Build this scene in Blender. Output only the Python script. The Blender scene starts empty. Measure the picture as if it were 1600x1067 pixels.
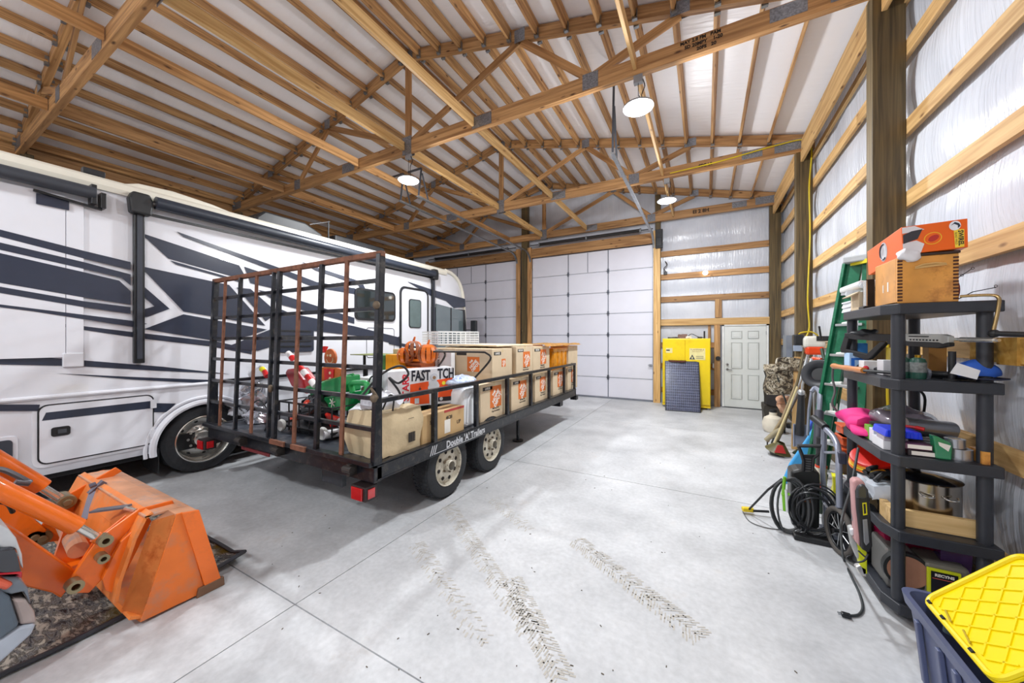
import bpy, bmesh, math, random
from mathutils import Vector, Matrix, noise
S = bpy.context.scene
C = S.collection
PI = math.pi
R = math.radians
random.seed(7)
CAM = Vector((0, 0, 1.7))
YAW = R(28.6)
FW = Vector((-math.sin(YAW), math.cos(YAW), 0)); RT = Vector((math.cos(YAW), math.sin(YAW), 0))
FPX = 554.0

# ---------------- camera, world, lamps' light, exposure ----------------
cam = bpy.data.objects.new('camera', bpy.data.cameras.new('camera')); C.objects.link(cam)
cam.location = CAM; cam.rotation_euler = (R(90), 0, YAW)
cam.data.sensor_width = 36; cam.data.lens = 36 * FPX / 1600; cam.data.shift_y = -3.5 / 1600
cam.data.clip_start = .05
S.camera = cam
w = bpy.data.worlds.new('world'); S.world = w; w.use_nodes = True
w.node_tree.nodes['Background'].inputs[0].default_value = (.75, .85, 1, 1)
w.node_tree.nodes['Background'].inputs[1].default_value = .3
S.view_settings.view_transform = 'Standard'; S.view_settings.look = 'None'
S.view_settings.gamma = 1; S.view_settings.use_curve_mapping = False
S.view_settings.exposure = -0.74
S.cycles.use_denoising = True
S.cycles.max_bounces = 10; S.cycles.diffuse_bounces = 7; S.cycles.sample_clamp_indirect = 6
LAMPS = [(-.70, 4.42, 4.45), (-.66, 7.52, 4.40), (-4.4, 4.42, 4.38), (-.7, -1.7, 4.42), (-4.4, -1.7, 4.42), (-8.1, -1.7, 4.42),
         (-.7, -4.8, 4.42), (-4.4, -4.8, 4.42), (-8.1, -4.8, 4.42)]  # lamp over the motorhome and rear row: unseen, added as fill light
LAMP_W = [190, 170, 190, 165, 165, 90, 60, 60, 40]

def P(px, py, x=None, y=None, z=None):
    """the point on a given wall plane / level seen at a place in the photograph; used only to measure"""
    d = FW + RT * ((px - 800) / FPX) + Vector((0, 0, (530 - py) / FPX))
    if x is not None: t = x / d.x
    elif y is not None: t = y / d.y
    else: t = (z - 1.7) / d.z
    return CAM + d * t

# ---------------- materials ----------------
MATS = {}
def _new(name):
    m = bpy.data.materials.new(name); m.use_nodes = True
    nt = m.node_tree; b = nt.nodes['Principled BSDF']
    return m, nt, b
def N(nt, t, **kw):
    n = nt.nodes.new(t)
    for k, v in kw.items(): setattr(n, k, v)
    return n
def col(c):
    """sRGB 0-255 to linear"""
    return tuple(((v / 255) / 12.92 if v / 255 <= .04045 else (((v / 255) + .055) / 1.055) ** 2.4) for v in c) + (1,)
def mat(name, c, rough=.5, metal=0, var=.12, scale=6, bump=0, bscale=40, spec=.5, dirt=None, dscale=3, trans=0, coat=0, emit=None, alpha=1):
    if name in MATS: return MATS[name]
    m, nt, b = _new(name); L = nt.links
    tc = N(nt, 'ShaderNodeTexCoord'); nz = N(nt, 'ShaderNodeTexNoise'); nz.inputs['Scale'].default_value = scale; nz.inputs['Detail'].default_value = 5
    L.new(tc.outputs['Object'], nz.inputs['Vector'])
    rp = N(nt, 'ShaderNodeValToRGB'); cc = col(c)
    rp.color_ramp.elements[0].position = .3; rp.color_ramp.elements[1].position = .7
    rp.color_ramp.elements[0].color = tuple(min(1, v * (1 - var)) for v in cc[:3]) + (1,)
    rp.color_ramp.elements[1].color = tuple(min(1, v * (1 + var)) for v in cc[:3]) + (1,)
    L.new(nz.outputs['Fac'], rp.inputs['Fac']); out = rp.outputs['Color']
    if dirt:
        n2 = N(nt, 'ShaderNodeTexNoise'); n2.inputs['Scale'].default_value = dscale; n2.inputs['Detail'].default_value = 8; n2.inputs['Roughness'].default_value = .7
        L.new(tc.outputs['Object'], n2.inputs['Vector'])
        r2 = N(nt, 'ShaderNodeValToRGB'); r2.color_ramp.elements[0].position = .52; r2.color_ramp.elements[1].position = .68
        L.new(n2.outputs['Fac'], r2.inputs['Fac'])
        mx = N(nt, 'ShaderNodeMix', data_type='RGBA'); L.new(r2.outputs['Color'], mx.inputs[0]); L.new(out, mx.inputs[6]); mx.inputs[7].default_value = col(dirt)
        out = mx.outputs[2]
    L.new(out, b.inputs['Base Color'])
    b.inputs['Roughness'].default_value = rough; b.inputs['Metallic'].default_value = metal
    b.inputs['Specular IOR Level'].default_value = spec; b.inputs['Transmission Weight'].default_value = trans
    b.inputs['Coat Weight'].default_value = coat; b.inputs['Alpha'].default_value = alpha
    if emit:
        b.inputs['Emission Color'].default_value = emit[0]; b.inputs['Emission Strength'].default_value = emit[1]
    if bump:
        n3 = N(nt, 'ShaderNodeTexNoise'); n3.inputs['Scale'].default_value = bscale; n3.inputs['Detail'].default_value = 4
        L.new(tc.outputs['Object'], n3.inputs['Vector'])
        bp = N(nt, 'ShaderNodeBump'); bp.inputs['Strength'].default_value = bump; bp.inputs['Distance'].default_value = .01
        L.new(n3.outputs['Fac'], bp.inputs['Height']); L.new(bp.outputs['Normal'], b.inputs['Normal'])
    MATS[name] = m
    return m
def wood(name, dark, light, knot=(90, 55, 25), rough=.6, ring=1.0, knots=True):
    """sawn timber, grain along the local X of the piece"""
    if name in MATS: return MATS[name]
    m, nt, b = _new(name); L = nt.links
    tc = N(nt, 'ShaderNodeTexCoord'); oi = N(nt, 'ShaderNodeObjectInfo')
    off = N(nt, 'ShaderNodeVectorMath', operation='SCALE'); off.inputs['Scale'].default_value = 37
    cmb = N(nt, 'ShaderNodeCombineXYZ')
    for i in range(3): L.new(oi.outputs['Random'], cmb.inputs[i])
    L.new(cmb.outputs[0], off.inputs[0])
    ad = N(nt, 'ShaderNodeVectorMath', operation='ADD'); L.new(tc.outputs['Object'], ad.inputs[0]); L.new(off.outputs[0], ad.inputs[1])
    mp = N(nt, 'ShaderNodeMapping'); mp.inputs['Scale'].default_value = (1.1, 22 * ring, 22 * ring); L.new(ad.outputs[0], mp.inputs['Vector'])
    nz = N(nt, 'ShaderNodeTexNoise'); nz.inputs['Scale'].default_value = 1; nz.inputs['Detail'].default_value = 6; nz.inputs['Distortion'].default_value = .8
    L.new(mp.outputs[0], nz.inputs['Vector'])
    rp = N(nt, 'ShaderNodeValToRGB'); rp.color_ramp.elements[0].position = .34; rp.color_ramp.elements[1].position = .66
    rp.color_ramp.elements[0].color = col(dark); rp.color_ramp.elements[1].color = col(light)
    L.new(nz.outputs['Fac'], rp.inputs['Fac']); out = rp.outputs['Color']
    if knots:
        m2 = N(nt, 'ShaderNodeMapping'); m2.inputs['Scale'].default_value = (3.2, 9, 9); L.new(ad.outputs[0], m2.inputs['Vector'])
        vo = N(nt, 'ShaderNodeTexVoronoi'); vo.inputs['Scale'].default_value = 1; L.new(m2.outputs[0], vo.inputs['Vector'])
        r2 = N(nt, 'ShaderNodeValToRGB'); r2.color_ramp.elements[0].position = .06; r2.color_ramp.elements[0].color = (1, 1, 1, 1)
        r2.color_ramp.elements[1].position = .17; r2.color_ramp.elements[1].color = (0, 0, 0, 1)
        L.new(vo.outputs['Distance'], r2.inputs['Fac'])
        mx = N(nt, 'ShaderNodeMix', data_type='RGBA'); L.new(r2.outputs['Color'], mx.inputs[0]); L.new(out, mx.inputs[6]); mx.inputs[7].default_value = col(knot)
        out = mx.outputs[2]
    hs = N(nt, 'ShaderNodeHueSaturation'); mr = N(nt, 'ShaderNodeMapRange'); mr.inputs['To Min'].default_value = .78; mr.inputs['To Max'].default_value = 1.18
    L.new(oi.outputs['Random'], mr.inputs['Value']); L.new(mr.outputs[0], hs.inputs['Value']); L.new(out, hs.inputs['Color'])
    L.new(hs.outputs[0], b.inputs['Base Color']); b.inputs['Roughness'].default_value = rough
    bp = N(nt, 'ShaderNodeBump'); bp.inputs['Strength'].default_value = .25; bp.inputs['Distance'].default_value = .004
    L.new(nz.outputs['Fac'], bp.inputs['Height']); L.new(bp.outputs['Normal'], b.inputs['Normal'])
    MATS[name] = m
    return m

# ---------------- mesh builder ----------------
def tag(o, label=None, cat=None, group=None, kind=None):
    if label: o['label'] = label
    if cat: o['category'] = cat
    if group: o['group'] = group
    if kind: o['kind'] = kind
    return o
WM = {}
def empty(name, loc, rz=0, label=None, cat=None, group=None, parent=None):
    o = bpy.data.objects.new(name, None); C.objects.link(o); o.empty_display_size = .1
    o.location = loc; o.rotation_euler = (0, 0, rz)
    WM[o.name] = Matrix.Translation(Vector(loc)) @ Matrix.Rotation(rz, 4, 'Z')
    return tag(o, label, cat, group)
def wm(o):
    if o is None: return Matrix()
    if o.name in WM: return WM[o.name]
    return Matrix.Translation(o.location)
class MB:
    def __init__(s): s.bm = bmesh.new()
    def _x(s, geom, M):
        bmesh.ops.transform(s.bm, matrix=M, verts=geom)
        return s
    def box(s, a, b, M=None):
        """axis-aligned box between two corners"""
        v = bmesh.ops.create_cube(s.bm, size=1)['verts']
        a = Vector(a); b = Vector(b); c = (a + b) / 2; d = b - a
        T = Matrix.Translation(c) @ Matrix.Diagonal((max(abs(d.x), 1e-4), max(abs(d.y), 1e-4), max(abs(d.z), 1e-4), 1))
        return s._x(v, (M @ T) if M else T)
    def cbox(s, c, d, M=None):
        c = Vector(c); d = Vector(d) / 2
        return s.box(c - d, c + d, M)
    def bar(s, p0, p1, w_, h, up=(0, 0, 1)):
        """square bar from p0 to p1, w_ sideways, h along up"""
        p0 = Vector(p0); p1 = Vector(p1); M, L = axm(p0, p1, up)
        v = bmesh.ops.create_cube(s.bm, size=1)['verts']
        return s._x(v, M @ Matrix.Translation((L / 2, 0, 0)) @ Matrix.Diagonal((L, w_, h, 1)))
    def cyl(s, p0, p1, r0, r1=None, n=20, caps=True):
        p0 = Vector(p0); p1 = Vector(p1); r1 = r0 if r1 is None else r1
        d = p1 - p0
        v = bmesh.ops.create_cone(s.bm, cap_ends=caps, segments=n, radius1=max(r0, 1e-5), radius2=max(r1, 1e-5), depth=d.length)['verts']
        q = d.to_track_quat('Z', 'Y').to_matrix().to_4x4()
        return s._x(v, Matrix.Translation((p0 + p1) / 2) @ q)
    def sph(s, c, r, sc=(1, 1, 1), n=16, M=None):
        v = bmesh.ops.create_uvsphere(s.bm, u_segments=n, v_segments=max(6, n * 2 // 3), radius=r)['verts']
        T = Matrix.Translation(Vector(c)) @ (M or Matrix()) @ Matrix.Diagonal(tuple(sc) + (1,))
        return s._x(v, T)
    def tube(s, pts, r, n=8, closed=False, smooth=0):
        pts = [Vector(p) for p in pts]
        if smooth: pts = catmull(pts, smooth, closed)
        m = len(pts); rings = []; prev = None
        for i, p in enumerate(pts):
            a = pts[(i - 1) % m] if (closed or i > 0) else p
            b = pts[(i + 1) % m] if (closed or i < m - 1) else p
            t = (b - a)
            if t.length < 1e-9: t = Vector((0, 0, 1))
            t.normalize()
            if prev is None:
                u = t.cross(Vector((0, 0, 1)))
                if u.length < .1: u = t.cross(Vector((1, 0, 0)))
                u.normalize()
            else:
                u = prev - t * prev.dot(t)
                if u.length < 1e-6: u = t.orthogonal()
                u.normalize()
            prev = u; v = t.cross(u); rr = r[i] if isinstance(r, (list, tuple)) and len(r) == m else (r if not isinstance(r, (list, tuple)) else r[0])
            rings.append([s.bm.verts.new(p + u * (rr * math.cos(2 * PI * k / n)) + v * (rr * math.sin(2 * PI * k / n))) for k in range(n)])
        for i in range(m if closed else m - 1):
            A = rings[i]; B = rings[(i + 1) % m]
            for k in range(n): s.bm.faces.new((A[k], A[(k + 1) % n], B[(k + 1) % n], B[k]))
        if not closed:
            s.bm.faces.new(rings[0][::-1]); s.bm.faces.new(rings[-1])
        return s
    def prism(s, poly, d, o=(0, 0, 0), ux=(1, 0, 0), uy=(0, 1, 0)):
        """polygon in the plane (ux, uy) at o, pushed out along ux x uy by d"""
        ux = Vector(ux); uy = Vector(uy); n = ux.cross(uy).normalized() * d; o = Vector(o)
        A = [s.bm.verts.new(o + ux * p[0] + uy * p[1]) for p in poly]
        B = [s.bm.verts.new(v.co + n) for v in A]
        try:
            s.bm.faces.new(A[::-1]); s.bm.faces.new(B)
        except ValueError: pass
        k = len(A)
        for i in range(k): s.bm.faces.new((A[i], A[(i + 1) % k], B[(i + 1) % k], B[i]))
        return s
    def lathe(s, prof, o=(0, 0, 0), axis=(0, 0, 1), n=28):
        """prof: (radius, height) along axis"""
        q = Vector(axis).to_track_quat('Z', 'Y').to_matrix().to_4x4(); M = Matrix.Translation(Vector(o)) @ q
        rings = []
        for r, h in prof:
            if r < 1e-5: rings.append([s.bm.verts.new(M @ Vector((0, 0, h)))])
            else: rings.append([s.bm.verts.new(M @ Vector((r * math.cos(2 * PI * k / n), r * math.sin(2 * PI * k / n), h))) for k in range(n)])
        for A, B in zip(rings, rings[1:]):
            if len(A) == 1 and len(B) == 1: continue
            for k in range(n):
                k2 = (k + 1) % n
                if len(A) == 1: s.bm.faces.new((A[0], B[k2], B[k]))
                elif len(B) == 1: s.bm.faces.new((A[k], A[k2], B[0]))
                else: s.bm.faces.new((A[k], A[k2], B[k2], B[k]))
        return s
    def grid(s, f, nu, nv):
        V = [[s.bm.verts.new(f(i / nu, j / nv)) for j in range(nv + 1)] for i in range(nu + 1)]
        for i in range(nu):
            for j in range(nv): s.bm.faces.new((V[i][j], V[i + 1][j], V[i + 1][j + 1], V[i][j + 1]))
        return s
    def text(s, txt, size, M, depth=.0008, align='CENTER', bold=0, spacing=1, sx=1):
        cu = bpy.data.curves.new('t', 'FONT'); cu.body = txt; cu.size = size; cu.extrude = depth; cu.align_x = align; cu.align_y = 'CENTER'
        cu.offset = bold; cu.space_character = spacing; cu.resolution_u = 2
        o = bpy.data.objects.new('t', cu); me = bpy.data.meshes.new_from_object(o)
        n0 = len(s.bm.verts); s.bm.from_mesh(me); s.bm.verts.ensure_lookup_table()
        bmesh.ops.transform(s.bm, matrix=M @ Matrix.Diagonal((sx, 1, 1, 1)), verts=s.bm.verts[n0:])
        bpy.data.objects.remove(o); bpy.data.curves.remove(cu); bpy.data.meshes.remove(me)
        return s
    def wob(s, amp, sc, seed=0):
        for v in s.bm.verts:
            v.co += Vector(noise.noise_vector(v.co * sc + Vector((seed, seed * 1.7, 0)))) * amp
        return s
    def sub(s, n=1):
        bmesh.ops.subdivide_edges(s.bm, edges=s.bm.edges[:], cuts=n, use_grid_fill=True); return s
    def build(s, name, m, parent=None, world=True, bevel=0, smooth=False, segs=2, loc=None, fix=True, mods=None):
        bm = s.bm
        if fix: bmesh.ops.recalc_face_normals(bm, faces=bm.faces[:])
        if parent is not None:
            if world: bmesh.ops.transform(bm, matrix=wm(parent).inverted(), verts=bm.verts[:])
        me = bpy.data.meshes.new(name)
        o = bpy.data.objects.new(name, me)
        if parent is None or parent.get('kind') == 'structure' or loc is not None:
            if loc is None:
                xs = [v.co for v in bm.verts]
                lo = Vector([min(c[i] for c in xs) for i in range(3)]); hi = Vector([max(c[i] for c in xs) for i in range(3)])
                loc = Vector(((lo.x + hi.x) / 2, (lo.y + hi.y) / 2, lo.z))
            loc = Vector(loc)
            bmesh.ops.translate(bm, vec=-loc, verts=bm.verts[:])
            o.location = loc
        if smooth:
            for f in bm.faces: f.smooth = True
            for e in bm.edges:
                if len(e.link_faces) == 2 and e.calc_face_angle(0) > R(38): e.smooth = False
        bm.to_mesh(me); bm.free()
        ms = m if isinstance(m, (list, tuple)) else [m]
        for x in ms: me.materials.append(x)
        C.objects.link(o)
        if parent is not None:
            o.parent = parent
        WM[o.name] = wm(parent) @ Matrix.Translation(o.location)
        if bevel:
            b = o.modifiers.new('bevel', 'BEVEL'); b.width = bevel; b.segments = segs; b.limit_method = 'ANGLE'; b.angle_limit = R(40)
            if smooth: b.harden_normals = False
        return o
def catmull(p, k, closed=False):
    out = []; m = len(p)
    rng = range(m if closed else m - 1)
    for i in rng:
        if closed: a, b, c, d = p[(i - 1) % m], p[i], p[(i + 1) % m], p[(i + 2) % m]
        else: a, b, c, d = p[max(i - 1, 0)], p[i], p[i + 1], p[min(i + 2, m - 1)]
        for j in range(k):
            t = j / k
            out.append(.5 * ((2 * b) + (-a + c) * t + (2 * a - 5 * b + 4 * c - d) * t * t + (-a + 3 * b - 3 * c + d) * t ** 3))
    if not closed: out.append(p[-1])
    return out
def axm(p0, p1, up=(0, 0, 1)):
    p0 = Vector(p0); p1 = Vector(p1); x = p1 - p0; L = x.length; x.normalize(); up = Vector(up)
    y = up.cross(x)
    if y.length < 1e-4: y = Vector((0, 1, 0)).cross(x)
    y.normalize(); z = x.cross(y)
    M = Matrix((x, y, z)).transposed().to_4x4(); M.translation = p0
    return M, L
def beam(name, p0, p1, w_, h, m, parent, up=(0, 0, 1), bev=.003):
    """a timber as its own object, grain along its local X; w_ sideways, h along up"""
    M, L = axm(p0, p1, up)
    key = (round(L, 3), round(w_, 4), round(h, 4), m.name)
    me = BEAMS.get(key)
    if me is None:
        bm = bmesh.new(); v = bmesh.ops.create_cube(bm, size=1)['verts']
        bmesh.ops.transform(bm, matrix=Matrix.Translation((L / 2, 0, 0)) @ Matrix.Diagonal((L, w_, h, 1)), verts=v)
        if bev: bmesh.ops.bevel(bm, geom=bm.edges[:], offset=bev, segments=1, affect='EDGES')
        me = bpy.data.meshes.new(name); bm.to_mesh(me); bm.free(); me.materials.append(m); BEAMS[key] = me
    o = bpy.data.objects.new(name, me); C.objects.link(o)
    if parent: o.parent = parent
    o.matrix_parent_inverse = Matrix()
    o.matrix_local = wm(parent).inverted() @ M
    WM[o.name] = M
    return o
BEAMS = {}
def rotm(c, rx=0, ry=0, rz=0):
    c = Vector(c)
    return Matrix.Translation(c) @ Matrix.Rotation(rz, 4, 'Z') @ Matrix.Rotation(ry, 4, 'Y') @ Matrix.Rotation(rx, 4, 'X') @ Matrix.Translation(-c)
def face_m(o, ux, uy):
    """frame for print on a face: text runs along ux, up along uy"""
    ux = Vector(ux).normalized(); uy = Vector(uy).normalized(); n = ux.cross(uy)
    M = Matrix((ux, uy, n)).transposed().to_4x4(); M.translation = Vector(o)
    return M
def dup(o, loc, rz=None, label=None, group=None):
    c = o.copy(); C.objects.link(c); c.location = loc
    if rz is not None: c.rotation_euler = (0, 0, rz)
    if label: c['label'] = label
    if group: c['group'] = group
    for ch in list(o.children):
        d = ch.copy(); C.objects.link(d); d.parent = c
        for g in ch.children:
            e = g.copy(); C.objects.link(e); e.parent = d
    return c

WOOD = wood('spruce', (142, 100, 58), (196, 150, 98), knot=(84, 52, 28))
WOOD_P = wood('purlin_spruce', (138, 96, 56), (204, 160, 106), knot=(66, 40, 22))
WOOD_L = wood('pale_spruce', (180, 138, 82), (218, 180, 122), knot=(120, 78, 40))
TREAT = wood('treated_post', (64, 52, 30), (108, 90, 56), knot=(60, 48, 28), knots=False, ring=1.4)
GALV = mat('galvanised', (150, 154, 158), .35, .8, var=.15, scale=20)
BLK = mat('black_paint', (26, 28, 32), .35, 0, var=.3, scale=14)
BLKP = mat('black_plastic', (30, 31, 34), .5, 0, var=.25, scale=10)
# ---------------- room shell ----------------
WX, LX, YE, YB = 1.60, -10.40, 10.42, -8.1
RX = -4.4
TR = [-4.9, -1.8, 1.28, 4.42, 7.52]        # truss lines (posts stand there)
def roof_z(x): return 5.06 + .25 * ((WX - x) if x > RX else (x - LX))

def wrap_mat():
    m, nt, b = _new('white_wrap'); L = nt.links
    tc = N(nt, 'ShaderNodeTexCoord')
    n1 = N(nt, 'ShaderNodeTexNoise'); n1.inputs['Scale'].default_value = 1.4; n1.inputs['Detail'].default_value = 5
    L.new(tc.outputs['Object'], n1.inputs['Vector'])
    rp = N(nt, 'ShaderNodeValToRGB'); rp.color_ramp.elements[0].color = col((200, 205, 216)); rp.color_ramp.elements[1].color = col((222, 226, 234))
    rp.color_ramp.elements[0].position = .3; rp.color_ramp.elements[1].position = .7
    L.new(n1.outputs['Fac'], rp.inputs['Fac']); L.new(rp.outputs['Color'], b.inputs['Base Color'])
    b.inputs['Roughness'].default_value = .2; b.inputs['Specular IOR Level'].default_value = .5
    mp = N(nt, 'ShaderNodeMapping'); mp.inputs['Scale'].default_value = (16, 16, .7); L.new(tc.outputs['Object'], mp.inputs['Vector'])
    n2 = N(nt, 'ShaderNodeTexNoise'); n2.inputs['Scale'].default_value = 2; n2.inputs['Detail'].default_value = 3; L.new(mp.outputs[0], n2.inputs['Vector'])
    bp = N(nt, 'ShaderNodeBump'); bp.inputs['Strength'].default_value = .8; bp.inputs['Distance'].default_value = .012
    L.new(n2.outputs['Fac'], bp.inputs['Height']); L.new(bp.outputs['Normal'], b.inputs['Normal'])
    return m
WRAP = wrap_mat()
def roof_mat():
    m, nt, b = _new('roof_wrap'); L = nt.links
    tc = N(nt, 'ShaderNodeTexCoord')
    n1 = N(nt, 'ShaderNodeTexNoise'); n1.inputs['Scale'].default_value = .8; n1.inputs['Detail'].default_value = 4
    L.new(tc.outputs['Object'], n1.inputs['Vector'])
    rp = N(nt, 'ShaderNodeValToRGB'); rp.color_ramp.elements[0].color = col((234, 233, 237)); rp.color_ramp.elements[1].color = col((245, 244, 246))
    L.new(n1.outputs['Fac'], rp.inputs['Fac']); L.new(rp.outputs['Color'], b.inputs['Base Color'])
    b.inputs['Roughness'].default_value = .35
    mp = N(nt, 'ShaderNodeMapping'); mp.inputs['Scale'].default_value = (1.5, 9, 1); L.new(tc.outputs['Object'], mp.inputs['Vector'])
    n2 = N(nt, 'ShaderNodeTexNoise'); n2.inputs['Scale'].default_value = 1.5; L.new(mp.outputs[0], n2.inputs['Vector'])
    bp = N(nt, 'ShaderNodeBump'); bp.inputs['Strength'].default_value = .4; bp.inputs['Distance'].default_value = .02
    L.new(n2.outputs['Fac'], bp.inputs['Height']); L.new(bp.outputs['Normal'], b.inputs['Normal'])
    return m
ROOF = roof_mat()
def floor_mat():
    m, nt, b = _new('concrete'); L = nt.links
    ge = N(nt, 'ShaderNodeNewGeometry')
    n1 = N(nt, 'ShaderNodeTexNoise'); n1.inputs['Scale'].default_value = 1.3; n1.inputs['Detail'].default_value = 9; n1.inputs['Roughness'].default_value = .62
    L.new(ge.outputs['Position'], n1.inputs['Vector'])
    rp = N(nt, 'ShaderNodeValToRGB'); rp.color_ramp.elements[0].position = .28; rp.color_ramp.elements[1].position = .68
    rp.color_ramp.elements[0].color = col((172, 174, 177)); rp.color_ramp.elements[1].color = col((216, 218, 221))
    L.new(n1.outputs['Fac'], rp.inputs['Fac'])
    n2 = N(nt, 'ShaderNodeTexNoise'); n2.inputs['Scale'].default_value = 28; n2.inputs['Detail'].default_value = 6
    L.new(ge.outputs['Position'], n2.inputs['Vector'])
    r2 = N(nt, 'ShaderNodeValToRGB'); r2.color_ramp.elements[0].position = .3; r2.color_ramp.elements[1].position = .75
    r2.color_ramp.elements[0].color = (.84, .84, .84, 1); r2.color_ramp.elements[1].color = (1, 1, 1, 1)
    L.new(n2.outputs['Fac'], r2.inputs['Fac'])
    mx = N(nt, 'ShaderNodeMix', data_type='RGBA', blend_type='MULTIPLY'); mx.inputs[0].default_value = 1
    L.new(rp.outputs['Color'], mx.inputs[6]); L.new(r2.outputs['Color'], mx.inputs[7])
    # brown water stains
    n3 = N(nt, 'ShaderNodeTexNoise'); n3.inputs['Scale'].default_value = 2.6; n3.inputs['Detail'].default_value = 8; n3.inputs['Roughness'].default_value = .72
    L.new(ge.outputs['Position'], n3.inputs['Vector'])
    r3 = N(nt, 'ShaderNodeValToRGB'); r3.color_ramp.elements[0].position = .6; r3.color_ramp.elements[1].position = .82
    r3.color_ramp.elements[1].color = (.5, .5, .5, 1)
    L.new(n3.outputs['Fac'], r3.inputs['Fac'])
    m3 = N(nt, 'ShaderNodeMix', data_type='RGBA'); L.new(r3.outputs['Color'], m3.inputs[0]); L.new(mx.outputs[2], m3.inputs[6]); m3.inputs[7].default_value = col((150, 132, 112))
    L.new(m3.outputs[2], b.inputs['Base Color'])
    rr = N(nt, 'ShaderNodeMapRange'); rr.inputs['To Min'].default_value = .38; rr.inputs['To Max'].default_value = .68
    L.new(n1.outputs['Fac'], rr.inputs['Value']); L.new(rr.outputs[0], b.inputs['Roughness'])
    bp = N(nt, 'ShaderNodeBump'); bp.inputs['Strength'].default_value = .12; bp.inputs['Distance'].default_value = .003
    L.new(n2.outputs['Fac'], bp.inputs['Height']); L.new(bp.outputs['Normal'], b.inputs['Normal'])
    return m
CONC = floor_mat()
fl = MB().box((LX - .2, YB - .2, -.3), (WX + .2, YE + .3, -.05)).build('floor', mat('joint_grey', (70, 70, 72), .9)); tag(fl, kind='structure')  # dark grey base that shows through the saw-cut joints
xs = [LX - .2, -6.35, -2.31, WX + .2]; ys = [YB - .2, -4.85, -1.75, 1.33, 4.38, 7.45, YE + .3]
for i in range(3):
    for j in range(6):
        g = .004
        MB().box((xs[i] + g, ys[j] + g, -.05), (xs[i + 1] - g, ys[j + 1] - g, 0)).build('slab', CONC, fl)
# dried tyre-tread mud on the slab
def tracks():
    mb = MB(); rnd = random.Random(3)
    def run(p, q, wd, n, dens):
        a = P(*p, z=0); b = P(*q, z=0); d = (b - a); L = d.length; d.normalize(); s = Vector((d.y, -d.x, 0))
        for i in range(n):
            u = i / n * L
            for side in (-1, 1):
                for r_ in range(3):
                    if rnd.random() > dens: continue
                    c = a + d * (u + rnd.uniform(-.004, .004)) + s * side * (wd * (.12 + .3 * r_)) * .5
                    l = wd * .11 * rnd.uniform(.7, 1.2); th = .0045 * rnd.uniform(.6, 1.3); sl = Vector((s.x, s.y, 0)) * side + d * .7; sl.normalize(); nn = Vector((sl.y, -sl.x, 0))
                    v = [c + sl * l + nn * th, c - sl * l + nn * th, c - sl * l - nn * th, c + sl * l - nn * th]
                    vs = [mb.bm.verts.new((k.x, k.y, .0012)) for k in v]; mb.bm.faces.new(vs)
    run((800, 905), (880, 1067), .17, 40, .75)
    run((700, 790), (830, 990), .17, 75, .55)
    run((900, 845), (1100, 1000), .2, 55, .7)
    run((770, 780), (830, 830), .17, 20, .5)
    run((650, 850), (760, 1010), .16, 45, .4)
    return mb
tr = tracks().build('tread_mark', mat('dried_mud', (182, 178, 170), .9, scale=30, var=.1), fl, fix=False); tr['kind'] = 'stuff'

rnd = random.Random(9); sp = MB()
for k in range(60):
    q = P(rnd.uniform(420, 1300), rnd.uniform(700, 1060), z=.002); a = rnd.uniform(0, 6.28); l = rnd.uniform(.004, .016)
    sp.bar(q, q + Vector((math.cos(a), math.sin(a), 0)) * l, .004, .003)
q = sp.build('debris', mat('leaf_bits', (84, 72, 56), .8), fl); q['kind'] = 'stuff'
# ---- right wall
GZ = [.34, .99, 1.64, 2.29, 2.94, 3.58, 4.28]
def wall_sheet(axis, c, a0, a1, z0, z1f, n, sgn, seams=True):
    """loose white wrap bellied out between the girts"""
    mb = MB(); gz = [0] + GZ + [4.95]; nv = 60
    def f(u, v):
        a = a0 + (a1 - a0) * u; zt = z1f(a); z = z0 + (zt - z0) * v
        k = max(i for i in range(len(gz)) if gz[i] <= z + 1e-6); lo = gz[k]; hi = gz[k + 1] if k + 1 < len(gz) else lo + 2
        bel = math.sin(PI * min(1, (z - lo) / (hi - lo)))
        d = .035 * (1 - bel) + .014 * noise.noise(Vector((a * 9, z * .8, c))) * bel + .01 * noise.noise(Vector((a * 2.3, z * 1.5, c + 4)))
        d += .012
        if axis == 'x': return Vector((c + sgn * d, a, z))
        return Vector((a, c + sgn * d, z))
    mb.grid(f, n, nv); return mb
wr = wall_sheet('x', WX, YB, YE + .05, 0, lambda a: 5.1, 260, 1).build('wall_right', WRAP, smooth=True); tag(wr, kind='structure')
wl = wall_sheet('x', LX, YB, YE + .05, 0, lambda a: 5.1, 120, -1).build('wall_left', WRAP, smooth=True); tag(wl, kind='structure')
DOORH = 4.27
D2 = (-4.85, -1.25); D1 = (-9.06, -5.40)
def zt_far(a): return max(roof_z(a) + .02, .1)
wf = wall_sheet('y', YE, LX - .05, WX + .05, 0, zt_far, 200, 1).build('wall_far', WRAP, smooth=True); tag(wf, kind='structure')
wn = wall_sheet('y', YB, LX - .05, WX + .05, 0, zt_far, 60, -1).build('wall_near', WRAP, smooth=True); tag(wn, kind='structure')
PW = .22
for yy in TR + [10.31]:
    for (wl_, x0, x1) in ((wr, 1.34, 1.34 + PW), (wl, LX + .04, LX + .04 + PW)):
        xc = (x0 + x1) / 2
        top = 4.86 if yy < 10 else 4.95
        beam('post', (xc, yy + .07, 0), (xc, yy + .07, top), .14, PW, TREAT, wl_, up=(1, 0, 0))
segs = [YB] + TR + [YE]
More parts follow.
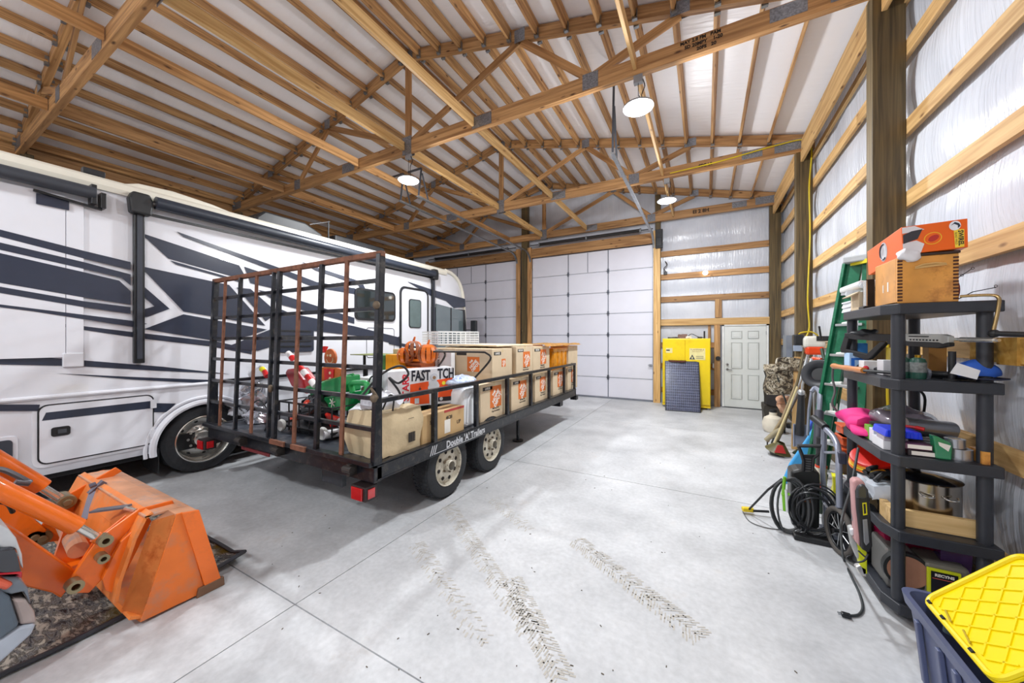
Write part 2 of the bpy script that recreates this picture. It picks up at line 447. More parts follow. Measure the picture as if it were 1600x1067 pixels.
for z in GZ:
    for a, b in zip([YB, -3.3, 1.0, 5.6], [-3.302, .998, 5.598, YE]):
        beam('girt', (WX - .02, a + .002, z), (WX - .02, b, z), .038, .14, WOOD_L, wr)
        beam('girt', (LX + .02, a + .002, z), (LX + .02, b, z), .038, .14, WOOD, wl)
ypm = [YB] + [t + .07 for t in TR] + [YE]
for a, b in zip(ypm, ypm[1:]):
    beam('header', (1.42, a + .01, 4.84), (1.42, b - .01, 4.84), .04, .35, WOOD_L, wr)
    beam('header', (LX + .13, a + .01, 4.9), (LX + .13, b - .01, 4.9), .04, .30, WOOD, wl)
beam('sill_board', (WX - .02, YB, .09), (WX - .02, YE, .09), .038, .18, TREAT, wr)
beam('sill_board', (LX + .02, YB, .09), (LX + .02, YE, .09), .038, .18, TREAT, wl)
beam('ledger', (1.565, YB, 4.72), (1.565, YE - .1, 4.72), .038, .09, WOOD_L, wr)
beam('ledger', (LX + .04, YB, 4.7), (LX + .04, YE, 4.7), .038, .12, WOOD, wl)

# ---- far wall framing
FY = YE - .02
for z in (2.77, 3.38, 4.0):
    beam('girt', (-1.08, FY, z), (1.34, FY, z), .038, .15, WOOD, wf, up=(0, 0, 1))
beam('header', (-1.1, FY - .05, 2.15), (1.55, FY - .05, 2.15), .06, .17, WOOD_L, wf)
beam('girt', (LX + .3, FY, .34), (D1[0] - .2, FY, .34), .038, .14, WOOD, wf)
for z in (.34, .99, 1.55): beam('girt', (-1.05, FY, z), (.22, FY, z), .038, .14, WOOD, wf)
# post between doors, jambs
beam('post', (-5.12, 10.30, 0), (-5.12, 10.30, 6.3), .22, .14, TREAT, wf, up=(0, 1, 0))
beam('post', (-1.12, 10.32, 0), (-1.12, 10.32, 5.6), .13, .14, TREAT, wf, up=(0, 1, 0))
beam('door_jamb', (-4.92, 10.2, 0), (-4.92, 10.2, 4.62), .14, .05, WOOD, wf, up=(0, 1, 0))
beam('door_jamb', (-5.33, 10.2, 0), (-5.33, 10.2, 4.62), .14, .05, WOOD, wf, up=(0, 1, 0))
beam('door_jamb', (-1.14, 10.2, 0), (-1.14, 10.2, 4.62), .17, .05, WOOD_L, wf, up=(0, 1, 0))
beam('door_jamb', (-9.2, 10.2, 0), (-9.2, 10.2, 4.62), .14, .05, WOOD, wf, up=(0, 1, 0))
beam('door_header', (-4.99, 10.22, 4.43), (-1.06, 10.22, 4.43), .05, .28, WOOD, wf)
beam('door_header', (-9.27, 10.22, 4.43), (-5.26, 10.22, 4.43), .05, .28, WOOD, wf)
beam('stud', (.26, 10.34, 0), (.26, 10.34, 2.06), .13, .1, WOOD_P, wf, up=(0, 1, 0))
beam('stud', (.29, FY, 2.25), (.29, FY, 2.72), .15, .04, WOOD_P, wf, up=(0, 1, 0))
beam('stud', (.09, FY, .1), (.09, FY, 2.06), .06, .04, WOOD, wf, up=(0, 1, 0))
sm = MB(); sm.text('E 9/2 8F', .17, face_m((-.15, 10.105, 4.82), (1, 0, 0), (0, 0, 1)), bold=.004)

# ---- roof sheets
def roofpan(x0, x1):
    mb = MB()
    def f(u, v):
        x = x0 + (x1 - x0) * u; y = YB - .05 + (YE - YB + .15) * v
        return Vector((x, y, roof_z(x) + .02 + .006 * noise.noise(Vector((x * 4, y * .8, 0)))))
    mb.grid(f, 60, 40); return mb
ce = roofpan(RX, WX + .1); ce.grid(lambda u, v: Vector((LX - .1 + (RX - LX + .1) * u, YB - .05 + (YE - YB + .15) * v, roof_z(LX - .1 + (RX - LX + .1) * u) + .02)), 60, 40)
ce = ce.build('ceiling', ROOF, smooth=True); tag(ce, kind='structure')
beam('ridge_board', (RX, YB, roof_z(RX) - .1), (RX, YE, roof_z(RX) - .1), .038, .2, WOOD, ce)
# purlins hung between the trusses
bays = list(zip([YB] + [t + .04 for t in TR], [t - .04 for t in TR] + [YE - .12]))
SL = math.atan(.25)
for side in (1, -1):
    up = Vector((math.sin(SL) * side, 0, math.cos(SL)))
    for k in range(14):
        x = 1.389 - .424 * k if side > 0 else -10.406 + .432 * (k + .6)
        zc = roof_z(x) - .075
        if x > 1.3: continue
        for a, b in bays:
            beam('purlin', (x, a + .006, zc), (x, b - .006, zc), .038, .14, WOOD_P, ce, up=up)
# trusses
PLATE = mat('nail_plate', (135, 138, 145), .4, .7, var=.35, scale=60)
def truss(y, full=True):
    th = .076
    cb = 4.83
    xL, xR = LX + .02, WX - .02
    beam('bottom_chord', (xL, y, cb + .1), (-4.41, y, cb + .1), th, .2, WOOD, ce)
    beam('bottom_chord', (-4.405, y, cb + .1), (xR, y, cb + .1), th, .2, WOOD, ce)
    dz = .08 / math.cos(SL)
    for x0, x1 in ((xR, RX), (xL, RX)):
        xa = x0 + (-.02 if x0 > 0 else .02)
        beam('top_chord', (xa, y, roof_z(xa) - dz), (x1, y, roof_z(x1) - dz), th, .16, WOOD, ce)
    top = lambda x: roof_z(x) - .16
    T = [(-4.4, -4.4), (-2.3, -4.32), (-2.25, -1.3), (-.25, -1.24)]
    for xt, xb in T:
        for s in (1, -1):
            if s < 0 and xt == -4.4: continue
            a = xt if s > 0 else 2 * RX - xt; b = xb if s > 0 else 2 * RX - xb
            beam('web', (a, y, top(a) - .01), (b, y, cb + .19), .038, .1 if xt != -4.4 else .12, WOOD, ce, up=(0, 1, 0) if False else (1, 0, 0))
    pl = MB()
    for s in (-1, 1):
        f = y + s * (th / 2 + .002)
        for x, z, w_, h in ((-4.4, cb + .12, .2, .3), (-1.27, cb + .12, .2, .2), (-2.9, cb + .1, .34, .17), (-7.53, cb + .12, .2, .2), (-5.9, cb + .1, .34, .17),
                            (-2.27, top(-2.27) + .06, .16, .18), (-6.53, top(-6.53) + .06, .16, .18), (-.25, top(-.25) + .05, .2, .15), (-8.55, top(-8.55) + .05, .2, .15),
                            (-4.4, top(-4.4) + .03, .25, .2), (1.25, cb + .13, .42, .17), (-10.05, cb + .13, .42, .17), (.72, cb + .12, .3, .14)):
            pl.cbox((x, f, z), (w_, .003, h))
    o = pl.build('nail_plate', PLATE, ce); o['kind'] = 'stuff'
    hg = MB()
    for s in (-1, 1):
        for side in (1, -1):
            for k in range(14):
                x = 1.389 - .424 * k if side > 0 else -10.406 + .432 * (k + .6)
                if x > 1.3: continue
                z = roof_z(x) - .13; yy = y + s * (.04 + .018)
                hg.box((x - .03, yy - .02, z - .05), (x + .03, yy + .02, z - .03)).box((x - .028, yy - .02, z - .05), (x - .022, yy + .02, z + .07)).box((x + .022, yy - .02, z - .05), (x + .028, yy + .02, z + .07))
    o = hg.build('joist_hanger', GALV, ce); o['kind'] = 'stuff'
for y in TR: truss(y)
truss(10.16)
# lateral braces between the bottom chords
for k, x in enumerate((-.73, -3.05, -4.47, -5.62, -8.02)):
    for a, b in bays[1:]:
        beam('brace', (x, a + .006, 4.95), (x, min(b - .006, 10.11), 4.95), .038 if k != 2 else .06, .14 if k < 4 else .16, WOOD_L if k < 3 else WOOD, ce)
# builders' marker on the chords
mk = MB()
for i, t in enumerate(('MAY 2.8 FM   PAM', 'SD 20MPY    1-20', '20FS   20')):
    mk.text(t, .05, face_m((-.05 + .03 * i, 4.379, 4.99 - .055 * i), (1, 0, .0), (0, 0, 1)), bold=.002)
mk.text('SDE UI', .075, face_m((.0, 7.479, 4.93), (1, 0, 0), (0, 0, 1)), bold=.003)
mk.text('EI 2 8H', .12, face_m((-.1, 10.119, 4.93), (1, 0, 0), (0, 0, 1)), bold=.004)
mk.build('marker_writing', mat('marker_ink', (28, 20, 14), .8), ce)
sm.bm.free()

# ---- sectional doors
DOORM = mat('door_white', (226, 226, 236), .42, var=.02, scale=3)
def sect_door(name, x0, x1):
    fr = MB(); yb = 10.27
    d = MB().box((x0, yb + .045, 0), (x1, yb + .06, DOORH)).build(name, mat('door_seam', (120, 122, 130), .6)); tag(d, kind='structure')
    n = 7; h = DOORH / n; W = x1 - x0
    for i in range(n):
        MB().box((x0 + .002, yb, i * h + .005), (x1 - .002, yb + .045, (i + 1) * h - .005)).build('door_section', DOORM, d, bevel=.006)
    st = MB(); hg = []
    for k in (1, 2):
        x = x0 + W * k / 3
        for i in range(n):
            st.box((x - .012, yb - .008, i * h + .01), (x + .012, yb, (i + 1) * h - .01))
        for i in range(1, n):
            MB().cbox((x, yb - .014, i * h), (.05, .014, .13)).cyl((x - .035, yb - .025, i * h), (x + .035, yb - .025, i * h), .014, n=10).build('hinge', mat('hinge_steel', (92, 96, 106), .4, .6), d)
    st.box(((x0 + x1) / 2 - .008, yb - .008, (n - 1) * h + .01), ((x0 + x1) / 2 + .008, yb, n * h - .02))
    st.build('stile', mat('stile_steel', (120, 124, 134), .5, .3), d)
    rb = MB()
    for i in range(1, n): rb.box((x0 + .01, yb - .004, i * h - .022), (x1 - .01, yb, i * h + .0))
    rb.build('section_rail', mat('rail_white', (190, 192, 202), .5), d)
    MB().box((x0, yb - .02, 0), (x1, yb + .03, .05)).build('bottom_seal', mat('seal_grey', (120, 124, 134), .6), d)
    for sx, x in ((-1, x0), (1, x1)):
        t = MB(); xx = x + sx * .035
        if sx > 0 or True:
            pts = [(xx, yb - .06, .02), (xx, yb - .06, 3.9)] + [(xx, yb - .06 - .42 * (1 - math.cos(a)), 4.03 + .42 * math.sin(a)) for a in [R(k * 15) for k in range(0, 7)]]
            tl = 5.35 if x == D2[1] else (5.15 if sx > 0 or name == 'door_2' else 6.2)
            pts += [(xx, tl, 4.47)]
            for (a, b) in zip(pts, pts[1:]): t.bar(a, b, .055, .028, up=(0, 1, .3))
            for (a, b) in zip(pts[:2], pts[1:2]): t.bar(Vector(a) + Vector((-sx * .02, .04, 0)), Vector(b) + Vector((-sx * .02, .04, 0)), .02, .08, up=(0, 1, 0))
        t.build('door_track', GALV, d)
        hb = MB()
        if x != D1[0]:
            e = pts[-1]
            ht_ = roof_z(xx) - .16 if x == D2[1] else 5.05
            hb.bar((xx, tl + .02, 4.47), (xx, tl + .1, ht_), .03, .02, up=(0, 1, 0))
            hb.bar((xx, tl + .3, 4.47), (xx, tl + .12, (4.47 + ht_) / 2 + .2), .03, .012, up=(0, 1, 0))
            hb.bar((xx, tl + .1, ht_), (xx + .35 * (1 if x == D2[1] else -1), tl + .1, ht_), .03, .03)
            hb.build('track_hanger', mat('dark_angle', (70, 72, 78), .5, .5), d)
    sp = MB().cyl((x0 + .3, 10.14, 4.66), (x1 - .3, 10.14, 4.66), .045, n=14).cyl((x0 - .02, 10.14, 4.66), (x1 + .02, 10.14, 4.66), .014, n=8)
    sp.build('torsion_spring', mat('spring_black', (34, 32, 32), .5), d)
    for k in (x0 + .3, (x0 + x1) / 2, x1 - .3): MB().cyl((k - .02, 10.14, 4.66), (k + .02, 10.14, 4.66), .06, n=14).box((k - .006, 10.14, 4.6), (k + .006, 10.2, 4.7)).build('spring_cone', GALV, d)
    return d
d2 = sect_door('door_2', *D2); d1 = sect_door('door_1', *D1)
lh = MB().box((-1.34, 10.2, .98), (-1.27, 10.26, 1.02)).cyl((-1.36, 10.19, 1.0), (-1.22, 10.19, 1.0), .012).build('lock_bar', GALV, d2)

# ---- man door
X0, X1, DY = .37, 1.325, 10.33
d3 = MB().box((X0, DY, 0), (X0 + .045, DY + .08, 2.07)).box((X1 - .045, DY, 0), (X1, DY + .08, 2.07)).box((X0, DY, 2.03), (X1, DY + .08, 2.07)).build('door_3', mat('door_frame_white', (226, 228, 226), .5)); tag(d3, kind='structure')
MB().box((X0, DY - .01, 0), (X1, DY + .08, .018)).build('threshold', mat('sill_alu', (90, 92, 94), .4, .6), d3)
sl = MB(); a0, a1 = X0 + .05, X1 - .05; W = a1 - a0
DM = mat('steel_door', (218, 221, 218), .38, var=.02)
leaf = MB().box((a0, DY + .02, .022), (a1, DY + .06, 2.025)).build('door_leaf', DM, d3)
c1, c2 = a0 + W * .30, a0 + W * .70; pw = W * .255
for cx in (c1, c2):
    for z0, z1 in ((.23, .83), (.98, 1.62), (1.72, 1.9)):
        MB().box((cx - pw / 2, DY + .012, z0), (cx + pw / 2, DY + .02, z1)).box((cx - pw / 2 + .035, DY + .004, z0 + .035), (cx + pw / 2 - .035, DY + .012, z1 - .035)).build('panel', DM, d3, bevel=.006)
        MB().tube([(cx - pw / 2 + .004, DY + .012, z0 + .004), (cx + pw / 2 - .004, DY + .012, z0 + .004), (cx + pw / 2 - .004, DY + .012, z1 - .004), (cx - pw / 2 + .004, DY + .012, z1 - .004)], .014, n=4, closed=True).build('panel_moulding', mat('moulding_grey', (196, 200, 198), .5), d3)
MB().lathe([(.0, -.045), (.024, -.04), (.026, -.02), (.012, -.012), (.012, 0), (.03, 0), (.03, .004)], (a0 + .06, DY + .018, 1.07), (0, 1, 0)).build('deadbolt', mat('nickel', (150, 148, 142), .25, .9), d3, smooth=True)
MB().lathe([(.03, 0), (.03, -.008), (.012, -.01), (.012, -.045), (0, -.045)], (a0 + .06, DY + .02, .95), (0, 1, 0)).bar((a0 + .055, DY - .02, .95), (a0 + .16, DY - .02, .94), .014, .016).build('door_handle', MATS['nickel'], d3, smooth=True)
for z in (.25, 1.05, 1.85): MB().cyl((a1 + .006, DY + .012, z - .045), (a1 + .006, DY + .012, z + .045), .008, n=8).build('hinge', MATS['hinge_steel'], d3)

# ---- high-bay lamps
LBODY = mat('lamp_housing', (150, 152, 156), .4, .4)
GLOW = mat('lamp_glow', (255, 255, 255), .5, emit=((.93, .97, 1, 1), 30))
LAB = ['round white high-bay lamp nearest the camera, hanging below the chord by the treated post',
       'small round high-bay lamp over the man door side, farthest from the camera',
       'round high-bay lamp hanging under the ridge above the trailer']
for i, ((x, y, z), W_) in enumerate(zip(LAMPS, LAMP_W)):
    o = empty('high_bay_lamp', (x, y, z), 0, LAB[i] if i < 3 else ['bay lamp behind the camera beside the shelf wall', 'bay lamp behind the camera under the ridge', 'added fill lamp behind the camera over the motorhome', 'added fill lamp in the rearmost bay by the shelf wall', 'added fill lamp in the rearmost bay under the ridge', 'added fill lamp in the rearmost bay on the motorhome side'][i - 3], 'lamp', 'high-bay lamps under the trusses')
    MB().lathe([(0, .075), (.05, .072), (.07, .05), (.13, .035), (.17, .02), (.175, 0), (.165, -.004), (.16, 0)], (x, y, z)).build('housing', LBODY, o, smooth=True)
    MB().lathe([(0, -.002), (.155, -.002), (.155, -.01), (.05, -.012), (0, -.012)], (x, y, z)).build('diffuser', GLOW, o)
    MB().box((x - .05, y - .03, 4.83 - .09), (x + .05, y + .03, 4.83)).build('junction_box', LBODY, o)
    MB().tube([(x, y, z + .07), (x + .012, y, z + .1), (x + .012, y, z + .14)], .006).cyl((x, y, z + .14), (x, y, 4.75), .004, n=6).tube([(x + .05, y, 4.78), (x + .07, y + .02, 4.7), (x + .04, y, 4.6), (x + .05, y, z + .06)], .006, smooth=4).build('hook', BLKP, o)
    ld = bpy.data.lights.new('lamp_light', 'AREA'); ld.shape = 'DISK'; ld.size = .3; ld.energy = W_ * .85; ld.color = (.93, .97, 1)
    lo = bpy.data.objects.new('lamp_light', ld); C.objects.link(lo); lo.parent = o; lo.location = (0, 0, -.02)
    pd = bpy.data.lights.new('lamp_spill', 'POINT'); pd.shadow_soft_size = .1; pd.energy = W_ * .95; pd.color = (.95, .97, 1)
    po = bpy.data.objects.new('lamp_spill', pd); C.objects.link(po); po.parent = o; po.location = (0, 0, -.12)
# ---------------- motorhome ----------------
RVW = mat('rv_white', (226, 228, 235), .16, var=.015, coat=.5)
RVC = mat('rv_cream', (226, 222, 208), .3, var=.03)
NAVY = mat('vinyl_navy', (50, 56, 72), .22, var=.04)
RUB = mat('tyre_rubber', (38, 40, 44), .75, var=.2, scale=25, bump=.1)
CHR = mat('chrome', (226, 224, 218), .22, .9, var=.03)
GLS = mat('tinted_glass', (34, 42, 44), .05, 0, var=.1, spec=.8, coat=1)
DK = mat('under_black', (20, 21, 24), .8)
BX = -5.66
rv = empty('motorhome', (-6.95, 2.6, 0), 0, 'large white motorhome with navy blue swooping graphics parked behind the trailer', 'motorhome')
RY0, RY1 = -3.1, 7.75
def rv_body():
    """side walls, rounded roof edge and nose as one shell: sections along Y"""
    mb = MB(); W = 1.27; cx = BX - W
    def ring(y, zt, zb, ins, wz=0):
        pts = [(W - ins - .06, zb), (W - ins, zb + .1), (W - ins, 1.0), (W - ins, 1.14), (W - ins, zt - .14), (W - ins - .015, zt - .06), (W - ins - .07, zt), (0, zt + .05)]
        L = [(x, z) for x, z in pts]; L += [(-x, z) for x, z in pts[-2::-1]]
        return [mb.bm.verts.new((cx + x, y, z)) for x, z in L]
    secs = [(RY0, 3.42, .36, 0), (1.34, 3.42, .36, 0), (7.0, 3.42, .36, 0), (7.2, 3.38, .36, .0), (7.45, 3.26, .36, .01), (7.62, 3.05, .36, .03), (7.72, 2.75, .36, .05), (7.82, 2.2, .36, .09), (7.9, 1.75, .38, .12), (7.94, 1.3, .42, .16), (7.9, .95, .45, .2)]
    rings = [ring(*q) for q in secs[:1]]
    for q in secs[1:]:
        y, zt, zb, ins = q
        rings.append(ring(y, max(zt, 1.35), zb, ins))
    for A, B in zip(rings, rings[1:]):
        for k in range(len(A)): mb.bm.faces.new((A[k], A[(k + 1) % len(A)], B[(k + 1) % len(A)], B[k]))
    mb.bm.faces.new(rings[0]); mb.bm.faces.new(rings[-1][::-1])
    return mb
body = rv_body()
# cut the wheel arches with a boolean
body = body.build('body_shell', RVW, rv, smooth=True)
for wy in (2.12, 7.02):
    cu = MB().cyl((BX - .38, wy, .40), (BX + .2, wy, .40), .50, n=40).build('arch_cut', DK)
    md = body.modifiers.new('arch', 'BOOLEAN'); md.object = cu; md.operation = 'DIFFERENCE'; md.solver = 'EXACT'
    bpy.context.view_layer.update()
    dg = bpy.context.evaluated_depsgraph_get(); me = bpy.data.meshes.new_from_object(body.evaluated_get(dg))
    body.modifiers.clear(); body.data = me; bpy.data.objects.remove(cu)
body.data.name = 'body_shell'
MB().box((BX - 2.4, RY0 + .1, .30), (BX - .12, 7.5, .5)).build('underframe', DK, rv)
MB().box((BX - 2.45, RY0 + .05, 3.36), (BX - .09, 7.0, 3.44)).build('roof_cap', RVC, rv, bevel=.03)
MB().prism([(0, 0), (.055, 0), (.07, .05), (.06, .11), (.02, .14), (0, .14)], 6.95 - RY0, (BX - .03, 6.95, 3.29), (1, 0, 0), (0, 0, 1)).build('roof_edge', RVC, rv)
MB().tube([(BX - .01, 6.93, 3.40), (BX - .01, 7.2, 3.36), (BX - .02, 7.45, 3.24), (BX - .035, 7.62, 3.04), (BX - .05, 7.73, 2.75), (BX - .085, 7.83, 2.2), (BX - .11, 7.88, 1.8)], .05, n=10, smooth=4).build('nose_edge', RVC, rv, smooth=True)
# moulding, skirt trim
MB().tube([(BX + .005, RY0, 1.14), (BX + .005, 6.9, 1.12)], .022, n=8).build('rub_rail', RVW, rv, smooth=True)
ar = MB()
pr = [(BX + .02, 2.12 + .50 * math.cos(R(a)), .40 + .50 * math.sin(R(a))) for a in range(-8, 189, 7)]
ar.tube(pr, .035, n=8)
pr2 = [(BX + .005, 2.12 + .56 * math.cos(R(a)), .40 + .56 * math.sin(R(a))) for a in range(-8, 189, 7)]
ar.tube(pr2, .02, n=6); ar.build('wheel_arch_trim', RVW, rv, smooth=True)
# decals: flat vinyl shapes on the side
zA = lambda L: [(x / 3.811, y / 3.811 + 220) for x, y in L]
zB = lambda L: [(x / 3.5575, y / 3.5575 + 480) for x, y in L]
zC = lambda L: [(x / 3.2 + 300, y / 3.2 + 220) for x, y in L]
zD = lambda L: [(x / 2.603 + 300, y / 2.603 + 370) for x, y in L]
ND = [0]
def decal(L, x=BX, th=.002, m=NAVY, name='graphic'):
    ND[0] += 1; x = x + .0004 * ND[0]
    pts = [P(a, b, x=x + th) for a, b in L]
    mb = MB(); mb.prism([(p.y, p.z) for p in pts], th, (x, 0, 0), (0, 1, 0), (0, 0, 1)); return mb.build(name, m, rv)
SX = BX + .02
left = [zA([(-900, 299), (0, 528), (500, 655), (778, 722), (778, 768), (500, 700), (0, 570), (-900, 336)]),
        zA([(-900, 394), (0, 605), (500, 722), (778, 795), (778, 862), (725, 815), (500, 762), (0, 648), (-900, 443)]),
        zA([(-900, 463), (0, 668), (500, 782), (710, 832), (778, 895), (778, 975), (500, 932), (0, 845), (-900, 688)]),
        zA([(-900, 711), (0, 868), (500, 955), (778, 990), (778, 1030), (500, 990), (0, 905), (-900, 752)]),
        zB([(-840, -120), (130, 0), (735, 75), (820, 92), (735, 108), (180, 22), (-840, -105)]),
        zB([(-840, -52), (0, 49), (740, 138), (1170, 188), (1400, 235), (1400, 262), (1170, 217), (790, 174), (0, 58), (-840, -43)]),
        zB([(-840, 195), (130, 268), (500, 298), (900, 330), (1280, 371), (860, 352), (450, 328), (0, 318), (-840, 300)]),
        zB([(315, 367), (735, 387), (1170, 404), (1310, 412), (1170, 424), (735, 402)])]
zE = lambda L: [(x / 2.528, y / 2.528 + 203) for x, y in L]
right = [zE([(553, 405), (945, 535), (975, 588), (940, 585), (665, 508)]),
         zE([(965, 540), (1085, 580), (1120, 622), (1105, 632), (990, 605)]),
         zE([(672, 515), (940, 591), (950, 602), (695, 532)]),
         zE([(698, 401), (1100, 543), (1250, 600), (1400, 625), (1455, 655), (1400, 648), (1240, 622), (1100, 563), (725, 423)]),
         zE([(553, 537), (905, 612), (1048, 773), (725, 717)]),
         zE([(935, 622), (990, 628), (1085, 712), (1080, 735), (1050, 755)]),
         zE([(1020, 632), (1110, 650), (1400, 742), (1400, 765), (1110, 690)]),
         zE([(1090, 700), (1150, 725), (1400, 775), (1640, 835), (1640, 860), (1400, 812), (1070, 775)]),
         zE([(725, 728), (1055, 788), (990, 812), (870, 836), (570, 786)]),
         zE([(1075, 785), (1190, 770), (1190, 820), (1020, 872), (900, 855)]),
         zE([(560, 806), (870, 838), (1010, 872), (560, 822)]),
         zA([(838, 850), (1010, 1000), (880, 1048), (838, 1048), (838, 1008), (920, 985), (838, 908)]),
         zE([(1190, 520), (1260, 545), (1430, 600), (1450, 640), (1435, 640), (1415, 612), (1250, 556)])]
for i, L in enumerate(left): decal(L, SX if i < 5 else BX)
for L in right: decal(L)
decal(zA([(838, 935), (860, 965), (838, 972)]))
decal(zB([(-700, 541), (222, 541), (213, 577), (-700, 577)])); decal(zB([(850, 533), (978, 535), (928, 583), (850, 583)]))
# front cab graphics
decal(zC([(1075, 702), (1195, 742), (1365, 790), (1368, 830), (1310, 836), (1270, 800), (1195, 775)]))
decal(zC([(1195, 830), (1365, 845), (1375, 985), (1195, 975)]), name='cab_side_panel', m=BLK)
decal(zC([(985, 995), (1040, 1010), (1180, 1040), (1180, 1056), (985, 1015)]))
# slide-out
a = P(101.5, 400, x=SX).y; b_ = P(131, 400, x=SX).y
MB().box((BX, -1.6, 1.52), (SX, b_ - .12, 3.14)).build('slide_out', RVW, rv)
MB().box((BX, b_ - .115, 1.52), (SX, b_, 3.12)).build('slide_trim', RVW, rv, bevel=.004)
MB().box((BX, b_ - .14, 1.42), (SX + .015, b_, 1.56)).build('slide_foot', RVW, rv, bevel=.008)
# slide topper awning
MB().cyl((BX + .09, -1.7, 3.215), (BX + .09, 1.16, 3.215), .062, n=20).build('topper_roller', mat('topper_grey', (58, 62, 70), .45), rv, smooth=True)
MB().box((BX, 1.13, 3.1), (BX + .12, 1.17, 3.3)).box((BX, 1.2, 3.08), (BX + .1, 1.24, 3.24)).bar((BX + .05, .78, 3.12), (BX + .05, 1.22, 3.07), .02, .025).build('topper_bracket', BLK, rv, bevel=.004)
MB().box((BX + .02, .8, 3.0), (BX + .035, 1.0, 3.1)).build('topper_plate', NAVY, rv)
# patio awning
MB().cyl((BX + .10, 1.62, 3.27), (BX + .10, 6.4, 3.22), .072, n=24).build('awning_roller', mat('awning_grey', (44, 50, 62), .4), rv, smooth=True)
MB().box((BX, 1.6, 3.13), (BX + .015, 6.4, 3.16)).build('awning_rail', BLK, rv)
for y, zb in ((1.50, 1.43), (6.44, 1.3)):
    ah = MB().box((BX + .005, y - .045, zb), (BX + .06, y + .045, 3.2)).build('awning_arm', BLK, rv, bevel=.008)
    MB().box((BX + .06, y - .022, zb + .05), (BX + .072, y + .022, 3.1)).build('arm_channel', mat('arm_dark', (52, 56, 66), .4), ah)
    MB().prism([(-.085, 0), (.085, 0), (.10, .16), (.07, .24), (-.07, .24), (-.10, .16)], .11, (BX + .02, y, 3.1), (0, 1, 0), (0, 0, 1)).build('arm_head', BLKP, rv, bevel=.02)
    MB().cyl((BX + .065, y, 3.26), (BX + .065, y + (.12 if y < 3 else -.1), 3.26), .02, n=10).build('roller_pin', CHR, rv)
# windows and door
def rrect(y0, y1, z0, z1, r, k=5):
    out = []
    for cx, cz, a0 in ((y1 - r, z1 - r, 0), (y0 + r, z1 - r, 90), (y0 + r, z0 + r, 180), (y1 - r, z0 + r, 270)):
        for i in range(k + 1):
            a = R(a0 + 90 * i / k); out.append((cx + r * math.cos(a), cz + r * math.sin(a)))
    return out
def plate(name, y0, y1, z0, z1, r, d, m, x=BX, parent=rv): return MB().prism(rrect(y0, y1, z0, z1, r), d, (x, 0, 0), (0, 1, 0), (0, 0, 1)).build(name, m, parent)
def outline(name, y0, y1, z0, z1, r, th, m, x=BX, parent=rv): return MB().tube([(x, a, b) for a, b in rrect(y0, y1, z0, z1, r)], th, n=6, closed=True).build(name, m, parent, smooth=True)
plate('window_frame', 4.33, 5.30, 2.06, 2.66, .1, .022, BLK); plate('window_pane', 4.37, 5.26, 2.10, 2.62, .07, .004, GLS, BX + .022)
plate('entry_door', 5.46, 6.27, .95, 2.80, .12, .012, RVW); outline('door_seal', 5.45, 6.28, .94, 2.81, .13, .03, BLK)
plate('door_window_frame', 5.68, 6.05, 1.95, 2.58, .06, .014, BLK, BX + .012); plate('door_window', 5.70, 6.03, 1.97, 2.56, .05, .004, mat('frost_glass', (96, 112, 112), .3), BX + .026)
MB().tube([(BX + .01, 5.40, 1.75), (BX + .06, 5.40, 1.72), (BX + .06, 5.40, 1.3), (BX + .01, 5.40, 1.25)], .014).build('grab_handle', BLK, rv)
MB().prism([(6.55, 1.5), (7.66, 1.5), (7.62, 2.45), (6.55, 2.55)], .006, (BX + .017, 0, 0), (0, 1, 0), (0, 0, 1)).build('cab_window', mat('cab_glass', (92, 106, 110), .06, spec=.8, coat=1, var=.15, scale=1.5), rv)  # glass lightened, a reflection put into its colour
MB().box((BX, 7.1, 1.5), (BX + .028, 7.14, 2.5)).build('window_bar', BLK, rv)
plate('fridge_vent', 2.93, 3.55, 1.50, 1.93, .04, .025, NAVY)
for i in range(4): MB().box((BX + .026, 2.98, 1.58 + .08 * i), (BX + .034, 3.5, 1.6 + .08 * i)).build('louvre', BLK, rv)
outline('access_hatch', 5.5 - .9, 5.5 - .22, 1.35, 1.92, .05, .006, BLKP)
# bay doors
plate('bay_door_frame', .78, 1.66, .45, 1.09, .07, .008, RVW); bd = plate('bay_door', .82, 1.62, .49, 1.05, .06, .010, RVW, BX + .008)
outline('bay_door_seal', .815, 1.625, .485, 1.055, .06, .007, BLK, BX + .014)
MB().prism([(.835, .91), (1.6, .90), (1.6, .985), (.86, .985)], .002, (BX + .018, 0, 0), (0, 1, 0), (0, 0, 1)).build('graphic', NAVY, rv)
plate('bay_latch', .89, 1.01, .74, .83, .02, .012, BLKP, BX + .018); MB().box((BX + .03, .93, .765), (BX + .036, .985, .805)).build('latch_paddle', mat('latch_grey', (70, 74, 80), .3), rv)
for z in (.95, .6): MB().box((BX + .018, 1.60, z - .05), (BX + .03, 1.65, z + .05)).build('bay_hinge', RVW, rv)
plate('service_box_frame', .35, .70, .52, .80, .04, .01, RVW); plate('service_box', .38, .67, .55, .77, .03, .012, mat('box_slate', (58, 64, 74), .4), BX + .01)
MB().box((BX + .0, 2.68, 1.0), (BX + .012, 2.76, 1.05)).build('marker_lamp', mat('amber', (220, 150, 20), .3), rv)
MB().prism([(-.5, 0), (0, 0), (0, .3), (-.5, .28)], .01, (BX - .06, 1.70, .1), (1, 0, 0), (0, 0, 1)).build('mud_flap', BLKP, rv)
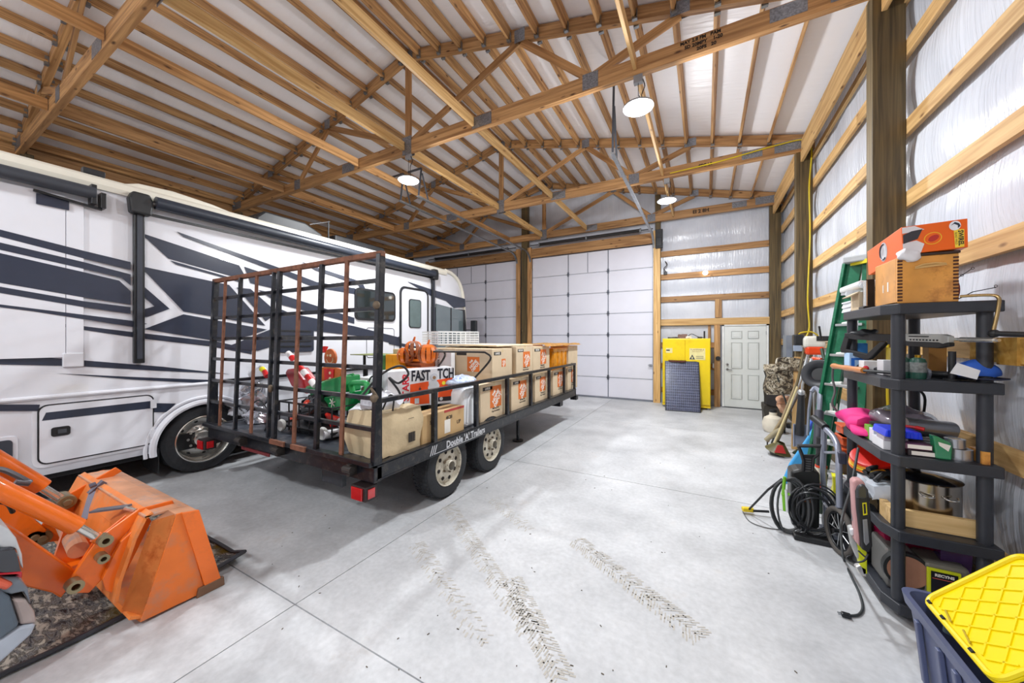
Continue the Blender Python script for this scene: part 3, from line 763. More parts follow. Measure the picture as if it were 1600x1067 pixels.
# wheels
def rv_wheel(y, xo):
    c = (xo, y, .42)
    t = MB().lathe([(.27, -.24), (.30, -.26), (.38, -.25), (.415, -.21), (.42, -.13), (.415, -.05), (.38, -.012), (.31, -.004), (.285, -.02), (.27, -.05)], c, (1, 0, 0), n=48).build('tyre', RUB, rv, smooth=True)
    w_ = MB().lathe([(.29, -.03), (.295, -.012), (.285, -.008), (.27, -.03), (.262, -.10), (.25, -.135), (.19, -.16), (.15, -.15), (.10, -.13), (.098, -.04), (.07, -.03), (0, -.028)], c, (1, 0, 0), n=40).build('rim', CHR, t, smooth=True)
    for k in range(8):
        a = 2 * PI * k / 8 + .2
        h = MB().cyl((xo - .155, y + .222 * math.cos(a), .42 + .222 * math.sin(a)), (xo - .146, y + .222 * math.cos(a), .42 + .222 * math.sin(a)), .022, n=12)
        h.build('hand_hole', DK, t)
    for k in range(10):
        a = 2 * PI * k / 10
        h = MB().cyl((xo - .155, y + .135 * math.cos(a), .42 + .135 * math.sin(a)), (xo - .105, y + .135 * math.cos(a), .42 + .135 * math.sin(a)), .017, n=6)
        h.build('lug_nut', CHR, t)
rv_wheel(2.12, BX - .0); rv_wheel(7.02, BX - .03)
MB().lathe([(.2, -.3), (.38, -.3), (.42, -.26), (.42, -.1), (.38, -.04), (.2, -.04)], (BX - .30, 2.12, .42), (1, 0, 0), n=32).build('inner_tyre', RUB, rv, smooth=True)
for y in (2.12, 7.02): MB().lathe([(0, -.3), (.38, -.3), (.42, -.26), (.42, -.1), (.38, -.04), (0, -.04)], (BX - 2.15, y, .42), (1, 0, 0), n=24).build('offside_tyre', RUB, rv, smooth=True)
# roof gear
MB().prism([(0, 0), (1.1, 0), (1.05, .12), (.75, .24), (.12, .24), (0, .12)], -.7, (-5.95, 2.85, 3.44), (0, 1, 0), (0, 0, 1)).build('roof_air_unit', BLKP, rv, bevel=.03)
MB().box((-6.6, 4.15, 3.44), (-5.95, 5.3, 3.62)).build('roof_vent', BLKP, rv, bevel=.03)
MB().bar((-6.0, 4.05, 3.46), (-6.0, 4.05, 3.84), .02, .02).bar((-6.0, 3.7, 3.68), (-6.0, 4.08, 3.84), .015, .015).build('antenna', BLKP, rv)
MB().prism([(0, 0), (1.3, 0), (.9, .07), (.5, .10), (.2, .08)], -.9, (-5.8, 1.35, 3.44), (0, 1, 0), (0, 0, 1)).build('roof_dome', RVC, rv, bevel=.02)
MB().cyl((BX + .02, 7.75, 1.95), (BX + .2, 7.85, 1.95), .012).box((BX + .14, 7.8, 1.75), (BX + .3, 7.9, 2.2)).build('wing_mirror', BLKP, rv, bevel=.02)
MB().box((BX - .1, 1.1, 3.44), (BX - .02, 1.26, 3.5)).build('roof_bracket', BLKP, rv, bevel=.006)
# ---------------- trailer ----------------
TB = mat('trailer_black', (24, 27, 34), .28, .1, var=.3, scale=18, dirt=(70, 66, 62), dscale=14)
RUST = mat('rusty_steel', (122, 80, 60), .8, .1, var=.25, scale=16, dirt=(86, 56, 44), dscale=12)
DECK = mat('deck_steel', (46, 52, 62), .45, .3, var=.3, scale=5, dirt=(110, 110, 112), dscale=5)
TY0, TY1, TXR, TXL = 2.03, 7.14, -2.37, -5.27
tl = empty('utility_trailer', (-3.8, 4.5, 0), 0, 'black tandem-axle utility trailer with tall rusty-barred ramp gate', 'trailer')
HD = .66
MB().box((TXL, TY0, HD - .015), (TXR, TY1, HD)).build('deck', DECK, tl)
fr = MB()
for x in (TXR - .03, TXL + .03): fr.box((x - .03, TY0, .53), (x + .03, TY1, HD + .01))
fr.box((TXL, TY0 - .03, .52), (TXR, TY0 + .05, HD - .016)).box((TXL, TY1 - .06, .53), (TXR, TY1, HD - .016))
for i in range(1, 8): fr.box((TXL + .06, TY0 + i * .64, .56), (TXR - .06, TY0 + i * .64 + .05, HD - .016))
fr.box((TXL + .5, TY0 + .1, .46), (TXL + .6, TY1, .56)).box((TXR - .5, TY0 + .1, .46), (TXR - .4, TY1, .56))
fr.build('frame', TB, tl, bevel=.004)
MB().box((TXR, TY0, .535), (TXR + .004, TY1, .545)).box((TXR, TY0, .645), (TXR + .004, TY1, .655)).build('frame_lip', TB, tl)
# rails
for x in (TXR - .025, TXL + .025):
    MB().bar((x, TY0 + .02, 1.185), (x, TY1, 1.185), .05, .04).build('top_rail', TB, tl, bevel=.004)
    for y in (TY0 + .03, 2.76, 3.5, 4.25, 5.0, 5.74, 6.49, TY1 - .03):
        MB().bar((x, y, HD), (x, y, 1.17), .045, .05, up=(0, 1, 0)).build('stake', TB, tl, bevel=.003)
MB().bar((TXL, TY1 - .03, 1.185), (TXR, TY1 - .03, 1.185), .05, .04).build('front_rail', TB, tl, bevel=.004)
lt = MB(); M = face_m((TXR + .004, 3.28, .597), (0, 1, 0), (0, 0, 1))
lt.text("Double 'A' Trailers", .1, M, bold=.003, sx=.95, depth=.0006)
for k in range(3): lt.prism([(0, 0), (.012, 0), (.05, .09), (.038, .09)], .0008, (TXR + .0045, 2.66 + .03 * k, .552), (0, 1, 0), (0, 0, 1))
lt.box((TXR + .004, 2.74, .553), (TXR + .005, 3.6, .559)).build('lettering', mat('decal_white', (200, 202, 206), .5), tl)
# gate, leaning a little inwards
def G(x, z):
    """a point of the gate plane"""
    return Vector((x, TY0 - .02 + .06 * (z - .66) / 1.75, z))
gx = lambda px: P(px, 700, y=TY0).x
g = MB(); ZT = 2.41
gt = MB().bar(G(gx(331), .67), G(gx(331), ZT), .055, .055, up=(0, 1, 0)).build('ramp_gate', TB, tl, bevel=.004)
MB().bar(G(gx(589), .67), G(gx(589), ZT), .05, .06, up=(0, 1, 0)).build('gate_post', TB, gt, bevel=.004)
MB().bar(G(gx(331) - .03, ZT), G(gx(589) + .03, ZT), .05, .045).build('gate_top_bar', RUST, gt, bevel=.004)
for z in (2.19, 1.955, 1.71, 1.465, 1.21, .955): MB().bar(G(gx(331), z), G(gx(589), z), .035, .035).build('gate_cross_bar', TB, gt, bevel=.003)
for px_, m_, w_ in ((351, RUST, .04), (375, TB, .035), (400, RUST, .04), (427, TB, .03), (436, TB, .05), (467, RUST, .045), (502, TB, .045), (541, RUST, .045)):
    MB().bar(G(gx(px_), .69) - Vector((0, .03, 0)), G(gx(px_), ZT - .02) - Vector((0, .03, 0)), w_, .02 if m_ is RUST else .035, up=(0, 1, 0)).build('gate_upright', m_, gt, bevel=.003)
MB().bar((gx(329), TY0 - .05, .685), (gx(590), TY0 - .05, .685), .07, .04).build('gate_sill', TB, gt, bevel=.004)
for px_ in (437, 470): MB().bar((gx(px_), TY0 - .09, .69), (gx(px_ + 22), TY0 - .09, .69), .02, .045).build('rust_patch', RUST, gt)
for px_ in (390, 448, 560): MB().cyl((gx(px_) - .05, TY0 - .1, .62), (gx(px_) + .05, TY0 - .1, .62), .028, n=12).box((gx(px_) - .02, TY0 - .1, .56), (gx(px_) + .02, TY0, .66)).build('gate_hinge', mat('hinge_grimy', (64, 60, 58), .6, .5), gt)
for z in (1.22, 1.98): MB().sph(G(gx(589), z) + Vector((.01, -.04, 0)), .035, (1, .7, 1)).build('weld_clip', mat('weld', (110, 96, 80), .6, .5), gt)
MB().sph(G(gx(431), 1.2) + Vector((0, -.05, 0)), .04, (.7, .6, 1)).build('gate_latch', MATS['weld'], gt)
# latch rod, tail lamps, bumper
MB().tube([(TXR - .02, TY0 + .02, 1.2), (TXR + .02, TY0 - .02, 1.23), (TXR - .01, TY0 - .05, 1.3), (TXR - .03, TY0, 1.25)], .012, smooth=3).build('latch_pin', MATS['weld'], tl)
for x in (TXR - .1, TXL - .0):
    t_ = MB().box((x - .11, TY0 - .09, .38), (x + .07, TY0 + .03, .50)).build('tail_lamp', mat('lamp_case', (40, 30, 30), .5), tl, bevel=.008)
    MB().box((x - .09, TY0 - .105, .39), (x + .04, TY0 - .09, .49)).box((x + .07, TY0 - .07, .40), (x + .078, TY0 + .0, .48)).build('lens', mat('red_lens', (190, 24, 30), .15, coat=1, var=.2), t_, bevel=.006)
MB().box((-4.45, TY0 - .045, .50), (-3.9, TY0 - .035, .53)).build('red_reflector_strip', mat('dull_red', (110, 30, 34), .4), tl)
MB().box((-3.25, TY0 + .1, .33), (-2.95, TY0 + .14, .52)).build('splash_plate', mat('splash', (56, 60, 66), .5, .3), tl)
# wheels
RIM = mat('rim_cream', (202, 196, 180), .35, .1, var=.06, dirt=(120, 104, 84), dscale=20)
def tr_wheel(y, xo, s=1):
    c = (xo, y, .35)
    prof = [(.19, -.20), (.215, -.215), (.28, -.22), (.325, -.20), (.345, -.17), (.35, -.11), (.345, -.05), (.325, -.015), (.28, .0), (.225, -.005), (.205, -.03)]
    t = MB().lathe(prof, c, (s, 0, 0), n=48).build('tyre', RUB, tl, smooth=True)
    tr_ = MB()
    for k in range(48):
        a = 2 * PI * k / 48
        for j, (u0, u1) in enumerate(((-.195, -.155), (-.145, -.115), (-.105, -.075), (-.065, -.025))):
            aa = a + (.04 if j % 2 else 0); ca, sa = math.cos(aa), math.sin(aa)
            M = Matrix.Translation((xo, y, .35)) @ Matrix(((1 * s, 0, 0, 0), (0, ca, -sa, 0), (0, sa, ca, 0), (0, 0, 0, 1)))
            rr = .349 if j in (1, 2) else .343
            tr_.box((u0, rr - .006, -.017), (u1, rr + .004, .017), M)
    q = tr_.build('tread_block', RUB, t); q['kind'] = 'stuff'
    if s > 0:
        MB().lathe([(.215, -.012), (.218, -.004), (.212, 0), (.203, -.008), (.197, -.045), (.188, -.05), (.165, -.03), (.09, -.022), (.075, -.028), (.06, -.03), (.055, .02), (.045, .03), (0, .032)], c, (1, 0, 0), n=40).build('rim', RIM, t, smooth=True)
        for k in range(8):
            a = 2 * PI * k / 8 + .2; cy, cz = y + .145 * math.cos(a), .35 + .145 * math.sin(a)
            h = MB().lathe([(0, 0), (.021, 0), (.021, .004), (0, .004)], (xo - .029, cy, cz), (1, 0, 0), n=14)
            h.build('rim_slot', mat('slot_dark', (30, 26, 24), .9), t)
        for k in range(5):
            a = 2 * PI * k / 5; lg = MB().cyl((xo - .03, y + .08 * math.cos(a), .35 + .08 * math.sin(a)), (xo - .005, y + .08 * math.cos(a), .35 + .08 * math.sin(a)), .012, n=6)
            lg.build('lug_nut', MATS['weld'], t)
        MB().lathe([(.046, .026), (.046, .036), (.03, .045), (0, .046)], c, (1, 0, 0), n=20).build('hub_cap', mat('hub_grey', (90, 84, 74), .4, .5), t, smooth=True)
for y in (3.02, 3.90):
    tr_wheel(y, -2.41); tr_wheel(y, -5.2, -1)
    MB().cyl((-5.1, y, .35), (-2.55, y, .35), .035, n=12).build('axle', TB, tl)
MB().box((-2.75, 2.75, .40), (-2.68, 4.15, .45)).box((-4.95, 2.75, .40), (-4.88, 4.15, .45)).build('leaf_spring', TB, tl)
# jack foot, tongue
MB().cyl((-2.75, 5.25, .02), (-2.75, 5.25, .5), .025, n=12).cyl((-2.75, 5.25, 0), (-2.75, 5.25, .02), .09, n=16).build('jack_leg', TB, tl)
MB().box((-2.6, 6.35, .42), (-2.42, 6.5, .53)).build('step_bracket', TB, tl); MB().box((-2.5, 7.14, .43), (-2.36, 7.26, .53)).build('front_bracket', TB, tl, bevel=.01)
MB().bar((-3.3, 7.1, .55), (-3.82, 8.3, .5), .06, .12).bar((-4.34, 7.1, .55), (-3.82, 8.3, .5), .06, .12).cyl((-3.82, 8.1, .0), (-3.82, 8.1, .75), .035).build('tongue', TB, tl)
# ---------------- load: cartons
CARD = mat('cardboard', (206, 186, 156), .75, var=.07, scale=5); CARDD = mat('cardboard_in', (150, 122, 88), .8)
OPR = mat('orange_print', (214, 112, 44), .6, var=.06); KPR = mat('black_print', (40, 36, 34), .7); WPR = mat('white_print', (232, 228, 220), .6)
def logo(mb_o, mb_w, o, ux, s, lift):
    """orange square with slanted stencil words"""
    n = Vector(ux).cross(Vector((0, 0, 1))); o = Vector(o); ux = Vector(ux)
    mb_o.prism([(-s / 2, -s / 2), (s / 2, -s / 2), (s / 2, s / 2), (-s / 2, s / 2)], .0008, o + n * lift, ux, (0, 0, 1))
    M = face_m(o + n * (lift + .001), ux, (0, 0, 1)) @ Matrix.Rotation(R(45), 4, 'Z')
    for k, (t, sz) in enumerate((('THE', .17), ('HOME', .27), ('DEPOT', .26))):
        mb_w.text(t, s * sz, M @ Matrix.Translation((0, s * (.24 - .25 * k), 0)), depth=.0004, bold=s * .012)
def carton(x1, y0, y1, z0, z1, dx, label, tagtxt='LARGE', lg=True, side=False, lgz=.6, lgs=.42, lgy=.55, mvtxt=True, fragile=True, rz=0):
    c = Vector((x1 - dx / 2, (y0 + y1) / 2, z0)); o = empty('moving_carton', c, rz, label, 'box', 'cartons stacked in the trailer')
    W = y1 - y0; H = z1 - z0
    MB().box((x1 - dx, y0, z0), (x1, y1, z1)).build('carton_body', CARD, o, world=False if False else True, bevel=.006)
    MB().box((x1 - dx + .004, (y0 + y1) / 2 - .025, z1), (x1 - .004, (y0 + y1) / 2 + .025, z1 + .001)).box((x1, (y0 + y1) / 2 - .02, z1 - .05), (x1 + .0008, (y0 + y1) / 2 + .02, z1)).build('packing_tape', mat('tape', (206, 188, 150), .25), o)
    a = MB(); b = MB(); k = MB()
    if lg: logo(a, b, (x1, y0 + W * lgy, z0 + H * lgz), (0, 1, 0), W * lgs, .0006)
    if tagtxt:
        k.prism([(0, 0), (W * .34, 0), (W * .34, .045), (0, .045)], .0008, (x1 + .0006, y0 + W * .08, z1 - .085), (0, 1, 0), (0, 0, 1))
        b.text(tagtxt, .04, face_m((x1 + .0016, y0 + W * .25, z1 - .0625), (0, 1, 0), (0, 0, 1)), depth=.0003, bold=.001)
    if mvtxt:
        k.text('Moving Box', .035, face_m((x1 + .001, y0 + W * .55, z0 + H * .28), (0, 1, 0), (0, 0, 1)), depth=.0003, bold=.001)
        k.text('Caja de mudanza', .03, face_m((x1 + .001, y0 + W * .55, z0 + H * .2), (0, 1, 0), (0, 0, 1)), depth=.0003, bold=.001)
    if side:
        a2 = MB(); b2 = MB(); logo(a2, b2, (x1 - dx * .5, y0, z0 + H * .52), (1, 0, 0), .2, .0006); a2.build('orange_logo', OPR, o); b2.build('logo_lettering', WPR, o)
        MB().prism([(0, 0), (.17, 0), (.17, .05), (0, .05)], .0008, (x1 - dx * .97, y0 - .0006, z1 - .09), (1, 0, 0), (0, 0, 1)).build('size_tag', KPR, o)
    if lg: a.build('orange_logo', OPR, o)
    if len(b.bm.verts): b.build('lettering', WPR, o)
    if len(k.bm.verts): k.build('black_lettering', KPR, o)
    return o
yy = lambda px: P(px, 600, x=-2.45).y
bt = [(750.5, 792), (799, 829), (836, 857), (864, 884), (887, 902)]
LB = ['large moving carton with orange logo, bottom row, nearest the white tub', 'bottom-row moving carton with orange logo, second from the white tub', 'bottom-row moving carton with orange logo, middle of the row',
      'bottom-row moving carton with orange logo, under the amber crate', 'bottom-row moving carton with orange logo at the far front corner of the trailer']
for (a, b), l in zip(bt, LB):
    carton(-2.45, yy(a), yy(b), HD, 1.13 if a < 780 else 1.12, .46, l)
y0 = yy(770); 
carton(-2.46, y0, yy(801) - .0, 1.135, 1.57, .60, 'upper moving carton with hand hole and small orange logo, nearest the gate', 'LARGE', lgs=.2, lgz=.55, lgy=.55, mvtxt=False, side=True)
carton(-2.48, yy(809.5), yy(835), 1.135, 1.59, .5, 'upper moving carton with orange logo, middle of the top row', 'MEDIUM', lgs=.42, lgz=.55, lgy=.6)
carton(-2.48, yy(835) + .01, yy(861), 1.125, 1.58, .5, 'upper moving carton with orange logo next to the amber crate', 'MEDIUM', lgs=.36, lgz=.6, lgy=.6)
carton(-2.46, yy(889), yy(903), 1.125, 1.56, .4, 'small plain carton at the front end of the top row under brown paper', None, lg=False, mvtxt=False)
# darker inner column seen through the cart handle
carton(-3.0, 3.9, 4.5, HD, 1.1, .9, 'carton deep in the load under the open brown carton', None, lg=False, mvtxt=False)
carton(-3.08, 3.99, 4.5, 1.101, 1.57, .54, 'inner upper carton behind the carton with the hand hole', None, lg=False, mvtxt=False)
carton(-3.66, 3.95, 4.5, 1.101, 1.55, .6, 'tall carton in the middle of the load behind the pumpkins', None, lg=False, mvtxt=False)
# flat carton sheet on top
o = MB().prism([(-3.7, 4.35), (-2.6, 4.3), (-2.5, 5.3), (-3.6, 5.5)], .02, (0, 0, 1.6), (1, 0, 0), (0, 1, 0)).wob(.01, 2).build('cardboard_sheet', mat('card_pale', (222, 208, 180), .7)); tag(o, 'pale flattened cardboard sheet lying across the top cartons', 'cardboard')
for k, (a, b) in enumerate(((4.55, 5.2), (5.22, 5.9), (5.95, 6.9))):
    carton(-3.02, a, b, HD, 1.13, .7, ['hidden lower carton behind the middle of the row', 'inner lower carton behind the amber crate', 'inner lower carton at the trailer front'][k], None, lg=False, mvtxt=False)
    carton(-3.02, a, b, 1.135, 1.58, .7, ['inner upper carton under the pale cardboard sheet', 'inner upper carton behind the top row beside the paper', 'inner upper carton at the trailer front beside the paper'][k], None, lg=False, mvtxt=False)
# amber crate
AMB = mat('amber_plastic', (206, 132, 20), .25, var=.25, scale=10, coat=.4)
ya, yb_ = yy(865), yy(887)
cr = empty('amber_crate', (-2.66, (ya + yb_) / 2, 1.12), 0, 'amber yellow plastic crate on the top row, covered with brown paper', 'crate')
MB().box((-2.92, ya + .02, 1.125), (-2.47, yb_ - .02, 1.5)).build('crate_body', AMB, cr, bevel=.015)
MB().box((-2.94, ya, 1.47), (-2.45, yb_, 1.53)).build('crate_rim', AMB, cr, bevel=.01)
for i in range(4): MB().box((-2.47, ya + .05 + i * (yb_ - ya - .1) / 3 - .012, 1.13), (-2.458, ya + .05 + i * (yb_ - ya - .1) / 3 + .012, 1.47)).build('crate_rib', AMB, cr)
pp = MB().grid(lambda u, v: Vector((-3.1 + .72 * u, ya - .45 + (yy(905) - ya + .45) * v, 1.615 + .02 * noise.noise(Vector((u * 6, v * 9, 1))) - .03 * max(0, abs(v - .6) - .3) - (.03 if u > .9 else 0))), 18, 26)
bmesh.ops.solidify(pp.bm, geom=pp.bm.faces[:], thickness=.012)
o = pp.build('brown_paper', mat('kraft_paper', (214, 168, 100), .7, var=.15, scale=8)); tag(o, 'crumpled brown packing paper draped over the amber crate', 'paper')
# ---------------- ground tarp, loader, grey vehicle nose ----------------
def tarp_mat():
    m, nt, b = _new('patterned_glint_tarp'); L = nt.links
    tc = N(nt, 'ShaderNodeTexCoord'); mp = N(nt, 'ShaderNodeMapping'); mp.inputs['Scale'].default_value = (2.2, 5.5, 1); mp.inputs['Rotation'].default_value = (0, 0, .3); L.new(tc.outputs['Object'], mp.inputs['Vector'])
    n1 = N(nt, 'ShaderNodeTexNoise'); n1.inputs['Scale'].default_value = 5; n1.inputs['Detail'].default_value = 9; n1.inputs['Distortion'].default_value = .5; n1.inputs['Roughness'].default_value = .65
    L.new(mp.outputs[0], n1.inputs['Vector']); rp = N(nt, 'ShaderNodeValToRGB'); e = rp.color_ramp.elements
    e[0].position = .36; e[0].color = col((52, 54, 58)); e[1].position = .6; e[1].color = col((226, 222, 210))  # mottled pattern, with its pale greys painted in as glints on the gloss
    for p, c in ((.42, (110, 114, 118)), (.46, (164, 166, 164)), (.5, (98, 94, 86)), (.55, (186, 184, 176))):
        k = e.new(p); k.color = col(c)
    L.new(n1.outputs['Fac'], rp.inputs['Fac'])
    n2 = N(nt, 'ShaderNodeTexNoise'); n2.inputs['Scale'].default_value = 2.4; L.new(tc.outputs['Object'], n2.inputs['Vector'])
    r2 = N(nt, 'ShaderNodeValToRGB'); r2.color_ramp.elements[0].position = .6; r2.color_ramp.elements[1].position = .68; L.new(n2.outputs['Fac'], r2.inputs['Fac'])
    mx = N(nt, 'ShaderNodeMix', data_type='RGBA'); L.new(r2.outputs['Color'], mx.inputs[0]); L.new(rp.outputs['Color'], mx.inputs[6]); mx.inputs[7].default_value = col((150, 124, 44)); L.new(mx.outputs[2], b.inputs['Base Color'])
    b.inputs['Roughness'].default_value = .22
    bp = N(nt, 'ShaderNodeBump'); bp.inputs['Strength'].default_value = .5; bp.inputs['Distance'].default_value = .02; L.new(n1.outputs['Fac'], bp.inputs['Height']); L.new(bp.outputs['Normal'], b.inputs['Normal'])
    return m
def tarp_f(u, v):
    x = -4.95 + 1.86 * u; y = -1.2 + 2.6 * v
    x += .12 * (v - .5) * 0 + .02 * noise.noise(Vector((y * 3, 0, 5)))
    z = .012 + .008 * (1 + noise.noise(Vector((x * 4, y * 4, 2))))
    d = max(0, u - .9) * max(0, v - .86); z += d * 4.2
    return Vector((x, y, z))
tp = MB().grid(tarp_f, 60, 70); bmesh.ops.solidify(tp.bm, geom=tp.bm.faces[:], thickness=.006)
tarp = tp.build('floor_tarp', tarp_mat(), smooth=True); tag(tarp, 'dark glossy mottled mat on the floor under the orange loader bucket', 'mat')
ed = MB().tube([tarp_f(1, k / 40) + Vector((0, 0, .006)) for k in range(41)] + [tarp_f(1 - k / 30, 1) + Vector((0, 0, .006)) for k in range(1, 31)], .014, n=6).build('hem', mat('mat_hem', (40, 42, 50), .4), tarp)
OR = mat('tractor_orange', (238, 112, 22), .3, var=.06, scale=5, coat=.3, dirt=(216, 104, 30), dscale=5)
ORW = mat('worn_orange', (226, 128, 56), .45, var=.12, scale=7, dirt=(206, 140, 96), dscale=6)
WORN = mat('bare_scraped_steel', (206, 148, 112), .45, .1, var=.15, scale=8, dirt=(160, 140, 132), dscale=9)
BRASS = mat('pin_steel', (150, 138, 108), .35, .7)
ld_ = empty('tractor_loader', (-3.7, .9, 0), 0, 'orange tractor front loader bucket with hydraulic arms resting on the dark mat', 'tractor')
zl = lambda L: [(x / 2.757, y / 2.757 + 680) for x, y in L]
XN, XF = -2.95, -4.47
# bucket: shell bent along a profile (y, z), open to the front
prof = [(1.19, .02), (1.0, .022), (.83, .03), (.75, .07), (.72, .14), (.735, .25), (.80, .48), (.845, .585), (.88, .605)]
sh = MB()
for a, b in zip(prof, prof[1:]):
    (y0, z0), (y1, z1) = a, b; d = Vector((0, y1 - y0, z1 - z0)).normalized(); n = Vector((0, -d.z, d.y)) * .009
    vs = [Vector((x, y, z)) for x in (XF, XN if y0 > .8 and z0 < .1 else -3.06) for y, z in (a, b)]
    c = [vs[0] - n, vs[1] - n, vs[3] - n, vs[2] - n, vs[0] + n, vs[1] + n, vs[3] + n, vs[2] + n]
    V = [sh.bm.verts.new(p) for p in c]
    for f in ((0, 1, 2, 3), (7, 6, 5, 4), (0, 4, 5, 1), (1, 5, 6, 2), (2, 6, 7, 3), (3, 7, 4, 0)): sh.bm.faces.new([V[i] for i in f])
sh.build('bucket', ORW, ld_)
side = [(1.10, .012), (.79, .022), (.955, .592), (.985, .592)]
sideo = [(1.10, .012), (.80, .018), (.745, .07), (.955, .592), (.985, .592)]
for x, nm in ((XN, 'side_plate'), (XF - .012, 'side_plate')):
    MB().prism(side, .012, (x, 0, 0), (0, 1, 0), (0, 0, 1)).build(nm, mat('orange_side', (222, 112, 38), .42, var=.08, dirt=(190, 120, 84), dscale=4), ld_, bevel=.003)
    MB().prism([(1.10, .03), (1.19, .03), (1.065, .575), (.975, .592)], .022, (x + .002, 0, 0), (0, 1, 0), (0, 0, 1)).build('side_cutter', OR, ld_, bevel=.004)
    MB().prism([(1.05, .0), (1.205, .0), (1.20, .06), (1.06, .06)], .028, (x, 0, 0), (0, 1, 0), (0, 0, 1)).build('wear_shoe', mat('scraped', (128, 96, 74), .5, .3), ld_, bevel=.004)
q_ = [Vector((XN, .955, .592)), Vector((XN, .79, .022)), P(190, 952, x=-3.06), P(237, 814, x=-3.06)]
b_s = MB(); b_s.bm.faces.new([b_s.bm.verts.new(v) for v in q_]); bmesh.ops.solidify(b_s.bm, geom=b_s.bm.faces[:], thickness=.012); t_s = MB(); t_s.bm.faces.new([t_s.bm.verts.new(v) for v in (q_[0], q_[3], Vector((-3.06, .955, .592)))]); bmesh.ops.solidify(t_s.bm, geom=t_s.bm.faces[:], thickness=.012); t_s.build('corner_cap', WORN, ld_)
b_s.build('corner_panel', mat('lit_orange', (230, 146, 76), .5, var=.15, dirt=(200, 96, 30), dscale=6), ld_)  # lighter orange stands in for light falling on this slanted strip
MB().prism([(.84, .60), (1.0, .59), (1.06, .575), (1.06, .56), (.995, .575), (.84, .585)], -3.06 - XF, (XF, 0, 0), (0, 1, 0), (0, 0, 1)).prism([(.95, .595), (1.06, .575), (1.06, .56), (.95, .578)], XN + 3.06, (-3.06, 0, 0), (0, 1, 0), (0, 0, 1)).build('top_flange', WORN, ld_, bevel=.003)
MB().box((XF, 1.05, .0), (XN, 1.215, .022)).build('cutting_edge', mat('edge_steel', (120, 110, 104), .4, .6), ld_, bevel=.004)
MB().box((XF + .32, .765, .20), (XN - .3, .775, .24)).box((XF + .32, .80, .46), (XN - .3, .81, .50)).build('back_rib', ORW, ld_)
# quick-attach plates, arms, cylinders
def plx(L, x, th): pts = [P(a, b, x=x) for a, b in L]; return [(p.y, p.z) for p in pts]
def slab_(name, L, x, th, m=OR, bev=.006): return MB().prism(plx(L, x, th), th, (x - th, 0, 0), (0, 1, 0), (0, 0, 1)).build(name, m, ld_, bevel=bev)
slab_('attach_plate', zl([(270, 660), (300, 622), (430, 440), (600, 318), (745, 280), (752, 296), (680, 338), (590, 372), (520, 450), (472, 535), (470, 590), (385, 680), (300, 682)]), -3.16, .02)
slab_('attach_plate', zl([(320, 590), (405, 455), (590, 305), (610, 318), (430, 452), (335, 600)]), -3.30, .02)
slab_('attach_plate', zl([(150, 440), (190, 372), (270, 268), (452, 165), (500, 138), (528, 155), (450, 200), (392, 262), (330, 360), (262, 455), (170, 466)]), -4.2, .02)
slab_('gusset', zl([(440, 620), (520, 460), (640, 350), (655, 370), (560, 560), (490, 685), (455, 670)]), -3.12, .03)
for px_, py_, x, r in ((455, 455, -3.1, .032), (445, 532, -3.1, .026), (325, 652, -3.1, .034)):
    p = P(px_ / 2.757, 680 + py_ / 2.757, x=x); MB().lathe([(.5 * r, .01), (r, .01), (r, -.06), (.5 * r, -.06), (.5 * r, .01)], p, (1, 0, 0), n=20).build('pivot_boss', BRASS, ld_, smooth=True)
for px_, py_, x, r in ((290, 290, -4.12, .05), (182, 445, -4.12, .05), (150, 440, -4.12, .045)):
    p = P(px_ / 2.757, 680 + py_ / 2.757, x=x); MB().cyl(p, p - Vector((.16, 0, 0)), r, n=20).cyl(p + Vector((.02, 0, 0)), p, r * .5, n=12).build('pivot_boss', BRASS, ld_, bevel=.006)
arm = zl([(-900, 150), (-60, 320), (0, 375), (60, 405), (330, 588), (325, 625), (262, 703), (225, 680), (120, 655), (60, 630), (-900, 420)])
MB().prism(plx(arm, -3.25, 0), .09, (-3.34, 0, 0), (0, 1, 0), (0, 0, 1)).build('loader_arm', OR, ld_, bevel=.008)
arm2 = zl([(-600, 60), (-60, 225), (0, 270), (130, 345), (200, 405), (210, 440), (160, 470), (110, 440), (0, 372), (-60, 340), (-600, 200)])
MB().prism(plx(arm2, -4.12, 0), .10, (-4.22, 0, 0), (0, 1, 0), (0, 0, 1)).build('loader_arm', OR, ld_, bevel=.008)
def ram(a, b, c, x, r, rr):
    A, B, Cc = [P(q[0] / 2.757, 680 + q[1] / 2.757, x=x) for q in (a, b, c)]
    MB().cyl(A, B, r, n=28).build('ram_barrel', OR, ld_, bevel=.004, smooth=True)
    MB().cyl(B, Cc, rr, n=20).build('ram_rod', CHR, ld_, smooth=True)
    MB().cyl(Cc - (Cc - B).normalized() * .03, Cc, rr * 1.35, n=16).build('rod_eye', OR, ld_)
    return A, B, Cc
ram((-300, 90), (335, 395), (432, 448), -3.16, .043, .021)
A, B, Cc = ram((-300, -60), (180, 225), (285, 288), -4.16, .055, .025)
for k, (a, b) in enumerate((((-60, 145), (130, 205)), )):
    u = P(a[0] / 2.757, 680 + a[1] / 2.757, x=-4.05); v = P(b[0] / 2.757, 680 + b[1] / 2.757, x=-4.05)
    MB().tube([u, u.lerp(v, .4) + Vector((0, 0, .03)), v], .016, smooth=5).cyl(v - Vector((0, .06, -.03)), v, .022, n=10).build('hydraulic_hose', mat('hose_fitting', (120, 120, 126), .3, .7), ld_, smooth=True)
MB().tube([P(-20, 785, x=-3.8), P(10, 786, x=-3.8), P(20, 800, x=-3.9)], .012, smooth=4).build('hydraulic_hose', BLKP, ld_)
MB().cyl((-3.34, .63, .42), (-4.12, .70, .40), .045, n=16).build('torque_tube', WORN, ld_)
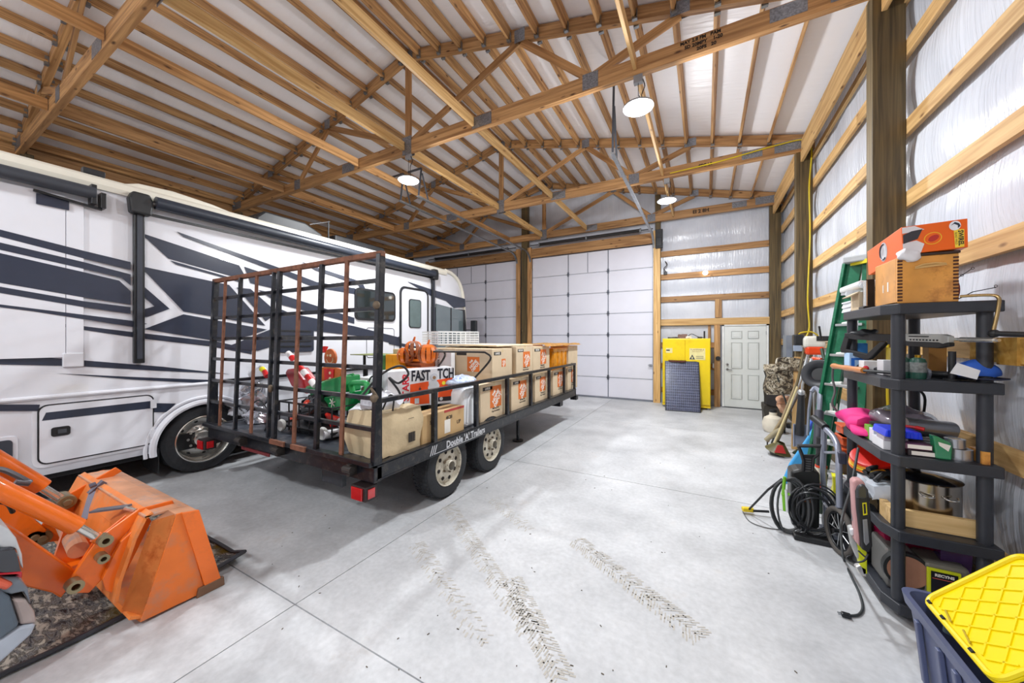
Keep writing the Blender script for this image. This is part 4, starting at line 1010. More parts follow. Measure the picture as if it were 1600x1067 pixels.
MB().prism([(.55, .2), (.72, .15), (.74, .4), (.62, .5)], .03, (-3.62, 0, 0), (0, 1, 0), (0, 0, 1)).box((-3.75, .58, .24), (-3.5, .72, .27)).build('latch_frame', OR, ld_)
a = P(150, 798, x=-3.6); b = P(205, 790, x=-3.25)
MB().bar(P(146, 798, x=-3.5), P(200, 791, x=-3.3), .05, .012).build('strap', mat('grey_strap', (96, 96, 104), .5), ld_)
MB().tube([P(196, 794, x=-3.28), P(212, 798, x=-3.22)], .014).build('chrome_spring', CHR, ld_)
MB().bar(P(163, 752, x=-4.0), P(140, 772, x=-4.0), .05, .03).bar(P(147, 765, x=-4.0), P(133, 812, x=-3.9), .035, .035).tube([P(140, 760, x=-3.95), P(150, 756, x=-3.95)], .018).build('latch_lever', mat('lever_grey', (100, 98, 112), .4, .4), ld_)
# rest of the tractor, out of frame on the left
MB().box((-4.1, -2.2, .55), (-3.4, -.75, 1.15)).build('hood', OR, ld_, bevel=.06)
for x in (-4.35, -3.15): MB().lathe([(.1, -.1), (.3, -.12), (.36, -.08), (.37, 0), (.36, .08), (.3, .12), (.1, .1)], (x, -1.3, .37), (1, 0, 0), n=32).build('front_tyre', RUB, ld_, smooth=True)
MB().box((-4.3, -1.35, .32), (-3.2, -1.25, .42)).box((-4.3, -1.6, .4), (-4.1, -1.4, 1.1)).box((-3.4, -1.6, .4), (-3.25, -1.4, 1.1)).build('front_axle', OR, ld_)

# grey and white nose of the machine at the left edge
gv = empty('utility_vehicle', (-2.95, -.1, 0), 0, 'grey and white machine nose with red trim at the lower left edge', 'vehicle')
GW = mat('pale_fairing', (196, 200, 204), .3, coat=.3); GD = mat('grey_fairing', (112, 120, 130), .3); GB = mat('dark_lamp', (30, 34, 44), .12, coat=1)
zg = lambda L: [(x / 4.323, y / 4.323 + 820) for x, y in L]
def nose(name, L, m, x0=-2.9, th=.14, bev=.012): return MB().prism(plx(zg(L), x0, 0), th, (x0 - th, 0, 0), (0, 1, 0), (0, 0, 1)).build(name, m, gv, bevel=bev)
nose('top_fairing', [(-260, -60), (0, 0), (60, 30), (110, 90), (150, 200), (158, 300), (120, 250), (0, 150), (-260, 60)], GW, -2.9, .25)
nose('dark_headlamp', [(-200, 130), (0, 158), (105, 150), (128, 210), (152, 330), (100, 345), (0, 340), (-200, 300)], GB, -2.88, .2)
nose('red_trim', [(-200, 335), (0, 330), (155, 318), (150, 365), (100, 345), (0, 350), (-200, 360)], mat('red_plastic', (176, 20, 40), .2, coat=.5), -2.87, .2)
nose('orange_insert', [(-100, 362), (0, 350), (80, 385), (100, 400), (40, 450), (0, 435), (-100, 440)], mat('coral_plastic', (214, 96, 70), .3), -2.88, .2)
nose('side_fairing', [(-200, 440), (0, 350), (120, 350), (190, 430), (210, 540), (160, 450), (75, 470), (0, 450)], GD, -2.89, .25)
nose('lower_fairing', [(75, 505), (180, 500), (235, 590), (250, 665), (135, 680), (110, 600)], mat('dusty_plastic', (170, 156, 152), .5), -2.89, .2)
nose('belly_panel', [(-260, 470), (0, 445), (70, 490), (132, 680), (0, 780), (-260, 820)], mat('slate_panel', (84, 96, 108), .35), -2.87, .25)
nose('skid_plate', [(-260, 830), (0, 780), (130, 690), (248, 668), (215, 740), (0, 935), (-260, 1080)], mat('pale_grey_panel', (168, 176, 188), .3), -2.88, .2)
for x in (-3.2,): MB().lathe([(.08, -.09), (.2, -.1), (.26, -.06), (.27, 0), (.26, .06), (.2, .1), (.08, .09)], (-3.0, -.25, .27), (1, 0, 0), n=28).build('front_tyre', RUB, gv, smooth=True)
MB().box((-3.15, -.9, .25), (-2.95, .1, .5)).build('chassis', BLKP, gv)
# ---------------- loose things in the trailer ----------------
WHT = mat('white_plastic', (226, 230, 234), .3, var=.03); GRN = mat('tub_green', (24, 140, 74), .25, var=.1, coat=.5); REDP = mat('bright_red', (206, 34, 36), .3, var=.1)
PUMP = mat('pumpkin_orange', (232, 116, 22), .3, var=.12, coat=.4); PBR = mat('pumpkin_brown', (150, 84, 46), .6)
def thing(name, label, cat, loc, rz=0, group=None): return empty(name, loc, rz, label, cat, group)
# woven sack with bag liner
o = thing('paper_sack', 'bulging tan sack with barcode and scrunched clear liner by the gate post', 'sack', (-2.65, 2.35, HD))
s = MB().cbox((-2.66, 2.37, HD + .2), (.42, .46, .40)); s.sub(5)
for v in s.bm.verts:
    d = v.co - Vector((-2.66, 2.37, HD + .2)); k = 1 + .13 * (1 - abs(d.z) / .2) ; v.co.x = -2.66 + d.x * k; v.co.y = 2.37 + d.y * k
    if d.z > .15: v.co.z += .03 * noise.noise(v.co * 9)
s.wob(.035, 6, 3).wob(.012, 18, 1).build('sack_body', mat('sack_tan', (206, 186, 150), .8, bump=.3, bscale=30, var=.12), o, smooth=True, bevel=0)
M = face_m((-2.445, 2.47, HD + .1), (0, 1, 0), (0, 0, 1)); b = MB()
for k in range(11): b.box((-2.419, 2.43 + k * .008, HD + .08), (-2.417, 2.434 + k * .008 + (.002 if k % 3 else 0), HD + .17))
b.box((-2.419, 2.43, HD + .3), (-2.417, 2.5, HD + .304)).build('barcode', KPR, o)
s = MB().sph((-2.68, 2.36, 1.10), .17, (1.05, 1.1, .5), n=26); s.wob(.06, 9, 4).build('clear_liner', mat('liner', (216, 218, 226), .2, var=.08), o, smooth=True)
MB().tube([(-2.50, 2.2, 1.08), (-2.46, 2.24, 1.2), (-2.47, 2.3, 1.16), (-2.46, 2.28, 1.02), (-2.45, 2.36, .98)], .008, smooth=5).build('draw_cord', BLKP, o)
o = MB().tube([(-2.75, 2.15, 1.15), (-2.7, 2.35, 1.36), (-2.62, 2.52, 1.44), (-2.55, 2.56, 1.36), (-2.58, 2.46, 1.28), (-2.66, 2.42, 1.33), (-2.62, 2.5, 1.2), (-2.6, 2.55, 1.05)], .011, smooth=6).build('black_cable', BLKP, smooth=True); tag(o, 'thick black cable looping up over the tan sack and top rail', 'cable')
# long carton by the rail
o = thing('long_carton', 'long brown carton with red top edge standing against the right rail', 'box', (-2.53, 2.95, HD))
MB().box((-2.63, 2.62, HD), (-2.425, 3.30, .945)).build('carton_body', mat('kraft', (190, 158, 112), .75, var=.08), o, bevel=.004)
MB().box((-2.426, 2.95, .92), (-2.4235, 3.30, .946)).build('red_strip', mat('faded_red', (170, 60, 54), .6), o)
b = MB(); b.box((-2.4245, 2.955, .70), (-2.4235, 3.05, .84)).build('white_label', WPR, o)
b = MB()
for t, y, z, s_ in (('4K28', 3.03, .86, .05), ('S4', 2.75, .86, .05), ('UP', 3.2, .78, .06)): b.text(t, s_, face_m((-2.4235, y, z), (0, 1, 0), (0, 0, 1)), bold=.001, depth=.0004)
b.build('black_lettering', KPR, o)
# FASTPITCH box
A = Vector((-2.99, 2.70, .95)); B = Vector((-2.62, 3.36, .95)); ux = (B - A).normalized(); L = (B - A).length; nn = ux.cross(Vector((0, 0, 1))); H = .41
o = thing('sports_gear_box', 'white and orange sports box with catcher picture, standing on the long carton', 'box', tuple(A.lerp(B, .5)))
MB().prism([(0, 0), (L, 0), (L, H + .01), (0, H - .01)], -.26, A, ux, (0, 0, 1)).build('box_body', mat('box_white', (222, 224, 230), .4), o, bevel=.004)
def onb(u, z, k=.001): return A + ux * u + Vector((0, 0, z)) + nn * k
mo = MB(); ORB = mat('print_orange', (232, 84, 28), .4)
mo.prism([(.24, .02), (.46, .02), (.45, .27), (.24, .25)], .0012, onb(0, 0), ux, (0, 0, 1)); mo.prism([(.55, .08), (.74, .08), (.74, .30), (.55, .28)], .0012, onb(0, 0), ux, (0, 0, 1)); mo.build('orange_print', ORB, o)
mk = MB(); mk.text('FAST', .16, face_m(onb(.36, .335, .003), ux, (0, 0, 1)), bold=.005, depth=.0004, sx=.62); mk.text('TCH', .16, face_m(onb(.66, .345, .003), ux, (0, 0, 1)), bold=.005, depth=.0004, sx=.62)
mk.prism([(.53, .03), (.74, .03), (.74, .08), (.53, .08)], .0012, onb(0, 0, .0014), ux, (0, 0, 1))
mk.prism([(.33, .19), (.345, .2), (.35, .225), (.355, .2), (.37, .19), (.35, .18)], .0006, onb(0, 0, .004), ux, (0, 0, 1))
mk.build('black_lettering', mat('ink_navy', (30, 32, 44), .5), o)
mk = MB(); mk.text('STARR', .1, face_m(onb(.195, .22, .003), (0, 0, 1), tuple(-ux)), bold=.003, depth=.0004, sx=1.05); mk.build('red_lettering', mat('ink_red', (206, 32, 52), .5), o)
mg = MB(); mg.prism([(.46, .0), (.56, .0), (.56, .12), (.58, .22), (.56, .26), (.52, .28), (.47, .27), (.44, .2), (.46, .12)], .0012, onb(0, 0, .005), ux, (0, 0, 1)); mg.cyl(onb(.515, .32, .004), onb(.515, .32, .008), .04, n=18)
mg.prism([(.29, .03), (.34, .03), (.34, .09), (.29, .09)], .0008, onb(0, 0, .005), ux, (0, 0, 1)); mg.cyl(onb(.60, .06, .004), onb(.60, .06, .006), .02, n=14); mg.build('figure_print', mat('print_grey', (200, 204, 212), .5), o)
mg = MB(); mg.cyl(onb(.515, .31, .008), onb(.515, .31, .010), .02, n=12); mg.build('face_print', mat('print_tan', (150, 116, 84), .5), o)
mg = MB(); mg.cyl(onb(.63, .24, .003), onb(.63, .24, .006), .022, n=14); mg.build('ball_print', mat('print_yellow', (220, 214, 60), .5), o)
# white tub with plastic-wrapped lid
o = thing('white_tub', 'tall white plastic tub with rounded corners beside the first carton', 'tub', (-2.62, 3.46, HD))
MB().prism(rrect(3.33, 3.66, 0, .47, .08), .34, (-2.80, 0, HD), (0, 1, 0), (0, 0, 1)).build('tub_body', WHT, o, bevel=.03, smooth=True)
MB().tube([(-2.45, 3.40, .72), (-2.45, 3.42, .98), (-2.45, 3.52, 1.05), (-2.45, 3.6, .98)], .012, smooth=5).build('tub_rib', WHT, o, smooth=True)
s = MB().sph((-2.66, 3.52, 1.19), .2, (.95, 1.25, .34), n=26); s.wob(.03, 11, 2)
o = s.build('plastic_parcel', mat('blue_print_plastic', (196, 210, 240), .15, var=.3, scale=22, dirt=(60, 96, 200), dscale=16), smooth=True); tag(o, 'blue and white plastic-wrapped parcel lying on the white tub', 'parcel')
# cart with black tube handle and brown tray
o = thing('garden_cart', 'brown cart tray with bent black tube handles in front of the cartons', 'cart', (-3.2, 3.5, HD))
MB().prism([(-3.55, 1.18), (-2.82, 1.18), (-2.92, .95), (-3.45, .95)], -.34, (0, 3.42, 0), (1, 0, 0), (0, 0, 1)).box((-3.58, 3.40, 1.17), (-2.79, 3.80, 1.2)).build('cart_tray', mat('brown_tray', (116, 84, 54), .5), o, bevel=.01)
for x in (-3.4, -3.0):
    for y in (3.45, 3.7): MB().box((x, y, HD), (x + .04, y + .05, .96)).build('cart_leg', BLKP, o)
h = P(762, 551, y=3.5)
MB().tube([P(665, 549, y=3.3), P(745, 550, y=3.45), P(760, 552, y=3.45), P(766, 562, y=3.42), P(742, 590, y=3.3)], .012, smooth=5).build('cart_handle', mat('bent_tube', (52, 48, 46), .3, .5), o, smooth=True)
MB().tube([P(668, 548, y=3.32), P(690, 548, y=3.4), P(695, 556, y=3.4), P(684, 574, y=3.35)], .012, smooth=5).build('cart_handle', MATS['bent_tube'], o, smooth=True)
# white wire crate
o = thing('wire_crate', 'white open-mesh plastic crate upside down on top of the cartons', 'crate', (-3.42, 4.3, 1.625), R(-28))
mb = MB(); X0_, X1_, Y0_, Y1_, Z0_, Z1_ = -.32, .32, -.32, .32, 0, .19
for k in range(15):
    x = X0_ + (X1_ - X0_) * k / 14
    mb.box((x - .004, Y0_, Z1_ - .006), (x + .004, Y1_, Z1_)).box((x - .004, Y0_, 0), (x + .004, Y0_ + .006, Z1_)).box((x - .004, Y1_ - .006, 0), (x + .004, Y1_, Z1_))
for k in range(10):
    y = Y0_ + (Y1_ - Y0_) * k / 9
    mb.box((X0_, y - .004, Z1_ - .006), (X1_, y + .004, Z1_)).box((X0_, y - .004, 0), (X0_ + .006, y + .004, Z1_)).box((X1_ - .006, y - .004, 0), (X1_, y + .004, Z1_))
for z in (0, .035, .07, .105, .14, .18):
    w_ = .006 if z in (0, .18) else .003
    mb.box((X0_ - w_, Y0_ - w_, z), (X1_ + w_, Y0_ + w_, z + .01)).box((X0_ - w_, Y1_ - w_, z), (X1_ + w_, Y1_ + w_, z + .01)).box((X0_ - w_, Y0_, z), (X0_ + w_, Y1_, z + .01)).box((X1_ - w_, Y0_, z), (X1_ + w_, Y1_, z + .01))
mb.build('mesh_shell', WHT, o, world=False)
# pumpkin cut-outs
for i, (px_, py_, y, r, tilt, lab) in enumerate(((668, 553, 3.35, .115, .3, 'orange slatted metal pumpkin with stem, nearest the wire crate'), (646, 545, 3.5, .10, -.3, 'orange metal pumpkin behind the nearest one, with brown leaf'), (634, 555, 3.45, .10, .1, 'leftmost orange metal pumpkin lying on its side'))):
    c = P(px_, py_, y=y); o = thing('metal_pumpkin', lab, 'decoration', (c.x, c.y, c.z - r), tilt, 'metal pumpkins piled in the trailer')
    n = 12 if i == 0 else 9
    for k in range(n):
        a = 2 * PI * k / n; pts = [(r * (.35 + .75 * math.sin(PI * (j / 8))) * math.cos(a), r * (.35 + .75 * math.sin(PI * j / 8)) * math.sin(a), r * (1 - math.cos(PI * j / 8))) for j in range(9)]
        s = MB()
        for p, q in zip(pts, pts[1:]): s.bar(p, q, r * .44, .006, up=(math.cos(a), math.sin(a), 0))
        s.build('slat', PUMP if k % 4 else PBR, o, world=False)
    MB().cyl((0, 0, 2 * r - .01), (.02, .01, 2 * r + .06), .018, .012, n=8).build('stem', PUMP, o, world=False)
o = thing('slatted_crate', 'brown and orange slatted basket lying under the pumpkins', 'basket', tuple(P(643, 560, y=3.6)))
a = P(626, 545, y=3.55); b = P(660, 577, y=3.55)
for k in range(5):
    z = b.z + (a.z - b.z) * k / 5
    MB().box((a.x, 3.5, z), (b.x, 3.53, z + .03)).build('slat', mat('slat_brown', (150, 74, 34), .4) if k % 2 else PUMP, o)
MB().box((a.x, 3.53, b.z), (b.x, 3.8, a.z - .02)).build('basket_body', MATS['slat_brown'], o)
# green / orange bins with white covered table underneath
o = thing('folding_table_green', 'green-edged table top lying level behind the ramp gate', 'table', tuple(P(590, 575, y=3.1)))
a = P(556, 553, y=3.6); b = P(628, 549, y=3.6)
MB().box((a.x, 3.5, a.z - .012), (b.x, 4.0, a.z)).build('table_top', mat('olive_top', (120, 128, 70), .5), o)
for x in (a.x + .05, b.x - .05): MB().box((x - .015, 3.7, HD), (x + .015, 3.73, a.z - .012)).build('leg', BLKP, o)
o = thing('storage_bin', 'dark green bin end standing beside the yellow-orange bin', 'bin', tuple(P(598, 577, y=3.4))); a = P(591, 553, y=3.4); b = P(602, 578, y=3.4)
MB().box((a.x - .1, 3.4, HD + .2), (b.x, 3.75, a.z - .015)).build('bin_body', mat('bin_green', (64, 112, 56), .4), o, bevel=.01); MB().box((a.x - .1, 3.45, HD), (b.x, 3.7, HD + .2)).build('bin_base', BLKP, o)
o = thing('storage_bin', 'yellow-orange bin between the green bin and the pumpkins', 'bin', tuple(P(614, 577, y=3.4))); a = P(602.5, 552, y=3.4); b = P(624, 579, y=3.4)
MB().box((a.x, 3.4, b.z), (b.x, 3.75, a.z - .015)).box(((a.x + b.x) / 2 - .004, 3.395, b.z), ((a.x + b.x) / 2 + .004, 3.4, a.z - .02)).build('bin_body', mat('bin_orange', (236, 158, 22), .35), o, bevel=.01); MB().box((a.x, 3.45, HD), (b.x, 3.7, b.z)).build('bin_base', BLKP, o)
s = MB().cbox((-3.5, 3.3, 1.15), (.9, .4, .12)); s.sub(4); s.wob(.03, 5, 8)
o = s.build('white_cover', mat('white_sheet', (222, 226, 232), .5), smooth=True); tag(o, 'rumpled white sheet bundle in front of the bins', 'cloth')
s = MB().box((-3.95, 3.1, HD), (-3.1, 3.45, 1.09)).build('grey_green_case', mat('case_green', (70, 88, 66), .5), bevel=.04); tag(s, 'dull green case under the white sheet bundle', 'case')
o = thing('white_post_box', 'tall narrow white box with black upright lettering behind the pumpkins', 'box', tuple(P(692, 575, y=3.85))); a = P(680, 549, y=3.82); b = P(705, 575, y=3.82)
MB().box((a.x, 3.82, HD), (b.x, 3.9, a.z)).build('box_body', WHT, o); MB().text('HWK LTD', .05, face_m((a.x + .06, 3.818, (a.z + b.z) / 2), (0, 0, 1), (-1, 0, 0)), depth=.0005).build('lettering', KPR, o)
# gingerbread figure
c = P(515, 559, y=2.85); o = thing('gingerbread_figure', 'brown gingerbread figure with red bow and white icing smile', 'decoration', tuple(c)); r = .115
GB_ = mat('gingerbread', (196, 102, 44), .5, var=.06)
MB().cyl(c, c + Vector((0, .03, 0)), r, n=32).build('head', GB_, o, bevel=.006)
bo = c + Vector((0, 0, -.24)); MB().prism([(-.17, -.04), (-.24, .1), (-.12, .12), (0, .16), (.12, .12), (.24, .1), (.17, -.06), (.14, -.3), (-.14, -.3)], -.03, bo, (1, 0, 0), (0, 0, 1)).build('body', GB_, o, bevel=.004)
MB().prism([(-.08, -.12), (.08, -.12), (.1, .1), (-.1, .1)], -.01, bo + Vector((0, -.012, 0)), (1, 0, 0), (0, 0, 1)).build('red_vest', REDP, o)
for x, z, q in ((-.035, .03, .014), (.02, .03, .018)): MB().cyl(c + Vector((x, -.006, z)), c + Vector((x, 0, z)), q, n=12).build('icing_eye', mat('icing', (240, 226, 190), .5), o)
for z in (.05, -.02): MB().cyl(bo + Vector((.03, -.02, z)), bo + Vector((.03, -.012, z)), .018, n=12).build('icing_button', MATS['icing'], o)
MB().tube([c + Vector((-.06, -.003, -.02)), c + Vector((-.03, -.003, -.06)), c + Vector((.02, -.003, -.065)), c + Vector((.06, -.003, -.04)), c + Vector((.065, -.003, 0))], .005, n=6, smooth=4).build('icing_smile', MATS['icing'], o)
MB().cyl(c + Vector((-.15, 0, .1)), c + Vector((-.09, 0, .07)), .045, .008, n=10).cyl(c + Vector((-.10, .01, .14)), c + Vector((-.09, 0, .07)), .035, .008, n=10).build('bow', REDP, o)
MB().box((bo.x - .02, 2.87, HD), (bo.x + .02, 2.9, bo.z - .25)).build('stake', WOOD, o)
# candy cane
p0 = P(450, 551, y=2.6); p1 = P(493, 603, y=2.6); o = thing('candy_cane', 'red and white striped candy cane stick leaning in front of the gingerbread figure', 'decoration', tuple(p1))
for k in range(7):
    a = p0.lerp(p1, k / 7); b = p0.lerp(p1, (k + 1) / 7)
    MB().cyl(a, b + (b - a) * 0, .038 if k else .03, .038, n=18).build('stripe', REDP if k % 2 else mat('candy_white', (236, 232, 232), .3), o, smooth=True)
MB().tube([P(412, 590, y=2.75), P(430, 600, y=2.75), P(470, 610, y=2.75), P(490, 603, y=2.75)], .03, smooth=4).build('sleigh_runner', mat('deep_red', (140, 20, 30), .3), o) if False else None
# red sleigh curl
o = MB().prism([(0, 0), (.16, .02), (.34, -.12), (.42, -.3), (.1, -.22), (-.05, -.05)], -.2, P(448, 577, y=2.7), (1, 0, 0), (0, 0, 1)).build('red_sleigh', mat('deep_red', (160, 20, 34), .3, coat=.4), bevel=.02); tag(o, 'dark red sleigh shape under the candy cane', 'decoration')
# green elf tub
c = P(530, 610, y=2.7); o = thing('green_elf_tub', 'large shiny green tub with snowflake and bent green elf legs', 'decoration', (c.x, c.y, .95))
a = P(480, 605, y=2.65); b = P(552, 585, y=2.75); d = P(548, 612, y=2.7); e = P(492, 618, y=2.65)
g1 = MB(); g1.prism([((q.x), (q.z)) for q in (a, b, d, e)], -.25, (0, 2.6, 0), (1, 0, 0), (0, 0, 1)).build('tub_side', GRN, o, bevel=.02)
g1 = MB(); L_ = [P(508, 620, y=2.6), P(552, 612, y=2.6), P(545, 642, y=2.6), P(508, 640, y=2.6)]; g1.prism([(q.x, q.z) for q in L_], -.22, (0, 2.58, 0), (1, 0, 0), (0, 0, 1)).build('tub_foot', GRN, o, bevel=.015)
MB().tube([a, a.lerp(b, .5) + Vector((0, 0, .01)), b], .016).build('tub_rim', GRN, o, smooth=True)
MB().tube([P(551, 612, y=2.7), P(549, 600, y=2.68), P(560, 598, y=2.66), P(573, 600, y=2.66), P(572, 612, y=2.66), P(564, 620, y=2.66)], .033, smooth=5, n=12).build('elf_leg', mat('green_tube', (60, 170, 96), .2, coat=.6), o, smooth=True)
sn = MB(); sc_ = P(519, 629, y=2.57)
for k in range(3):
    a_ = R(60 * k + 15); v = Vector((math.cos(a_), 0, math.sin(a_))) * .055; sn.bar(sc_ - v, sc_ + v, .004, .01)
sn.build('snowflake', WPR, o)
# silver foil bag and bulging bags
for i, (px_, py_, y, sc, lab) in enumerate(((392, 622, 2.5, (.9, .8, 1), 'crinkled silver foil balloon bag behind the left rusty bars'), (405, 660, 2.42, (1.0, .8, .9), 'lower silver foil bundle on the trailer deck'), (372, 650, 2.5, (.6, .6, 1.1), 'pale translucent bag at the left rear of the trailer'))):
    c = P(px_, py_, y=y); s = MB().sph(c, .2, sc, n=28); s.wob(.06, 8, i * 3 + 1); s.wob(.03, 22, i)
    zmin = min(v.co.z for v in s.bm.verts)
    if i: 
        for v in s.bm.verts: v.co.z = max(v.co.z + max(0, HD + .005 - zmin) * 0, HD + .005)
    o = s.build('foil_bag', mat('silver_foil', (200, 202, 210), .22, .85, var=.2, scale=12) if i < 2 else mat('translucent_bag', (210, 212, 218), .3), smooth=True); tag(o, lab, 'bag')
s = MB().sph(P(405, 585, y=2.6), .12, (1.2, .8, .9), n=20); s.wob(.05, 10, 9); o = s.build('white_bag', MATS['translucent_bag'], smooth=True); tag(o, 'white plastic bag above the foil bundle', 'bag')
c = P(413, 580, y=2.5); o = thing('toy_parrot', 'small yellow and red toy sticking out of the white bag', 'toy', tuple(c)); MB().cyl(c + Vector((-.06, 0, .03)), c, .035, .03, n=12).build('yellow_end', mat('toy_yellow', (226, 214, 30), .4), o); MB().cyl(c, c + Vector((.07, 0, -.06)), .03, .035, n=12).build('red_end', REDP, o)
# black wire wagon and junk behind the gate
o = thing('wire_wagon', 'black wire-frame cart on the trailer deck behind the gate centre', 'cart', (-3.95, 2.5, HD))
w_ = MB(); xa, xb, yA, yB, zA_, zB_ = -4.3, -3.35, 2.3, 2.9, HD + .02, HD + .33
for z in (zA_ + .05, zB_):
    w_.tube([(xa, yA, z), (xb, yA, z), (xb, yB, z), (xa, yB, z)], .012, closed=True, n=6)
for k in range(6):
    x = xa + (xb - xa) * k / 5; w_.cyl((x, yA, zA_), (x, yA, zB_), .009, n=6).cyl((x, yB, zA_), (x, yB, zB_), .009, n=6)
w_.bar((xa, yA, zA_ + .06), (xb, yA + .1, zB_ - .02), .012, .012).build('wire_frame', BLK, o)
MB().box((xa, yA, zA_ + .03), (xb, yB, zA_ + .05)).build('wagon_floor', BLKP, o)
for x in (xa + .1, xb - .1): MB().lathe([(0, -.02), (.06, -.02), (.07, 0), (.06, .02), (0, .02)], (x, yA - .03, HD + .07), (0, 1, 0), n=20).build('wheel', mat('pale_wheel', (190, 190, 186), .4), o, smooth=True)
rnd = random.Random(5)
for i, (px_, py_, c_, sh_, lab) in enumerate((
        (468, 640, (238, 230, 226), 'ball', 'red and white round ornament on the wire cart'), (483, 632, (222, 60, 30), 'ball', 'orange-red ball ornament on the wire cart'),
        (497, 640, (236, 232, 230), 'ball', 'white ball ornament right of the orange one'), (462, 655, (214, 70, 40), 'ball', 'small orange-red ornament low on the wire cart'),
        (517, 655, (212, 40, 30), 'cone', 'red cone ornament below the green tub'), (533, 662, (232, 232, 236), 'cone', 'white cone hat lying on its side by the red cone'),
        (505, 680, (200, 200, 204), 'roll', 'white roll lying on the deck at the gate foot'), (545, 680, (28, 30, 34), 'roll', 'black tube end beside the tan sack'))):
    c = P(px_, py_, y=2.25 if sh_ == 'roll' else 2.55); m_ = mat('orn%d' % i, c_, .3, coat=.4)
    if sh_ == 'ball': s = MB().sph(c, .065, n=20)
    elif sh_ == 'cone': s = MB().cyl(c + Vector((-.08, 0, .05)), c + Vector((.12, 0, -.04)), .02, .08, n=18)
    else: c.z = max(c.z, HD + .05); s = MB().cyl(c, c + Vector((.05, .22, 0)), .045, n=18)
    o = s.build({'ball': 'round_ornament', 'cone': 'cone_ornament', 'roll': 'roll'}[sh_], m_, smooth=True); tag(o, lab, 'ornament' if sh_ != 'roll' else 'tube')
s = MB().sph((-4.05, 2.62, .86), .22, (1.2, .8, .8), n=24); s.wob(.08, 7, 2); s.wob(.03, 20, 5); o = s.build('black_bag', mat('bin_liner', (22, 24, 30), .18, coat=.5), smooth=True); tag(o, 'shiny black plastic bag inside the wire cart', 'bag')
s = MB().tube([P(385, 640, y=2.3), P(405, 625, y=2.25), P(420, 650, y=2.2), P(410, 680, y=2.2), P(395, 700, y=2.25), P(420, 690, y=2.2)], .008, smooth=6); o = s.build('extension_cord', BLKP); tag(o, 'thin black cord tangled beside the foil bundle', 'cord')
for k, (px_, py_, y, r) in enumerate(((560, 600, 2.7, .09), (565, 618, 2.5, .1))):
    c = P(px_ + 25, py_, y=y); o = MB().tube([c + Vector((r * math.cos(a), 0, r * math.sin(a))) for a in [2 * PI * j / 16 for j in range(16)]], .009, closed=True, n=6).build('extension_cord', BLKP); tag(o, ['black cord loop just right of the green elf legs', 'lower black cord loop above the tan sack'][k], 'cord')
s = MB().cbox((-3.05, 2.6, .83), (.4, .4, .32)); s.sub(4); s.wob(.06, 6, 12); o = s.build('white_cushion', mat('quilt', (206, 208, 214), .6), smooth=True); tag(o, 'padded white bundle standing behind the tan sack', 'bundle')
# ---------------- end wall things ----------------
YEL = mat('cabinet_yellow', (240, 208, 10), .3, var=.03, dirt=(226, 190, 10), dscale=3)
o = thing('safety_cabinet', 'tall yellow two-door safety cabinet with warning labels by the end wall', 'cabinet', (-.42, 9.9, 0))
MB().box((-.95, 9.7, .09), (.11, 10.15, 1.72)).build('cabinet_body', YEL, o, bevel=.008)
for a, b in ((-.94, -.44), (-.432, .10)): MB().box((a, 9.675, .12), (b, 9.7, 1.70)).build('cabinet_door', YEL, o, bevel=.004)
MB().box((-.95, 9.69, .05), (.11, 10.1, .09)).build('plinth', YEL, o)
for x in (-.9, .06): MB().cyl((x, 9.75, 0), (x, 9.75, .06), .03, n=12).build('foot', GALV, o)
MB().box((-.87, 9.672, 1.36), (-.72, 9.675, 1.48)).build('label_sheet', mat('label_cream', (226, 214, 150), .5), o); MB().box((-.34, 9.672, 1.20), (0, 9.675, 1.48)).build('label_sheet', MATS['label_cream'], o)
b = MB(); b.text('FLAMMABLE', .052, face_m((-.17, 9.671, 1.445), (1, 0, 0), (0, 0, 1)), depth=.0004, sx=1.05).text('KEEP FIRE AWAY', .03, face_m((-.17, 9.671, 1.40), (1, 0, 0), (0, 0, 1)), depth=.0004)
b.build('red_lettering', mat('faded_red_ink', (150, 96, 40), .5), o)
b = MB(); b.prism([(-.34, 1.21), (-.22, 1.21), (-.28, 1.33)], .001, (0, 9.671, 0), (1, 0, 0), (0, 0, 1)); b.box((-.86, 9.671, 1.41), (-.78, 9.672, 1.44)).box((-.2, 9.671, 1.24), (-.04, 9.672, 1.25)).box((-.2, 9.671, 1.28), (-.04, 9.672, 1.29)); b.build('black_symbol', mat('navy_ink', (30, 40, 60), .5), o)
MB().prism([(-.30, 1.23), (-.26, 1.23), (-.28, 1.29)], .0012, (0, 9.669, 0), (1, 0, 0), (0, 0, 1)).build('symbol_centre', mat('label_cream2', (226, 214, 150), .5), o)
rnd = random.Random(2)
for i, (x, w_, h, c, lab, n_) in enumerate(((-.70, .26, .035, (44, 42, 40), 'flat dark part lying at the left on the yellow cabinet', 'flat_part'), (-.5, .2, .10, (120, 92, 84), 'brown crumpled bundle on top of the yellow cabinet', 'bundle'), (-.36, .12, .06, (216, 214, 208), 'small white piece beside the brown bundle on the cabinet', 'small_box'), (-.12, .1, .03, (50, 50, 52), 'small black part on the middle right of the cabinet', 'small_part'))):
    s = MB().box((x - w_ / 2, 9.8, 1.72), (x + w_ / 2, 9.95, 1.72 + h)); s.sub(3); s.wob(.02, 14, i)
    for v in s.bm.verts: v.co.z = max(v.co.z, 1.721)
    o = s.build(n_, mat('cabtop%d' % i, c, .6), smooth=True); tag(o, lab, 'clutter')
o = MB().tube([(-.4, 9.85, 1.75), (-.3, 9.85, 1.83), (-.15, 9.85, 1.76), (0, 9.85, 1.735)], .008, smooth=5).build('black_cable', BLKP); tag(o, 'thin black cable arching over the cabinet top', 'cable')
